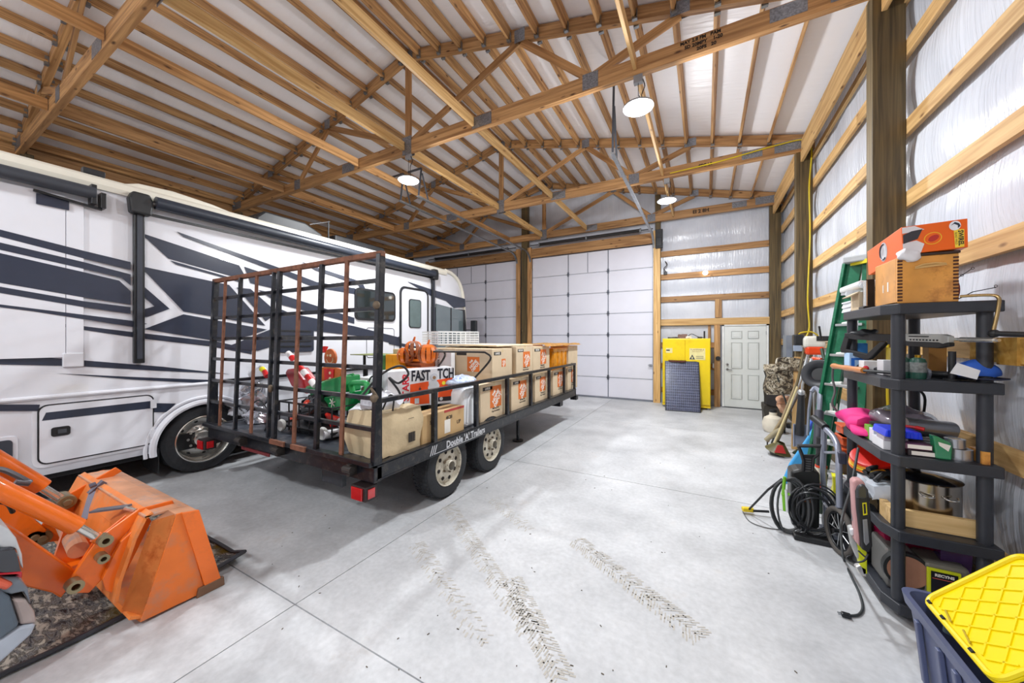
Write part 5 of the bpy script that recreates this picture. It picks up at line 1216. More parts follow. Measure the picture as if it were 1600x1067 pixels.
o = MB().cyl((-.02, 9.85, 1.721), (-.02, 9.85, 1.90), .018, n=12).build('black_flask', BLKP, bevel=.004); tag(o, 'small upright black bottle at the right end of the cabinet top', 'bottle')
# solar panel leaning on the cabinet
o = thing('solar_panel', 'dark blue framed solar panel leaning on the yellow cabinet', 'solar panel', (-.46, 9.3, 0))
A0 = Vector((-.84, 9.17, .0)); A1 = Vector((-.085, 9.25, .0)); zt = 1.16; up = (Vector((-.80, 9.61, zt)) - A0); ux = (A1 - A0)
Wp = ux.length; Hp = up.length; uxn = ux.normalized(); upn = (up - uxn * up.dot(uxn)).normalized(); pn = uxn.cross(upn)
MB().prism([(0, .0), (Wp, .0), (Wp, Hp), (0, Hp)], -.035, A0 + Vector((0, 0, .001)), uxn, upn).build('panel_frame', BLK, o, bevel=.003)
for i in range(6):
    for j in range(9):
        u0 = .02 + (Wp - .04) * i / 6; v0 = .02 + (Hp - .05) * j / 9
        MB().prism([(u0 + .003, v0 + .003), (u0 + (Wp - .04) / 6 - .003, v0 + .003), (u0 + (Wp - .04) / 6 - .003, v0 + (Hp - .05) / 9 - .003), (u0 + .003, v0 + (Hp - .05) / 9 - .003)], .002, A0 + pn * .001, uxn, upn).build('solar_cell', mat('cell_blue', (28, 32, 58), .18, var=.2, coat=.6), o)
gr = MB()
for i in range(1, 36): gr.prism([(.02 + (Wp - .04) * i / 36 - .0016, .02), (.02 + (Wp - .04) * i / 36 + .0016, .02), (.02 + (Wp - .04) * i / 36 + .0016, Hp - .03), (.02 + (Wp - .04) * i / 36 - .0016, Hp - .03)], .001, A0 + pn * .0035, uxn, upn)
for i in range(1, 18): z = .02 + (Hp - .05) * i / 18; gr.prism([(.02, z - .0018), (Wp - .02, z - .0018), (Wp - .02, z + .0018), (.02, z + .0018)], .001, A0 + pn * .0035, uxn, upn)
g = gr.build('busbar', mat('busbar', (150, 158, 184), .4, .3), o); g['kind'] = 'stuff'
s = MB().box((-.80, 9.58, zt - .02), (-.42, 9.64, zt + .02)); s.sub(3); s.wob(.02, 20, 3); o = s.build('rust_rag', mat('rusty_rag', (92, 52, 34), .8)); tag(o, 'narrow rust-brown strip on the top edge of the solar panel', 'strip')
# wall devices
o = MB().box((-1.17, 10.12, 4.12), (-.99, 10.22, 4.62)).box((-1.15, 10.10, 4.16), (-1.01, 10.12, 4.4)).build('door_opener', BLKP, bevel=.02); tag(o, 'black wall-mounted door opener beside the big white door', 'opener')
o = MB().tube([(-.95, 10.36, 3.80), (-.90, 10.34, 3.70), (-.98, 10.34, 3.6), (-.93, 10.34, 3.52)], .012, smooth=5).box((-.99, 10.33, 3.44), (-.90, 10.38, 3.52)).build('opener_cable', BLKP); tag(o, 'black cable end hanging under the door opener', 'cable')
o = MB().lathe([(0, -.05), (.055, -.05), (.06, 0), (0, 0)], (-.0, 10.34, 3.40), (0, 1, 0)).build('glow_disc', mat('disc_glow', (255, 252, 235), .4, emit=((1, .97, .88, 1), 9)), smooth=True); tag(o, 'small bright glowing disc on the end-wall girt', 'light')  # small emissive disc fixed to the girt
o = MB().box((.16, 10.3, .97), (.23, 10.36, 1.09)).build('switch_box', WHT, bevel=.005); tag(o, 'white outlet box on the stud left of the man door', 'outlet')
o = MB().lathe([(0, -.04), (.05, -.04), (.055, 0), (0, 0)], (.28, 10.29, 1.22), (0, 1, 0)).build('round_device', BLKP, smooth=True); tag(o, 'black round device on the stud beside the man door', 'switch')
o = MB().box((1.46, 9.05, 1.10), (1.555, 9.45, 1.78)).box((1.455, 9.08, 1.13), (1.46, 9.42, 1.75)).build('breaker_panel', mat('panel_grey', (130, 138, 150), .4, .3), bevel=.006); tag(o, 'grey electrical panel on the right wall near the corner', 'panel')
o = MB().box((1.30, 7.48, 1.50), (1.42, 7.518, 1.68)).build('receptacle_box', mat('box_blue_grey', (160, 176, 200), .4), bevel=.004); tag(o, 'pale grey electric box on the middle treated post', 'outlet')
o = MB().tube([(-.6, 7.46, 4.90), (.2, 7.46, 4.93), (1.0, 7.46, 5.0), (1.45, 7.46, 5.0), (1.53, 7.46, 4.8), (1.50, 7.46, 4.2), (1.51, 7.46, 3.4), (1.48, 7.46, 2.4), (1.50, 7.46, 1.9), (1.44, 7.44, 1.72), (1.38, 7.4, 1.70)], .011, smooth=6, n=6).build('extension_cord', mat('yellow_cord', (206, 180, 20), .4), smooth=True); tag(o, 'yellow extension cord running down the middle treated post', 'cord')
o = MB().tube([(1.37, 7.44, 1.72), (1.36, 7.35, 1.80), (1.50, 7.35, 1.82), (1.60, 7.4, 1.76)], .011, smooth=5, n=6).build('extension_cord', MATS['yellow_cord']); tag(o, 'short yellow cord loop over the pale grey electric box', 'cord')
o = MB().tube([(1.43, 4.38, 1.72), (1.42, 4.36, 1.2), (1.44, 4.36, .8)], .010, n=6, smooth=5).tube([(1.46, 4.38, 1.6), (1.45, 4.36, 1.15), (1.46, 4.36, .8)], .010, n=6, smooth=5).build('extension_cord', MATS['yellow_cord']); tag(o, 'doubled yellow cord hanging behind the black shelf', 'cord')
for z in (2.53, 1.95, 1.30): 
    pass
# ---------------- black shelf unit ----------------
SH = mat('shelf_black', (46, 49, 56), .42, var=.1, scale=12, bump=.05, bscale=60)
SX0, SX1, SY0, SY1 = .97, 1.43, 2.97, 3.87
sh_ = thing('shelf_unit', 'black plastic five-tier shelf unit crammed with tools against the right wall', 'shelf', (1.2, 3.42, 0))
def oct_(i):
    c = .085; a, b, c0, d = SX0 + i, SX1 - i, SY0 + i, SY1 - i
    return [(a + c * .55, c0), (b, c0), (b, d), (a + c * .55, d), (a, d - c * 1.3), (a, c0 + c * 1.3)]
SZ = [.11, .55, 1.0, 1.458, 1.915]
for z in SZ:
    s = MB().prism(oct_(0), .064, (0, 0, z - .064)); t = s.build('shelf_tier', SH, sh_, bevel=.006)
    r_ = MB()
    for k in range(9): y = SY0 + .09 + k * .09; r_.box((SX0 + .05, y - .004, z), (SX1 - .04, y + .004, z + .003))
    q = r_.build('tier_rib', SH, t); q['kind'] = 'stuff'
for x in (1.035, 1.385):
    for y in (3.035, 3.805):
        for z0, z1 in zip(SZ, SZ[1:]): MB().cyl((x, y, z0), (x, y, z1 - .06), .031, n=20).build('shelf_post', SH, sh_, smooth=True)
def fx(px): return P(px, 530, y=3.06).x
def fz(py, px=1440): return P(px, py, y=3.06).z
def small(name, label, cat, mb, m, group=None, **k):
    o = mb.build(name, m, **k); tag(o, label, cat, group); return o
# hive box with finger joints
HON = mat('honey_wood', (214, 150, 70), .35, var=.2, scale=6, coat=.2, dirt=(150, 90, 34), dscale=4)
hv = thing('wooden_box', 'honey-coloured wooden box with dark finger joints on the top shelf', 'box', (1.14, 3.22, 1.915))
hx0, hx1, hy0, hy1, hz0, hz1 = 1.015, 1.265, 2.985, 3.30, 1.916, 2.19
MB().box((hx0, hy0, hz0), (hx1, hy0 + .02, hz1)).box((hx0, hy1 - .02, hz0), (hx1, hy1, hz1)).box((hx0, hy0 + .02, hz0), (hx0 + .02, hy1 - .02, hz1)).box((hx1 - .02, hy0 + .02, hz0), (hx1, hy1 - .02, hz1)).box((hx0, hy0, hz0), (hx1, hy1, hz0 + .01)).build('box_body', HON, hv, bevel=.002)
j = MB(); n_ = 13
for k in range(n_):
    z = hz0 + .012 + (hz1 - hz0 - .02) * k / n_
    for x in (hx0 + .0, hx1 - .022): j.box((x, hy0 - .0015, z), (x + .022, hy0 + .001, z + .0105))
q = j.build('finger_joint', mat('joint_dark', (74, 38, 20), .6), hv); q['kind'] = 'stuff'
MB().tube([(1.09, 2.983, 2.125), (1.12, 2.975, 2.138), (1.17, 2.973, 2.142), (1.215, 2.983, 2.135)], [.005] * 4, n=10).prism([(1.085, 2.115), (1.22, 2.128), (1.21, 2.142), (1.15, 2.145), (1.10, 2.132)], .004, (0, 2.984, 0), (1, 0, 0), (0, 0, 1)).build('hand_grip', mat('grip_pale', (206, 166, 104), .4), hv, smooth=True)
MB().box((hx0 - .002, 3.10, 2.0), (hx0, 3.115, 2.06)).build('paint_fleck', WPR, hv); MB().box((hx0 - .002, 3.17, 2.0), (hx0, 3.18, 2.05)).build('paint_fleck', WPR, hv)
# orange boxed drain hose on top
ob = thing('orange_retail_box', 'orange retail box with black hose picture and yellow upright label, lying on the wooden box', 'box', (1.17, 3.3, 2.19))
OG = mat('retail_orange', (236, 100, 16), .35, var=.04)
C0 = P(1408, 355, y=2.985); D0 = P(1512, 341, y=2.95); E0 = P(1513, 386, y=2.95); F0 = P(1411, 398, y=2.985); G0 = P(1355, 393, y=3.62); H0 = P(1357, 430, y=3.62)
off = Vector((.0, .0, 0)); bk = D0 + (G0 - C0); bk2 = E0 + (H0 - F0)
s = MB(); V = [s.bm.verts.new(p) for p in (C0, D0, E0, F0, G0, bk, bk2, H0)]
for f in ((0, 1, 2, 3), (4, 7, 6, 5), (0, 4, 5, 1), (3, 2, 6, 7), (0, 3, 7, 4), (1, 5, 6, 2)): s.bm.faces.new([V[i] for i in f])
s.build('box_body', OG, ob, bevel=.003)
ex = (E0 - F0).normalized(); ez = (C0 - F0); ez = (ez - ex * ez.dot(ex)).normalized(); W_ = (D0 - C0).length; H_ = (C0 - F0).length; nn = ex.cross(ez)
def onf(u, v, k=.0012): return F0 + ex * u * W_ + ez * v * H_ + nn * k
def pf(poly, m, nm, k=.0012): MB().prism([(u * W_, v * H_) for u, v in poly], .0006, F0 + nn * k, ex, ez).build(nm, m, ob)
pf([(.0, .0), (.28, .0), (.34, .3), (.22, .45), (.0, .40)], mat('print_pale', (226, 220, 222), .4), 'pale_print')
pf([(.0, .75), (.35, .80), (.2, .97), (.0, .97)], MATS['print_pale'], 'pale_print')
pf([(.01, .38), (.24, .50), (.32, .82), (.15, .80), (.01, .70)], mat('print_char', (52, 48, 54), .4), 'hose_print', .0016)
ell = lambda cu, cv, a, b, t=0: [(cu + a * math.cos(q) * math.cos(t) - b * math.sin(q) * math.sin(t), cv + (a * math.cos(q) * math.sin(t) * 1.6 + b * math.sin(q) * math.cos(t) * 1.6)) for q in [2 * PI * i / 20 for i in range(20)]]
pf(ell(.47, .45, .14, .13, .5), mat('print_yel', (246, 190, 40), .4), 'oval_ring', .002); pf(ell(.47, .45, .125, .115, .5), OG, 'oval_inner', .0026); pf(ell(.48, .45, .09, .06, .6), mat('print_redd', (190, 44, 34), .4), 'red_print', .0032)
pf([(.79, .03), (.92, .03), (.93, .62), (.78, .66)], mat('print_yel2', (240, 206, 60), .4), 'yellow_label', .002)
pf(ell(.80, .78, .085, .10), mat('print_pale2', (230, 232, 238), .4), 'emblem_print', .0026); pf([(.74, .80), (.80, .90), (.86, .84), (.88, .74), (.84, .68), (.84, .78), (.79, .84)], mat('print_nv', (40, 48, 66), .4), 'bird_print', .0032)
MB().text('SWIREL', H_ * .155, face_m(onf(.875, .34, .0028), tuple(-ez), tuple(ex)), depth=.0003, bold=.001).text('BLIND WELD', H_ * .07, face_m(onf(.81, .34, .0028), tuple(-ez), tuple(ex)), depth=.0003).build('lettering', KPR, ob)
ey = (G0 - C0).normalized(); fz_ = (C0 - F0).normalized(); n2 = fz_.cross(ey) ; Lq = (G0 - C0).length
if n2.x > 0: n2 = -n2
q = [F0 + ey * (Lq * (.48 + .11 * math.cos(a))) + fz_ * (H_ * (.52 + .38 * math.sin(a))) + n2 * .002 for a in [2 * PI * i / 20 for i in range(20)]]
s = MB(); vv = [s.bm.verts.new(p) for p in q]; s.bm.faces.new(vv); bmesh.ops.solidify(s.bm, geom=s.bm.faces[:], thickness=.001); s.build('emblem_print', MATS['print_pale2'], ob)
MB().tube([F0 + ey * (Lq * (.48 + .09 * math.cos(a))) + fz_ * (H_ * (.52 + .30 * math.sin(a))) + n2 * .004 for a in [R(-60 - 12 * i) for i in range(-14, 6)]], .004, n=6).build('bird_print', MATS['print_nv'], ob)
s = MB().sph(P(1418, 400, y=2.98), .05, (1, .5, .75), n=18); s.wob(.025, 22, 2); small('tissue_wad', 'crumpled white wrapping sticking out below the orange box', 'paper', s, mat('tissue', (228, 228, 232), .5), smooth=True)
small('dark_tray', 'dark flat tray between the orange box and the wooden box', 'tray', MB().box((1.06, 2.975, 2.19), (1.27, 3.4, 2.205)), mat('dark_brown', (54, 38, 32), .5), bevel=.004)
# left end of the top shelf
z0 = 1.916
s = MB()
for k in range(7): s.box((.985 + .004 * (k % 3), 3.66 - .008 * (k % 2), z0 + .012 * k), (1.2, 3.86, z0 + .012 * k + .011))
small('paper_stack', 'stack of white papers at the far end of the top shelf', 'papers', s, mat('paper', (226, 228, 232), .6))
o = thing('small_carton', 'small open brown carton beside the paper stack on the top shelf', 'box', (1.05, 3.57, z0)); MB().box((.985, 3.49, z0), (1.12, 3.65, z0 + .13)).build('carton_body', CARD, o, bevel=.003); MB().prism([(0, 0), (.06, .035), (.065, .03), (.005, -.006)], .15, (.93, 3.64, z0 + .10), (1, 0, 0), (0, 0, 1)).build('flap', CARD, o)
o = thing('white_device', 'white plastic device head with black tubular stand on the top shelf', 'device', (1.04, 3.5, z0))
MB().cbox((1.03, 3.66, z0 + .185), (.12, .42, .05)).build('white_head', WHT, o, bevel=.018); MB().tube([P(1325, 460, x=1.0), P(1332, 448, x=1.0), P(1350, 446, x=1.0)], .022, smooth=4).build('white_spout', WHT, o, smooth=True)
MB().box((1.0, 3.42, z0), (1.05, 3.47, z0 + .21)).box((.985, 3.40, z0), (1.07, 3.5, z0 + .02)).build('black_stand', BLK, o, bevel=.006); MB().cyl((1.0, 3.415, z0 + .02), (1.0, 3.415, z0 + .2), .012, n=10).build('chrome_tube', CHR, o)
# right end of the top shelf: reel disc, rods, brass tube
small('red_disc', 'dark red round reel behind the wooden box on the top shelf', 'reel', MB().cyl((1.30, 3.2, z0 + .08), (1.33, 3.2, z0 + .08), .08, n=24), mat('maroon', (110, 30, 30), .4), bevel=.004)
o = thing('fishing_rod', 'thin dark fishing rod with line guides lying at the right end of the top shelf', 'rod', (1.33, 3.1, z0))
MB().tube([P(1488, 472, y=3.05), P(1520, 456, y=3.0), P(1556, 449, y=2.95)], .0025, n=6).tube([P(1488, 440, y=3.05), P(1518, 420, y=3.05)], .002, n=6).build('rod_blank', BLK, o)
for px_, py_ in ((1503, 430), (1520, 419), (1556, 447)): 
    c = P(px_, py_, y=3.0); MB().tube([c + Vector((.006 * math.cos(a), 0, .006 * math.sin(a))) for a in [2 * PI * k / 10 for k in range(10)]], .0015, n=4, closed=True).build('line_guide', BLK, o)
o = thing('brass_lance', 'bent brass tube with black grip hooked over the right end of the shelf', 'tool', (1.42, 2.95, 1.7))
MB().tube([P(1500, 463, y=2.97), P(1545, 461, y=2.92), P(1560, 465, y=2.9), P(1560, 480, y=2.9), P(1552, 518, y=2.9)], .008, smooth=6, n=10).build('brass_tube', mat('brass', (176, 150, 104), .25, .9), o, smooth=True)
a = P(1553, 521, y=2.9); b = P(1610, 523, y=2.75); MB().cyl(a, b, .014, n=14).sph(a, .022).build('black_grip', BLKP, o, smooth=True)
# boards on girts behind the shelf
o = small('timber_offcut', 'yellow pine offcut blocks resting behind the shelf by the brass lance', 'wood', MB().box((1.445, 2.2, 1.57), (1.545, 3.3, 1.70)).box((1.435, 2.9, 1.56), (1.5, 3.05, 1.71)), wood('pine_yellow', (176, 128, 46), (206, 164, 84)))
# ---- second tier: rifle, canisters, cap
z1 = 1.459
rf = thing('air_rifle', 'black-stocked rifle with silver slotted handguard lying across the second tier', 'rifle', (1.15, 3.3, 1.66))
ra = P(1326, 526, y=3.80); rb = P(1493, 530, y=2.99); rd = (rb - ra).normalized(); rl = (rb - ra).length; rn = Vector((rd.y, -rd.x, 0)).normalized()
if rn.dot(Vector((0, -1, 0))) < 0: rn = -rn
def rz(name, poly, m, th=.03, bev=.004, k=0): return MB().prism([(u * rl, v) for u, v in poly], th, ra - rn * 0 + rn * k + Vector((0, 0, 0)), rd, (0, 0, 1)).build(name, m, rf, bevel=bev)
rz('stock_top', [(.0, .03), (.0, -.01), (.12, -.02), (.62, -.03), (.66, .0), (.62, .022), (.1, .03)], BLKP)
rz('stock_frame', [(.0, .01), (-.06, -.10), (-.05, -.13), (.02, -.13), (.25, -.17), (.30, -.16), (.48, -.03), (.42, -.03), (.27, -.125), (.02, -.10), (.06, .0)], BLKP)
rz('lower_receiver', [(.48, -.01), (1.0, -.02), (1.0, -.04), (.92, -.055), (.5, -.045)], BLKP, k=.002)
rz('handguard', [(.60, .012), (.66, .028), (.96, .028), (1.0, .018), (1.0, -.018), (.96, -.028), (.93, -.02), (.68, -.02)], mat('hg_silver', (176, 178, 176), .35, .4), k=.004)
s = MB(); M0 = ra + rn * .0 
for k in range(9): u = .71 + .026 * k; s.prism([(u * rl, -.012), (u * rl + .01, -.012), (u * rl + .01, -.004), (u * rl, -.004)], .032, ra + rn * .0045, rd, (0, 0, 1))
s.prism([(.70 * rl, .010), (.86 * rl, .010), (.86 * rl, .016), (.70 * rl, .016)], .032, ra + rn * .0045, rd, (0, 0, 1))
for f in (s,): f.build('slot', DK, rf)
MB().cyl(rb, rb + rd * .22, .008, n=10).cyl(rb + rd * .03, rb + rd * .20, .013, n=10).build('barrel', CHR, rf, smooth=True)
MB().cyl((1.27, 3.06, z1), (1.27, 3.06, z1 + .17), .016, n=12).cyl((1.27, 3.06, z1), (1.27, 3.06, z1 + .01), .035, n=16).build('bipod_post', BLKP, rf, smooth=True)
for i, px_ in enumerate((1418, 1437)):
    x = fx(px_); o = thing('fuel_canister', ['small green gas canister with grey label, beside the shelf post', 'slightly nearer green gas canister with brass top and grey label'][i], 'canister', (x, 3.12 - .04 * i, z1 + .02), 0, 'green gas canisters')
    y = 3.12 - .04 * i
    MB().lathe([(0, .001), (.034, .001), (.036, .012), (.036, .105), (.03, .122), (.014, .13), (0, .13)], (x, y, z1)).build('canister_body', mat('canister_green', (34, 78, 66), .35), o, smooth=True)
    MB().lathe([(.0365, .04), (.0368, .041), (.0368, .10), (.0365, .101)], (x, y, z1)).build('label_band', mat('grey_label', (120, 124, 122), .5, var=.4, scale=60), o, smooth=True)
    MB().cyl((x, y, z1 + .13), (x, y, z1 + .145), .014, n=12).build('brass_cap', mat('brass2', (190, 150, 50), .3, .8), o)
s = MB(); 
for k, (dz, dy) in enumerate(((.014, 0), (.034, .03), (.03, -.03))): s.tube([(1.04, 3.72 + dy, z1 + dz), (1.1, 3.3 + dy, z1 + dz), (1.34, 3.08 + dy, z1 + dz)], .012, smooth=5)
small('folded_umbrella', 'bundle of black rods strapped together along the front of the second tier', 'rods', s, BLKP, smooth=True)
small('grey_strap', 'grey strap around the black rods below the canisters', 'strap', MB().tube([(1.19, 3.10, z1 + .004), (1.185, 3.08, z1 + .05), (1.19, 3.2, z1 + .055), (1.195, 3.22, z1 + .004)], .009, smooth=4), mat('strap_grey', (110, 114, 124), .6))
cp = thing('baseball_hat', 'bright blue cap with black brim at the right end of the second tier', 'cap', (1.37, 3.03, z1))
cc = (1.37, 3.07, z1 + .045); s = MB().sph(cc, .085, (1.0, .9, .95), n=22); 
for v in s.bm.verts: v.co.z = max(v.co.z, z1 + .035)
s.wob(.012, 18, 3).build('crown', mat('cap_blue', (44, 96, 196), .7, var=.1), cp, smooth=True)
MB().lathe([(.07, .0), (.096, .006), (.096, .012), (.07, .012)], (1.385, 3.06, z1 + .012)).build('brim', mat('cap_navy', (24, 30, 56), .6), cp, smooth=True)
s = MB().prism([(0, 0), (.1, -.03), (.115, .02), (.03, .06)], .004, P(1484, 583, y=2.96), (1, .0, 0), (0, .1, 1)); small('paper_tag', 'white printed slip tucked in front of the blue cap', 'paper', s, mat('paper', (226, 228, 232), .6))
for i, (pa, pb, c, lab, n_) in enumerate((((1321, 551, 3.78), (1345, 580, 3.70), (170, 204, 240), 'pale blue and white retail box at the left end of the second tier', 'retail_box'),
        ((1331, 536, 3.84), (1356, 549, 3.80), (60, 140, 214), 'blue-topped box behind the rifle stock', 'retail_box'),
        ((1345, 563, 3.5), (1376, 579, 3.44), (222, 222, 226), 'white carton behind the red knob', 'retail_box'),
        ((1374, 562, 3.3), (1393, 578, 3.24), (206, 206, 210), 'white crumpled packet left of the shelf post', 'packet'),
        ((1388, 543, 3.4), (1396, 560, 3.36), (150, 130, 30), 'mustard coloured item left of the shelf post', 'packet'),
        ((1446, 536, 3.4), (1480, 560, 3.36), (170, 120, 60), 'brown carton at the back of the second tier', 'carton'))):
    a = P(*pa[:2], y=pa[2]); b = P(*pb[:2], y=pb[2]); zz = z1 + .001 if i != 1 else z1 + .06
    s = MB().box((max(a.x, .99), pb[2] - .0, zz if i not in (1,) else zz), (max(b.x, a.x + .06), pa[2] + .04, a.z)); o = small(n_, lab, 'box', s, mat('rb%d' % i, c, .4, var=.08, scale=20), bevel=.003)
    if i == 0: MB().prism([(0, 0), (.02, 0), (.02, .06), (.1, .06), (.1, .075), (0, .075)], .001, (max(a.x, .99) + .01, pb[2] - .001, z1 + .02), (1, 0, 0), (0, 0, 1)).build('blue_print', mat('print_blue', (30, 110, 210), .4), o)
c = P(1353, 575, y=3.42); o = thing('red_ball_pin', 'small glossy red knob at the edge of the second tier', 'knob', (c.x, c.y, z1)); MB().sph((c.x, c.y, c.z), .017).build('ball', mat('gloss_red', (206, 16, 50), .12, coat=1), o, smooth=True); MB().cyl((c.x, c.y, z1), (c.x, c.y, c.z), .006, n=8).build('stem', BLK, o)
a = P(1302, 587, y=3.75); b = P(1350, 590, y=3.30); o = thing('wood_handled_tool', 'tool with turned wooden handle sticking out left over the second tier edge', 'tool', tuple(a))
zz = z1 + .026; a.z = zz; b.z = zz
MB().tube([a.lerp(b, t) for t in (0, .05, .15, .3, .5, .7, .85, 1)], [.02, .024, .019, .018, .021, .019, .022, .02], n=14).build('wooden_handle', mat('handle_wood', (196, 124, 60), .35, coat=.3), o, smooth=True)
MB().tube([b, b.lerp(Vector((1.12, 3.06, zz)), .5), Vector((1.14, 3.05, zz))], .010, n=8).build('metal_shaft', BLK, o, smooth=True)
MB().tube([a, a + Vector((.0, .02, -.1)), a + Vector((.01, 0, -.2)), a + Vector((-.01, -.01, -.3)), a + Vector((.02, 0, -.36))], .008, smooth=5).build('hanging_cord', mat('cord_grey', (90, 88, 88), .5), o)
small('scope_bag', 'black bundle lying on top of the rifle stock', 'bag', MB().sph(P(1352, 520, y=3.6), .05, (1.5, 1, .5), n=14).wob(.02, 20, 1), BLKP, smooth=True)
# ---- third tier
z2 = 1.001
s = MB().sph((1.03, 3.66, z2 + .085), .13, (.75, 1.35, .62), n=26); s.wob(.05, 8, 3); 
for v in s.bm.verts: v.co.z = max(v.co.z, z2 - .0)
small('pink_cloth', 'bright pink folded fleece at the left end of the third tier', 'cloth', s, mat('hot_pink', (232, 50, 134), .75, var=.08), smooth=True)
s = MB().sph((1.0, 3.5, z2 + .03), .08, (.7, 1.6, .5), n=20); s.wob(.03, 10, 5)
for v in s.bm.verts: v.co.z = max(v.co.z, z2)
small('pink_cloth', 'smaller pink fold hanging at the shelf edge under the pink fleece', 'cloth', s, MATS['hot_pink'], smooth=True)
def bt(n_, lab, x0, x1, y0, y1, z0, z1_, c, cat='box', m=None, bev=.003): return small(n_, lab, cat, MB().box((x0, y0, z0), (x1, y1, z1_)), m or mat('c%d_%d_%d' % c, c, .4, var=.06), bevel=bev)
bt('small_box', 'small green and white box beside the pink fleece', 1.0, 1.06, 3.36, 3.44, z2, z2 + .095, (110, 180, 60))
bt('small_box', 'tall white box between the green box and the blue tray', 1.0, 1.09, 3.28, 3.355, z2, z2 + .09, (222, 226, 232))
o = thing('blue_tray', 'royal blue ribbed plastic tray resting on white boxes', 'tray', (1.1, 3.15, z2 + .08))
MB().prism([(.985, .09), (1.155, .09), (1.145, .135), (.995, .135)], -.2, (0, 3.06, z2), (1, 0, 0), (0, 0, 1)).build('tray_body', mat('royal_blue', (30, 60, 214), .3), o, bevel=.006)
for k in range(9): MB().box((.995 + .017 * k, 3.055, z2 + .095), (1.0 + .017 * k, 3.06, z2 + .132)).build('rib', MATS['royal_blue'], o)
o = bt('flat_box', 'white flat box with red end under the blue tray', .99, 1.06, 3.10, 3.27, z2, z2 + .06, (226, 226, 230)); MB().box((1.03, 3.098, z2 + .004), (1.061, 3.10, z2 + .056)).build('red_end', REDP, o)
bt('flat_box', 'grey-lidded box below the right half of the blue tray', .99, 1.10, 3.09, 3.2, z2 + .06, z2 + .088, (170, 160, 170))
for i, (pa, pb, lab) in enumerate((((1410, 688), (1450, 698), 'upper slim plum-coloured box with white label'), ((1416, 700), (1457, 712), 'lower slim dark box with white label'))):
    x0, x1 = fx(pa[0]), fx(pb[0]); zb = z2 + .038 * (1 - i); o = bt('slim_box', lab, x0 - .005, x1 + .005, 3.02, 3.14, zb, zb + .034, ((96, 60, 84), (56, 50, 54))[i], 'box'); MB().box((x0 + .008, 3.018, zb + .006), (x1, 3.02, zb + .029)).build('white_label', WPR, o)
gl = mat('green_pet', (60, 176, 120), .12, trans=.5, coat=.5)
o = thing('green_container', 'translucent green plastic container with torn white label', 'container', (1.22, 3.04, z2)); x0, x1 = fx(1455), fx(1479)
MB().prism([(x0, 0), (x1, 0), (x1 + .004, .07), (x1 - .002, .10), (x0 + .01, .13), (x0 - .012, .135), (x0 - .004, .06)], .05, (0, 3.06, z2), (1, 0, 0), (0, 0, 1)).build('container_body', gl, o, bevel=.006)
MB().prism([(x0 + .008, .10), (x1 - .004, .085), (x1 - .014, .05), (x0 + .012, .08)], .001, (0, 3.008, z2), (1, 0, 0), (0, 0, 1)).build('torn_label', WPR, o)
for i, (zz, r, x, lab) in enumerate(((0, .055, 1.30, 'lower roll of silver duct tape on the third tier'), (.066, .042, 1.285, 'smaller silver tape roll stacked on the lower roll'))):
    o = thing('tape_roll', lab, 'tape', (x, 3.07, z2 + zz), 0, 'silver tape rolls'); MB().lathe([(r * .6, 0), (r, 0), (r, .063 - i * .012), (r * .6, .063 - i * .012), (r * .6, 0)], (x, 3.07, z2 + zz), n=36).build('tape_wound', mat('foil_tape', (176, 178, 184), .25, .8), o, smooth=True)
    MB().lathe([(r * .55, .001), (r * .6, .001), (r * .6, .06 - i * .012), (r * .55, .06 - i * .012)], (x, 3.07, z2 + zz), n=30).build('card_core', CARD, o)
small('wood_block', 'small brown wood block right of the tape rolls', 'wood', MB().box((1.36, 3.0, z2), (1.39, 3.12, z2 + .07)), HON)
s = MB().sph((1.22, 3.5, z2 + .13), .2, (.8, 1.3, .4), n=24); s.wob(.05, 9, 8); small('grey_bag', 'grey-purple plastic bag heaped at the back of the third tier', 'bag', s, mat('film_grey', (120, 112, 122), .15, var=.2, coat=.6), smooth=True)
s = MB().cyl((1.13, 3.25, z2 + .14), (1.38, 3.35, z2 + .11), .05, .06, n=24); s.wob(.012, 12, 3); small('steel_bottle', 'shiny grey cylinder lying behind the blue tray', 'bottle', s, mat('satin_steel', (150, 152, 156), .25, .8), smooth=True)
small('red_handle_tool', 'red handled tool on top of the blue tray', 'tool', MB().tube([(1.11, 3.16, z2 + .15), (1.15, 3.14, z2 + .15)], .008).tube([(1.15, 3.14, z2 + .15), (1.18, 3.12, z2 + .145)], .012), REDP, smooth=True)
small('plastic_disc', 'black round lid in front of the pink fleece', 'lid', MB().cyl((1.06, 3.4, z2 + .105), (1.06, 3.4, z2 + .12), .045, n=24), BLKP)
small('black_cable', 'black cable looping up behind the third tier', 'cable', MB().tube([(1.42, 3.78, z2 + .1), (1.40, 3.7, z2 + .28), (1.34, 3.7, z2 + .34), (1.28, 3.75, z2 + .3)], .008, smooth=6), BLKP, smooth=True)
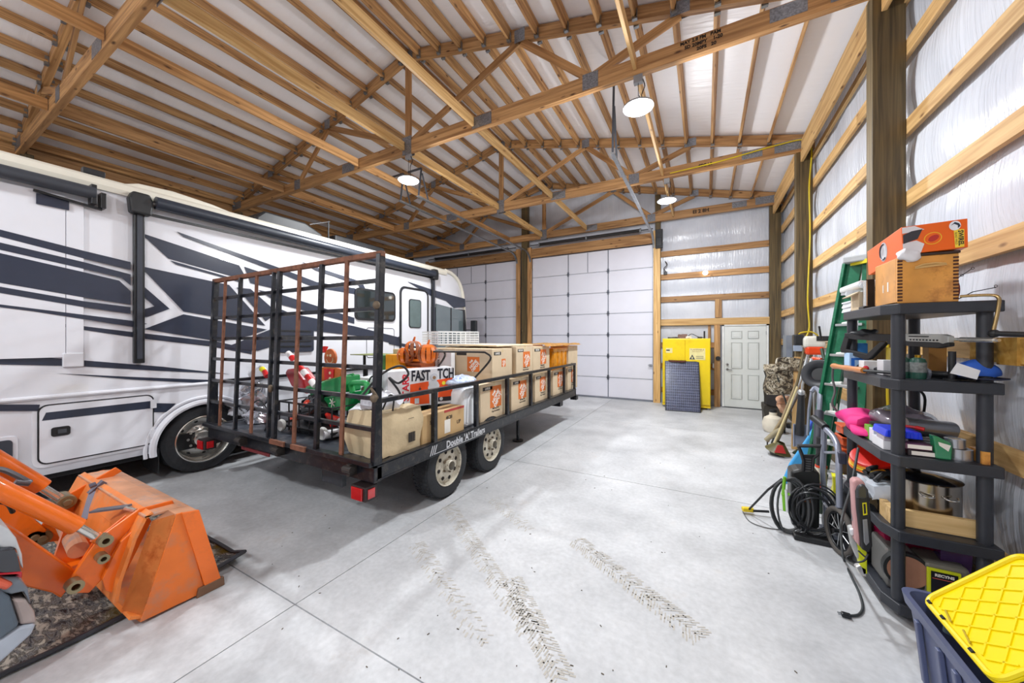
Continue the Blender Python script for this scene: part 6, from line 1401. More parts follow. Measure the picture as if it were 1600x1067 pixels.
# ---- fourth tier
z3 = .551
po = thing('stock_pot', 'large stainless steel stock pot with dark lid on the fourth tier', 'pot', (1.24, 3.26, z3))
MB().lathe([(0, .001), (.14, .001), (.15, .012), (.15, .255), (.156, .262), (.15, .266)], (1.24, 3.27, z3), n=40).build('pot_body', mat('pot_steel', (170, 162, 150), .2, 1), po, smooth=True)
MB().lathe([(0, .285), (.03, .285), (.15, .27), (.158, .266), (.155, .262), (0, .262)], (1.24, 3.27, z3), n=40).build('pot_lid', mat('lid_dark', (40, 42, 50), .15, .5), po, smooth=True)
for s_ in (-1, 1): MB().tube([(1.24 + .05 * s_ - .03, 3.125, z3 + .20), (1.24 + .05 * s_ - .02, 3.10, z3 + .19), (1.24 + .05 * s_ + .02, 3.10, z3 + .19), (1.24 + .05 * s_ + .03, 3.125, z3 + .20)], .006, smooth=4).build('pot_handle', CHR, po, smooth=True)
pb_ = small('pine_plank', 'pale pine plank standing on edge along the front of the fourth tier', 'plank', MB().box((1.01, 3.065, z3), (1.43, 3.10, z3 + .10)), wood('plank_pale', (196, 160, 104), (222, 190, 136), knots=False), bevel=.002)
small('pine_plank', 'short pine plank end turned along the left side of the fourth tier', 'plank', MB().box((1.01, 3.10, z3), (1.045, 3.22, z3 + .10)), MATS['plank_pale'])
s = MB().cbox((1.05, 3.36, z3 + .13), (.14, .28, .09)); s.sub(3); s.wob(.03, 10, 4); small('white_film_pack', 'clear and white film-wrapped pack behind the plank', 'packet', s, mat('white_film', (206, 214, 224), .15, coat=.4), smooth=True)
s = MB().cbox((1.005, 3.33, z3 + .045), (.07, .18, .09)); s.sub(3); s.wob(.02, 20, 6); small('black_film_pack', 'shiny black wrapped pack at the left edge of the fourth tier', 'packet', s, mat('bin_liner2', (20, 22, 28), .12, coat=.6), smooth=True)
s = MB()
for k in range(9):
    y = 3.25 + .06 * k; s.tube([(1.0, y, z3 + .2 + .02 * (k % 3)), (1.08, y + .05, z3 + .25 - .02 * (k % 2)), (1.2, y + .02, z3 + .2)], .016, smooth=4)
small('cable_heap', 'heap of thick black cables on the fourth tier left of the pot', 'cable', s, BLKP, smooth=True)
s = MB().cbox((1.12, 3.55, z3 + .1), (.22, .4, .19)); s.sub(2); s.wob(.02, 9, 3); small('black_case', 'black tool case under the cable heap', 'case', s, BLKP, smooth=True)
# discs sticking out under the third tier
for k, (c_, lab) in enumerate((((206, 30, 16), 'red flying disc, top of the slanted stack'), ((240, 150, 20), 'orange-yellow flying disc, second in the slanted stack'), ((240, 206, 40), 'yellow flying disc, third in the slanted stack'), ((240, 120, 20), 'orange flying disc at the bottom of the slanted stack'))):
    n = Vector((-.25, -.30, .92)).normalized(); c = Vector((1.08, 3.52, .86)) - n * .02 * k + Vector((-.004 * k, .006 * k, 0))
    o = MB().lathe([(0, 0), (.11, 0), (.135, -.006), (.14, -.018), (.134, -.018), (.10, -.008), (0, -.008)], c, n, n=36).build('flying_disc', mat('disc%d' % k, c_, .3, coat=.3), smooth=True); tag(o, lab, 'disc', 'flying discs under the third tier')
# ---- bottom tier
z4 = .111
bs = thing('bench_sander', 'bench disc sander with round brown sanding disc and lime panel on the bottom tier', 'sander', (1.15, 3.2, z4))

MB().box((1.02, 3.14, z4), (1.16, 3.4, z4 + .25)).build('motor_housing', mat('cast_grey', (110, 110, 108), .5, .2), bs, bevel=.02)
MB().cyl((1.10, 3.14, z4 + .15), (1.10, 3.10, z4 + .15), .11, n=36).build('disc_plate', mat('dark_alu', (60, 62, 62), .4, .5), bs)
MB().lathe([(0, .001), (.01, .001), (.03, .0), (.094, .0), (.094, -.004), (0, -.004)], (1.10, 3.094, z4 + .15), (0, -1, 0), n=36).build('sanding_disc', mat('sandpaper', (168, 120, 96), .85, var=.12, scale=8), bs, smooth=True)
MB().box((1.17, 3.09, z4), (1.36, 3.36, z4 + .24)).build('control_box', mat('cast_grey2', (120, 116, 106), .45), bs, bevel=.02)
MB().box((1.175, 3.075, z4 + .05), (1.315, 3.09, z4 + .215)).build('lime_frame', mat('lime', (206, 214, 30), .35), bs, bevel=.004)
MB().box((1.19, 3.072, z4 + .055), (1.30, 3.075, z4 + .20)).build('black_panel', mat('panel_black', (22, 22, 30), .3), bs)
MB().text('RECYNS', .022, face_m((1.245, 3.0715, z4 + .18), (1, 0, 0), (0, 0, 1)), depth=.0005, bold=.001).build('lettering', WPR, bs); MB().box((1.195, 3.0712, z4 + .158), (1.295, 3.0722, z4 + .162)).build('red_line', mat('red_line', (200, 90, 80), .4), bs)
MB().cyl((1.25, 3.07, z4 + .09), (1.25, 3.05, z4 + .09), .022, n=16).build('red_switch', mat('gloss_red', (206, 16, 50), .12), bs)
s = MB().cbox((1.17, 3.42, z4 + .31), (.26, .3, .17)); s.sub(3); s.wob(.03, 8, 4); small('magenta_bag', 'dark magenta plastic bag between the two lowest tiers', 'bag', s, mat('magenta', (150, 16, 66), .2, coat=.4), smooth=True)
s = MB().cbox((1.34, 3.42, z4 + .25), (.13, .5, .30)); s.sub(3); s.wob(.04, 7, 7); small('purple_bag', 'shiny purple bag at the right of the bottom tier', 'bag', s, mat('purple_film', (78, 48, 110), .15, coat=.6), smooth=True)
s = MB().cbox((1.03, 3.62, z4 + .2), (.12, .4, .36)); s.sub(3); s.wob(.04, 9, 2); small('black_sack', 'black gear sack on the bottom tier at the left', 'bag', s, BLKP, smooth=True)
# ---------------- tote with tilted lid ----------------
to = thing('storage_tote', 'dark blue-grey plastic storage tote in front of the shelf', 'tote', (1.19, 2.2, 0))
TT = mat('tote_blue', (84, 92, 124), .4, var=.05)
tx0, tx1, ty0, ty1, th_ = .905, 1.45, 1.94, 2.62, .40
s = MB()
def ringr(i, z, r=.06): return [s.bm.verts.new((x, y, z)) for x, y in rrect(tx0 + i, tx1 - i, ty0 + i, ty1 - i, r, 4)]
rs = [ringr(.05, .0), ringr(.012, th_ - .06), ringr(-.004, th_ - .05), ringr(-.012, th_), ringr(.010, th_), ringr(.018, th_ - .05), ringr(.058, .012)]
for A, B in zip(rs, rs[1:]):
    for k in range(len(A)): s.bm.faces.new((A[k], A[(k + 1) % len(A)], B[(k + 1) % len(A)], B[k]))
s.bm.faces.new(rs[0]); s.bm.faces.new(rs[-1]); s.build('tote_body', TT, to, smooth=True)
for y in (2.04, 2.16, 2.28, 2.46): MB().prism([(0, .05), (.018, .05), (.012, .32), (-.012, .32), (-.03, .05)][0:5], .035, (tx0 + .012, y, 0), (0, 1, 0), (-.0, 0, 1)).build('rib', TT, to, bevel=.004) if False else MB().bar((tx0 + .03, y, .04), (tx0 + .002, y, .33), .03, .02, up=(1, 0, 0)).build('rib', TT, to, bevel=.004)
s = MB().cyl((1.03, 2.48, .30), (1.03, 2.50, .44), .03, .012, n=16); small('spray_nozzle', 'grey cone-topped bottle inside the tote near its corner', 'bottle', s, mat('cone_grey', (120, 140, 150), .3), smooth=True)
Lc = P(1441, 938, z=.415); u_ = (P(1556, 1074, z=.425) - Lc); LW = u_.length; u_.normalize(); v0_ = P(1517, 853, y=2.68) - Lc; v_ = (v0_ - u_ * v0_.dot(u_)).normalized(); nl = v_.cross(u_) if v_.cross(u_).z > 0 else u_.cross(v_)
LH = .46
LM = Matrix((u_, v_, nl)).transposed().to_4x4(); LM.translation = Lc
lid = thing('tote_lid', 'bright yellow diamond-ribbed tote lid tilted on the storage tote', 'lid', tuple(Lc)); YL = mat('lid_yellow', (242, 218, 0), .35, var=.02)
LH = .46
def lp(mb): bmesh.ops.transform(mb.bm, matrix=LM, verts=mb.bm.verts[:]); return mb
def rr2(i, r): return rrect(i, LW - i, i, LH - i, r, 5)
lp(MB().prism(rr2(0, .05), .012, (0, 0, -.012))).build('lid_plate', YL, lid, bevel=.003)
s = MB(); A_ = [Vector((x, y, .004)) for x, y in rr2(.012, .045)]; s.tube(A_, .012, n=8, closed=True); lp(s).build('lid_rim', YL, lid, smooth=True)
for a0 in range(-6, 8):
    for dr in (1, -1):
        pts = []
        x_ = a0 * .10
        k = 1.0
        # rib line y = dr*k*(x - x_) clipped to the panel
        lo, hi = .04, LW - .04; ya = .04; yb = LH - .04
        t0, t1 = (x_, x_ + (yb - ya) / k) if dr > 0 else (x_, x_ + (yb - ya) / k)
        def yv(x): return ya + (x - t0) * k if dr > 0 else yb - (x - t0) * k
        xa_, xb_ = max(lo, t0), min(hi, t1)
        if xb_ - xa_ < .03: continue
        lp(MB().bar((xa_, yv(xa_), .002), (xb_, yv(xb_), .002), .007, .006)).build('diamond_rib', YL, lid)
for x, y in ((.05, .022), (.16, .022), (.36, .022), (.20, LH - .022), (.4, LH - .022)): lp(MB().cbox((x, y, .014), (.022, .012, .008))).build('latch_slot', DK, lid)
for x in (.12, .25): lp(MB().bar((x, .05, .006), (x + .07, .035, .006), .006, .006)).build('lid_mark', mat('lid_ochre', (176, 150, 0), .5), lid)  # two short bars in a darker yellow
# ---------------- stepladder ----------------
LG = mat('fibreglass_green', (20, 104, 72), .4, var=.08, dirt=(60, 130, 100), dscale=8); ALU = mat('aluminium', (190, 194, 196), .3, .7)
la = thing('stepladder', 'folded green fibreglass stepladder leaning beside the shelf, white rungs', 'ladder', (1.1, 4.9, 0))
TL = Vector((1.27, 4.74, 2.46)); TRr = Vector((1.38, 4.60, 2.46)); BL = Vector((.99, 5.02, 0)); BR = Vector((1.26, 4.66, 0))
wv = (TRr - TL).normalized()
def rail(name, a, b, m=LG, w_=.09, t_=.03, up=None): return MB().bar(a, b, t_, w_, up=up or wv).build(name, m, la, bevel=.004)
rail('front_rail', BL + Vector((.02, -.02, 0)), TL + Vector((.02, -.02, 0)), w_=.16, up=(.75, -.65, 0)); rail('rail_flange', BL + Vector((-.03, 0, 0)), TL + Vector((-.03, 0, 0)), w_=.03, t_=.05)
rail('front_rail', BR, TRr, w_=.10, up=(.75, -.65, 0))
rail('rear_rail', BL + Vector((.13, .02, .05)), TL + Vector((.06, .03, -.06)), w_=.07); rail('rear_rail', BR + Vector((.08, .06, .05)), TRr + Vector((.05, .05, -.06)), w_=.07)
MB().bar(TL + Vector((-.04, -.03, .02)), TRr + Vector((.04, 0, .02)), .16, .06).build('top_cap', mat('ladder_cap', (180, 184, 186), .4), la, bevel=.01)
MB().bar(TL + Vector((-.0, -.06, -.015)), TRr + Vector((-.02, -.06, -.015)), .03, .04).build('yellow_label', mat('label_yellow', (214, 200, 20), .5), la)
for k in range(1, 8):
    t = k / 8 ; a = BL.lerp(TL, t); b = BR.lerp(TRr, t)
    MB().bar(a, b, .08, .025).build('step', ALU, la, bevel=.004)
    e = a + Vector((.02, -.05, .01)); MB().cyl(e, e + Vector((.07, -.075, .015)), .018, n=14).build('rung_end', mat('rung_white', (222, 224, 220), .4), la, bevel=.006)
for a, b in ((BL, TL), (BR, TRr)): MB().cbox(a + Vector((0, 0, .02)), (.06, .12, .04)).build('foot', BLKP, la, bevel=.006)
MB().tube([BL.lerp(TL, .34) + Vector((.0, -.06, 0)), BL.lerp(TL, .30) + Vector((.06, -.08, 0)), BL.lerp(TL, .25) + Vector((.0, -.06, 0)), BL.lerp(TL, .27) + Vector((-.03, -.05, 0))], .008, closed=True, smooth=5).build('spreader', ALU, la)
MB().cbox(BL.lerp(TL, .40) + Vector((.07, -.07, 0)), (.06, .01, .10)).build('sticker', WPR, la)
# helpers for poles
def pole(name, label, cat, pts, r, m, **k): o = MB().tube(pts, r, n=10, **k).build(name, m, smooth=True); tag(o, label, cat); return o
def P3(px, py, y): return P(px, py, y=y)
# string trimmer, engine up, guard on the floor
st = thing('string_trimmer', 'orange and white string trimmer standing head-down with olive guard on the floor', 'trimmer', (.92, 6.5, 0))
gA = P(1205, 700, y=6.45); eA = Vector((1.40, 6.7, 1.62))
c = Vector((1.36, 6.55, 1.66))
MB().cbox(c, (.26, .26, .17), Matrix()).build('engine_cover', mat('trimmer_white', (216, 214, 204), .35), st, bevel=.05, segs=3)
MB().cbox(c + Vector((.0, -.03, -.12)), (.2, .2, .12)).build('orange_shroud', mat('trimmer_orange', (226, 70, 24), .3), st, bevel=.03)
MB().cbox(c + Vector((-.17, 0, .03)), (.12, .16, .16)).build('black_muffler', BLKP, st, bevel=.02); MB().cbox(c + Vector((.08, -.13, .05)), (.14, .02, .07)).build('vent_grille', BLKP, st, bevel=.005)
MB().tube([c + Vector((-.1, 0, -.1)), Vector((1.18, 6.5, 1.1)), Vector((1.0, 6.5, .35)), Vector((.92, 6.48, .14))], .016, n=10).build('shaft', mat('shaft_olive', (110, 100, 74), .35, .5), st, smooth=True)
MB().lathe([(.05, .16), (.06, .14), (.14, .04), (.16, .02), (.15, .02), (.05, .12)], (.93, 6.45, .04), (.25, -.15, 1)).build('guard', mat('guard_olive', (86, 80, 40), .4), st, smooth=True)
MB().lathe([(0, 0), (.06, .01), (.07, .05), (.05, .10), (0, .11)], (.90, 6.42, .0), (0, 0, 1)).build('line_head', mat('head_dark', (56, 58, 50), .5), st, smooth=True)
# second trimmer and sticks
t2 = thing('edger', 'tan shafted edger with pale blade cover leaning left of the trimmer', 'trimmer', (1.0, 6.9, 0))
MB().tube([P3(1199, 690, 6.9), P3(1222, 655, 6.9), P3(1240, 610, 6.95), P3(1262, 560, 7.0)], .02, n=10).build('shaft', mat('tan_shaft', (150, 132, 100), .4), t2, smooth=True)
MB().tube([P3(1196, 688, 6.88), P3(1212, 676, 6.88), P3(1224, 668, 6.88)], [.03, .045, .03], n=12, ).build('blade_cover', mat('cover_tan', (150, 140, 112), .5), t2, smooth=True)
MB().cyl(Vector((P3(1199, 690, 6.9).x, 6.9, 0)), P3(1199, 690, 6.9), .01, n=8).build('blade_foot', BLK, t2)
pole('pole_saw', 'silver aluminium pole standing against the middle post', 'pole', [P3(1228, 652, 6.6), P3(1252, 590, 6.65), P3(1264, 548, 6.7)], .018, ALU)
pole('broom_handle', 'dark brown stick crossing behind the trimmer', 'pole', [P3(1212, 700, 6.7), P3(1228, 655, 6.75), P3(1248, 615, 6.8)], .014, mat('dark_stick', (64, 52, 44), .5))
pole('broom_handle', 'pale bare wood stick reaching to the floor near the red base', 'pole', [P3(1210, 692, 6.3), P3(1232, 640, 6.35), P3(1246, 604, 6.4)], .014, mat('pale_stick', (206, 190, 140), .5))
o = MB().prism([(-.07, 0), (.07, 0), (.03, .11), (-.03, .11)], .02, P3(1219, 708, 6.3) - Vector((0, 0, .0)), (1, 0, 0), (0, .2, 1)).build('wedge_block', mat('foot_red', (176, 40, 32), .4), bevel=.006); tag(o, 'small red wedge-shaped foot on the floor by the olive guard', 'tool')
# snow shovel grey
sh2 = thing('grey_shovel', 'grey square shovel blade with black grip leaning upside down', 'shovel', (1.13, 5.9, 0))
a = P3(1239, 662, 5.9); b = P3(1262, 700, 5.9); MB().box((a.x, 5.9, b.z), (b.x, 5.915, a.z)).box((a.x, 5.88, b.z), (a.x + .012, 5.915, a.z)).box((b.x - .012, 5.88, b.z), (b.x, 5.915, a.z)).build('blade', mat('shovel_grey', (134, 140, 156), .4), sh2, bevel=.004)
MB().tube([P3(1249, 680, 5.88), P3(1251, 650, 5.88), P3(1252, 616, 5.88)], [.05, .045, .035], n=10).build('black_sleeve', BLKP, sh2, smooth=True)
MB().tube([P3(1252, 618, 5.88), P3(1254, 600, 5.88), P3(1268, 560, 5.9)], .015, n=10).sph(P3(1252, 613, 5.86), .04).build('metal_shaft', ALU, sh2, smooth=True)
MB().cyl(Vector(((a.x + b.x) / 2, 5.9, 0)), Vector(((a.x + b.x) / 2, 5.9, b.z)), .012, n=8).build('shaft_end', BLK, sh2)
# board upright (2x6) behind trimmer
o = beam('spare_plank', (1.22, 6.9, 0), (1.29, 7.1, 1.42), .035, .10, WOOD_L, None, up=(1, 0, 0)); tag(o, 'pale timber offcut standing on end in front of the middle post', 'plank')
# camouflage chair / blind
camo = None
def camo_mat():
    m, nt, b = _new('camouflage'); L = nt.links
    tc = N(nt, 'ShaderNodeTexCoord'); n1 = N(nt, 'ShaderNodeTexNoise'); n1.inputs['Scale'].default_value = 11; n1.inputs['Detail'].default_value = 3; n1.inputs['Distortion'].default_value = 1
    L.new(tc.outputs['Object'], n1.inputs['Vector']); rp = N(nt, 'ShaderNodeValToRGB'); rp.color_ramp.interpolation = 'CONSTANT'; e = rp.color_ramp.elements
    e[0].position = 0; e[0].color = col((58, 50, 40)); e[1].position = .44; e[1].color = col((112, 98, 78))
    for p, c_ in ((.5, (168, 158, 136)), (.56, (84, 76, 60)), (.62, (196, 188, 170))):
        k = e.new(p); k.color = col(c_)
    L.new(n1.outputs['Fac'], rp.inputs['Fac']); L.new(rp.outputs['Color'], b.inputs['Base Color']); b.inputs['Roughness'].default_value = .8
    return m
CAMO = camo_mat()
cm = thing('camouflage_chair', 'camouflage folding chair bundled in front of the middle post', 'chair', (1.2, 7.2, 0))
s = MB().cbox((1.13, 7.3, 1.02), (.5, .3, .42)); s.sub(4); s.wob(.10, 4, 3); s.build('camo_fabric', CAMO, cm, smooth=True)
s = MB().cbox((1.22, 7.1, 1.30), (.38, .16, .16)); s.sub(3); s.wob(.07, 6, 8); s.build('camo_back', CAMO, cm, smooth=True)
for x, x2 in ((.95, 1.35), (1.33, 1.0)): MB().tube([(x, 7.12, 0), (x2, 7.15, 1.2)], .013, n=8).build('leg', mat('dark_tube', (48, 50, 46), .5), cm)
# round black pan
c = P3(1281, 585, 5.45); pn_ = thing('round_black_tray', 'round black rubber pan standing on edge against the ladder', 'pan', tuple(c))
ax = Vector((-.45, -.85, .25)); MB().lathe([(0, -.02), (.085, -.02), (.10, .0), (.165, .012), (.175, .03), (.16, .035), (.10, .015), (.08, -.005), (0, -.005)], c, ax, n=40).build('pan_body', mat('pan_black', (34, 36, 42), .45), pn_, smooth=True)
MB().lathe([(0, 0), (.07, 0), (.07, .006), (0, .008)], c, ax, n=30).build('centre_plate', BLKP, pn_, smooth=True)
MB().tube([Vector((c.x + .05, 5.6, 0)), Vector((c.x + .03, 5.62, .9)), c + Vector((.02, .10, 0))], .014, n=8).build('support_stake', mat('dark_stick', (64, 52, 44), .5), pn_, smooth=True)
# small hand tools hung above
for i, (a, b, r, m_, lab, n_) in enumerate((
        ((1283, 530), (1280, 510), .012, BLK, 'thin black blade tip above the trimmer engine', 'pruning_saw'), ((1302, 515), (1296, 560), .02, BLK, 'black handle leaning between trimmer and ladder', 'hand_tool'),
        ((1290, 535), (1312, 532), .014, mat('tan_shaft', (150, 132, 100), .4), 'short tan crossbar behind the trimmer engine', 'tool_crossbar'), ((1270, 560), (1283, 562), .025, mat('trimmer_orange', (226, 70, 24), .3), 'small orange part under the trimmer engine', 'small_fitting'),
        ((1278, 566), (1296, 562), .03, mat('teal_part', (110, 150, 150), .4), 'teal grey part beside the small orange one', 'small_fitting'), ((1284, 545), (1288, 562), .02, mat('dark_green', (40, 60, 44), .5), 'dark green handle below the trimmer engine', 'hand_tool'))):
    pole(n_, lab, 'tool', [P3(*a, 6.1), P3(*b, 6.0)], r, m_)
# sprayer, netting bag, black bags by the corner post
sp_ = thing('sprayer_tank', 'white round sprayer tank on the floor by the man door corner', 'sprayer', (.95, 8.0, 0)); c = P3(1208, 655, 8.0)
MB().lathe([(0, 0), (.11, .0), (.16, .06), (.17, .16), (.14, .26), (.06, .31), (.06, .36), (0, .37)], (c.x, 8.0, 0)).build('tank', mat('tank_white', (222, 214, 196), .35, var=.08), sp_, smooth=True); MB().cyl((c.x, 8.0, .36), (c.x, 8.0, .41), .055, n=14).build('cap', BLKP, sp_)
nb = thing('folding_wagon', 'black folding carrier with green and orange bag beside the end door', 'bag', (.95, 8.6, 0))
a = P3(1193, 622, 8.7); b = P3(1226, 650, 8.7)
s = MB().box((a.x + .1, 8.6, .12), (b.x, 8.9, a.z)); s.sub(3); s.wob(.06, 6, 1); s.build('green_bag', mat('green_print', (70, 180, 50), .3, var=.4, scale=14, dirt=(236, 220, 60), dscale=14), nb, smooth=True)
MB().prism([(0, 0), (.24, -.22), (.3, -.34), (.1, -.36), (.02, -.3)], .05, Vector((a.x + .03, 8.58, a.z)), (1, 0, 0), (0, 0, 1)).build('orange_flap', mat('flap_orange', (240, 160, 50), .5), nb)
MB().tube([(a.x, 8.55, .04), (a.x - .0, 8.55, a.z + .05), (b.x + .05, 8.55, a.z)], .014).tube([(a.x + .32, 8.5, .1), (a.x + .32, 8.5, a.z + .06)], .014).build('black_frame', BLKP, nb)
for x in (a.x - .02, b.x): MB().cyl((x, 8.5, .04), (x + .05, 8.5, .04), .045, n=14).build('wheel', BLKP, nb)
s = MB().cbox((1.18, 8.6, .75), (.26, .3, .62)); s.sub(3); s.wob(.08, 5, 3); o = s.build('black_bag', mat('bag_dark', (44, 42, 42), .5), smooth=True); tag(o, 'dark grey bag hanging beside the man door corner', 'bag')
s = MB().cbox((1.18, 8.6, .22), (.3, .3, .42)); s.sub(3); s.wob(.05, 5, 13); o = s.build('dark_box', mat('box_dark', (60, 56, 50), .6), smooth=True); tag(o, 'dark soft bundle on the floor under the hanging grey bag', 'bundle')
s = MB().sph(P3(1226, 630, 8.0), .10, (1.1, .6, 1.6), n=18); s.wob(.07, 14, 6); o = s.build('tan_gloves', mat('glove_tan', (206, 160, 130), .7, var=.15, scale=20), smooth=True); tag(o, 'tan work gloves bunched above the white tank', 'gloves')
pole('dark_stake', 'dark stake carrying the tan gloves', 'stake', [Vector((P3(1226, 630, 8.0).x, 8.0, 0)), P3(1226, 640, 8.0)], .014, BLK)
s = MB().prism([(-.05, 0), (.05, 0), (.07, .5), (.0, .62), (-.06, .5)], .04, Vector((1.12, 6.2, .0)), (.5, .6, .0), (.25, .1, 1)); o = s.build('blue_scoop', mat('scoop_blue', (36, 84, 196), .35), bevel=.01); tag(o, 'narrow blue scoop between the shafts', 'tool')
pole('green_stake', 'dark green stake on the floor behind the shafts', 'stake', [Vector((1.15, 6.6, .02)), Vector((1.3, 6.9, .04))], .02, mat('dark_green', (40, 60, 44), .5))
# ---------------- blue board ----------------
bb = MB(); L_ = [P3(1222, 768, 5.2), P3(1234, 725, 5.2), P3(1262, 684, 5.2), P3(1274, 664, 5.2), P3(1282, 664, 5.2), P3(1284, 700, 5.2), P3(1284, 768, 5.2)]
bb.prism([(q.x, max(q.z, 0.0)) for q in L_], -.05, (0, 5.2, 0), (1, 0, 0), (0, 0, 1)); o = bb.build('foam_board', mat('foam_blue', (70, 164, 226), .55, var=.03), bevel=.015); tag(o, 'light blue foam board leaning behind the pressure washer', 'board')
# ---------------- hand truck: pale grey tubes ----------------
ht = thing('hand_truck', 'pale grey tubular hand truck with black foam grip, beside the shelf', 'hand truck', (1.0, 4.1, 0)); HT = mat('tube_grey', (150, 156, 172), .3, .4)
MB().tube([P3(1290, 786, 4.1), P3(1286, 740, 4.1), P3(1287, 700, 4.1), P3(1288, 664, 4.1)], .022, smooth=4, n=12).build('side_tube', HT, ht, smooth=True)
MB().tube([P3(1312, 792, 3.7), P3(1311, 740, 3.7), P3(1310, 705, 3.75), P3(1303, 684, 3.85), P3(1285, 665, 4.0), P3(1275, 655, 4.1)], .022, smooth=5, n=12).build('side_tube', HT, ht, smooth=True)
MB().tube([P3(1271, 653, 4.12), P3(1290, 668, 3.95)], .030, n=14).build('foam_grip', BLKP, ht, smooth=True)
MB().tube([P3(1290, 786, 4.1), P3(1300, 795, 3.9), P3(1312, 792, 3.7)], .02, smooth=4).tube([P3(1288, 707, 4.1), P3(1310, 707, 3.75)], .012).build('cross_tube', HT, ht, smooth=True)
MB().cbox(P3(1315, 715, 3.72), (.05, .06, .09)).build('joint_block', mat('block_slate', (50, 54, 72), .4), ht, bevel=.008)
MB().box((.90, 3.95, 0), (1.10, 4.15, .03)).build('toe_plate', HT, ht); q = P3(1290, 786, 4.1); MB().cyl((q.x, 4.1, .02), (q.x, 4.1, q.z), .018, n=10).build('lower_tube', HT, ht)
MB().tube([P3(1268, 612, 5.0), P3(1274, 606, 5.0), P3(1281, 615, 4.9), P3(1280, 640, 4.8), P3(1276, 690, 4.7)], .022, smooth=5).tube([P3(1262, 680, 5.0), P3(1264, 640, 5.0), P3(1268, 612, 5.0)], .014).build('rear_handle', HT, ht, smooth=True)
MB().tube([P3(1280, 642, 4.78), P3(1278, 700, 4.6)], .038, n=14).build('black_sleeve', mat('sleeve_slate', (56, 58, 70), .5), ht, smooth=True)
# caulk tube and red base
ct = thing('caulk_tube', 'printed tube with orange-red collar and red cap standing behind the grey tubes', 'tube', tuple(Vector((P3(1283, 740, 4.5).x, 4.5, 0)))); x = P3(1283, 740, 4.5).x
za, zb, zc, zd = [P3(1283, q, 4.5).z for q in (764, 752, 730, 700)]
MB().cyl((x, 4.5, 0), (x, 4.5, za), .035, n=18).build('lower_body', mat('dark_green', (40, 60, 44), .5), ct); MB().cyl((x, 4.5, za), (x, 4.5, zb), .035, n=18).build('red_cap', REDP, ct)
MB().cyl((x, 4.5, zb), (x, 4.5, zc), .045, n=18).build('printed_body', mat('tube_print', (206, 200, 184), .5, var=.3, scale=40), ct); MB().cyl((x, 4.5, zc), (x, 4.5, zc + .02), .047, n=18).build('red_collar', mat('trimmer_orange', (226, 70, 24), .3), ct); MB().cyl((x, 4.5, zc + .02), (x, 4.5, zd + .1), .04, n=18).build('dark_nozzle', BLKP, ct)
# orange crates stacked behind the shelf
for k in range(3):
    a = P3(1308, 660 + 17 * k, 4.35); b = P3(1330, 675 + 17 * k, 4.35); o = MB().box((a.x, 4.2, b.z), (b.x + .05, 4.38, a.z)).box((a.x - .01, 4.18, a.z - .02), (b.x + .05, 4.39, a.z)).build('orange_crate', mat('drawer_orange', (206, 84, 36), .4, var=.15), bevel=.006); tag(o, ['top orange plastic drawer behind the shelf post', 'middle orange plastic drawer behind the shelf post', 'lowest orange plastic drawer behind the shelf post'][k], 'drawer', 'orange drawers behind the shelf')
a = P3(1308, 690, 4.35); o = MB().box((a.x, 4.2, 0), (a.x + .2, 4.38, P3(1308, 712, 4.35).z - .003)).build('brown_carton', mat('brown_dark_card', (96, 74, 54), .7), bevel=.004); tag(o, 'dark brown carton under the orange drawers', 'box')
# white and yellow box with tape on top
wb = thing('white_tool_box', 'white boxy tool with black spool on top, in front of the shelf', 'tool', (1.03, 3.95, 0))
a = P3(1322, 745, 3.95); b = P3(1338, 778, 3.95)
MB().box((a.x - .05, 3.9, b.z), (b.x + .06, 4.02, a.z)).build('white_case', WHT, wb, bevel=.01); MB().box((a.x - .03, 3.92, 0), (b.x + .04, 4.0, b.z)).build('black_base', BLKP, wb)
c = P3(1337, 737, 3.9); MB().lathe([(.015, 0), (.045, 0), (.045, .05), (.015, .05), (.015, 0)], (c.x, 3.93, a.z + .001)).build('spool', BLKP, wb, smooth=True)
yb2 = thing('yellow_bottle', 'fluorescent yellow container between the grey tubes and the white case', 'container', (.98, 4.15, 0)); a = P3(1300, 742, 4.15); b = P3(1320, 772, 4.15)
s = MB().box((a.x, 4.1, b.z), (b.x, 4.2, a.z)); s.sub(2); s.wob(.03, 8, 3); s.build('container_body', mat('fluoro', (220, 220, 40), .35), yb2, smooth=True); MB().box((a.x + .02, 4.1, 0), (b.x - .01, 4.2, b.z)).build('crate_under', mat('dark_junk', (50, 48, 46), .6), yb2)
# ---------------- pressure washer ----------------
pw_ = thing('pressure_washer', 'black pressure washer with trapezoid handle and coiled black hose', 'pressure washer', (.83, 4.05, 0))
yw = 3.98
def pv(L): return [(P3(a, b, yw).x, P3(a, b, yw).z) for a, b in L]
zw = lambda L: [(x / 6.67 + 1230, y / 6.67 + 690) for x, y in L]
MB().prism(pv(zw([(40, 310), (120, 290), (250, 290), (345, 330), (350, 420), (340, 900), (300, 930), (60, 860), (40, 600)])), -.18, (0, yw, 0), (1, 0, 0), (0, 0, 1)).build('housing', mat('washer_black', (34, 36, 36), .4), pw_, bevel=.02)
MB().tube([Vector((x, yw - .01, z)) for x, z in pv(zw([(115, 45), (345, 45), (320, 130), (270, 170), (260, 300)]))], .012, n=8).tube([Vector((x, yw - .01, z)) for x, z in pv(zw([(115, 45), (150, 130), (170, 200), (160, 300)]))], .014, n=8).build('handle_frame', BLKP, pw_, smooth=True)
MB().prism(pv(zw([(108, 32), (362, 32), (355, 66), (112, 62)])), -.03, (0, yw, 0), (1, 0, 0), (0, 0, 1)).build('handle_bar', BLKP, pw_, bevel=.005)
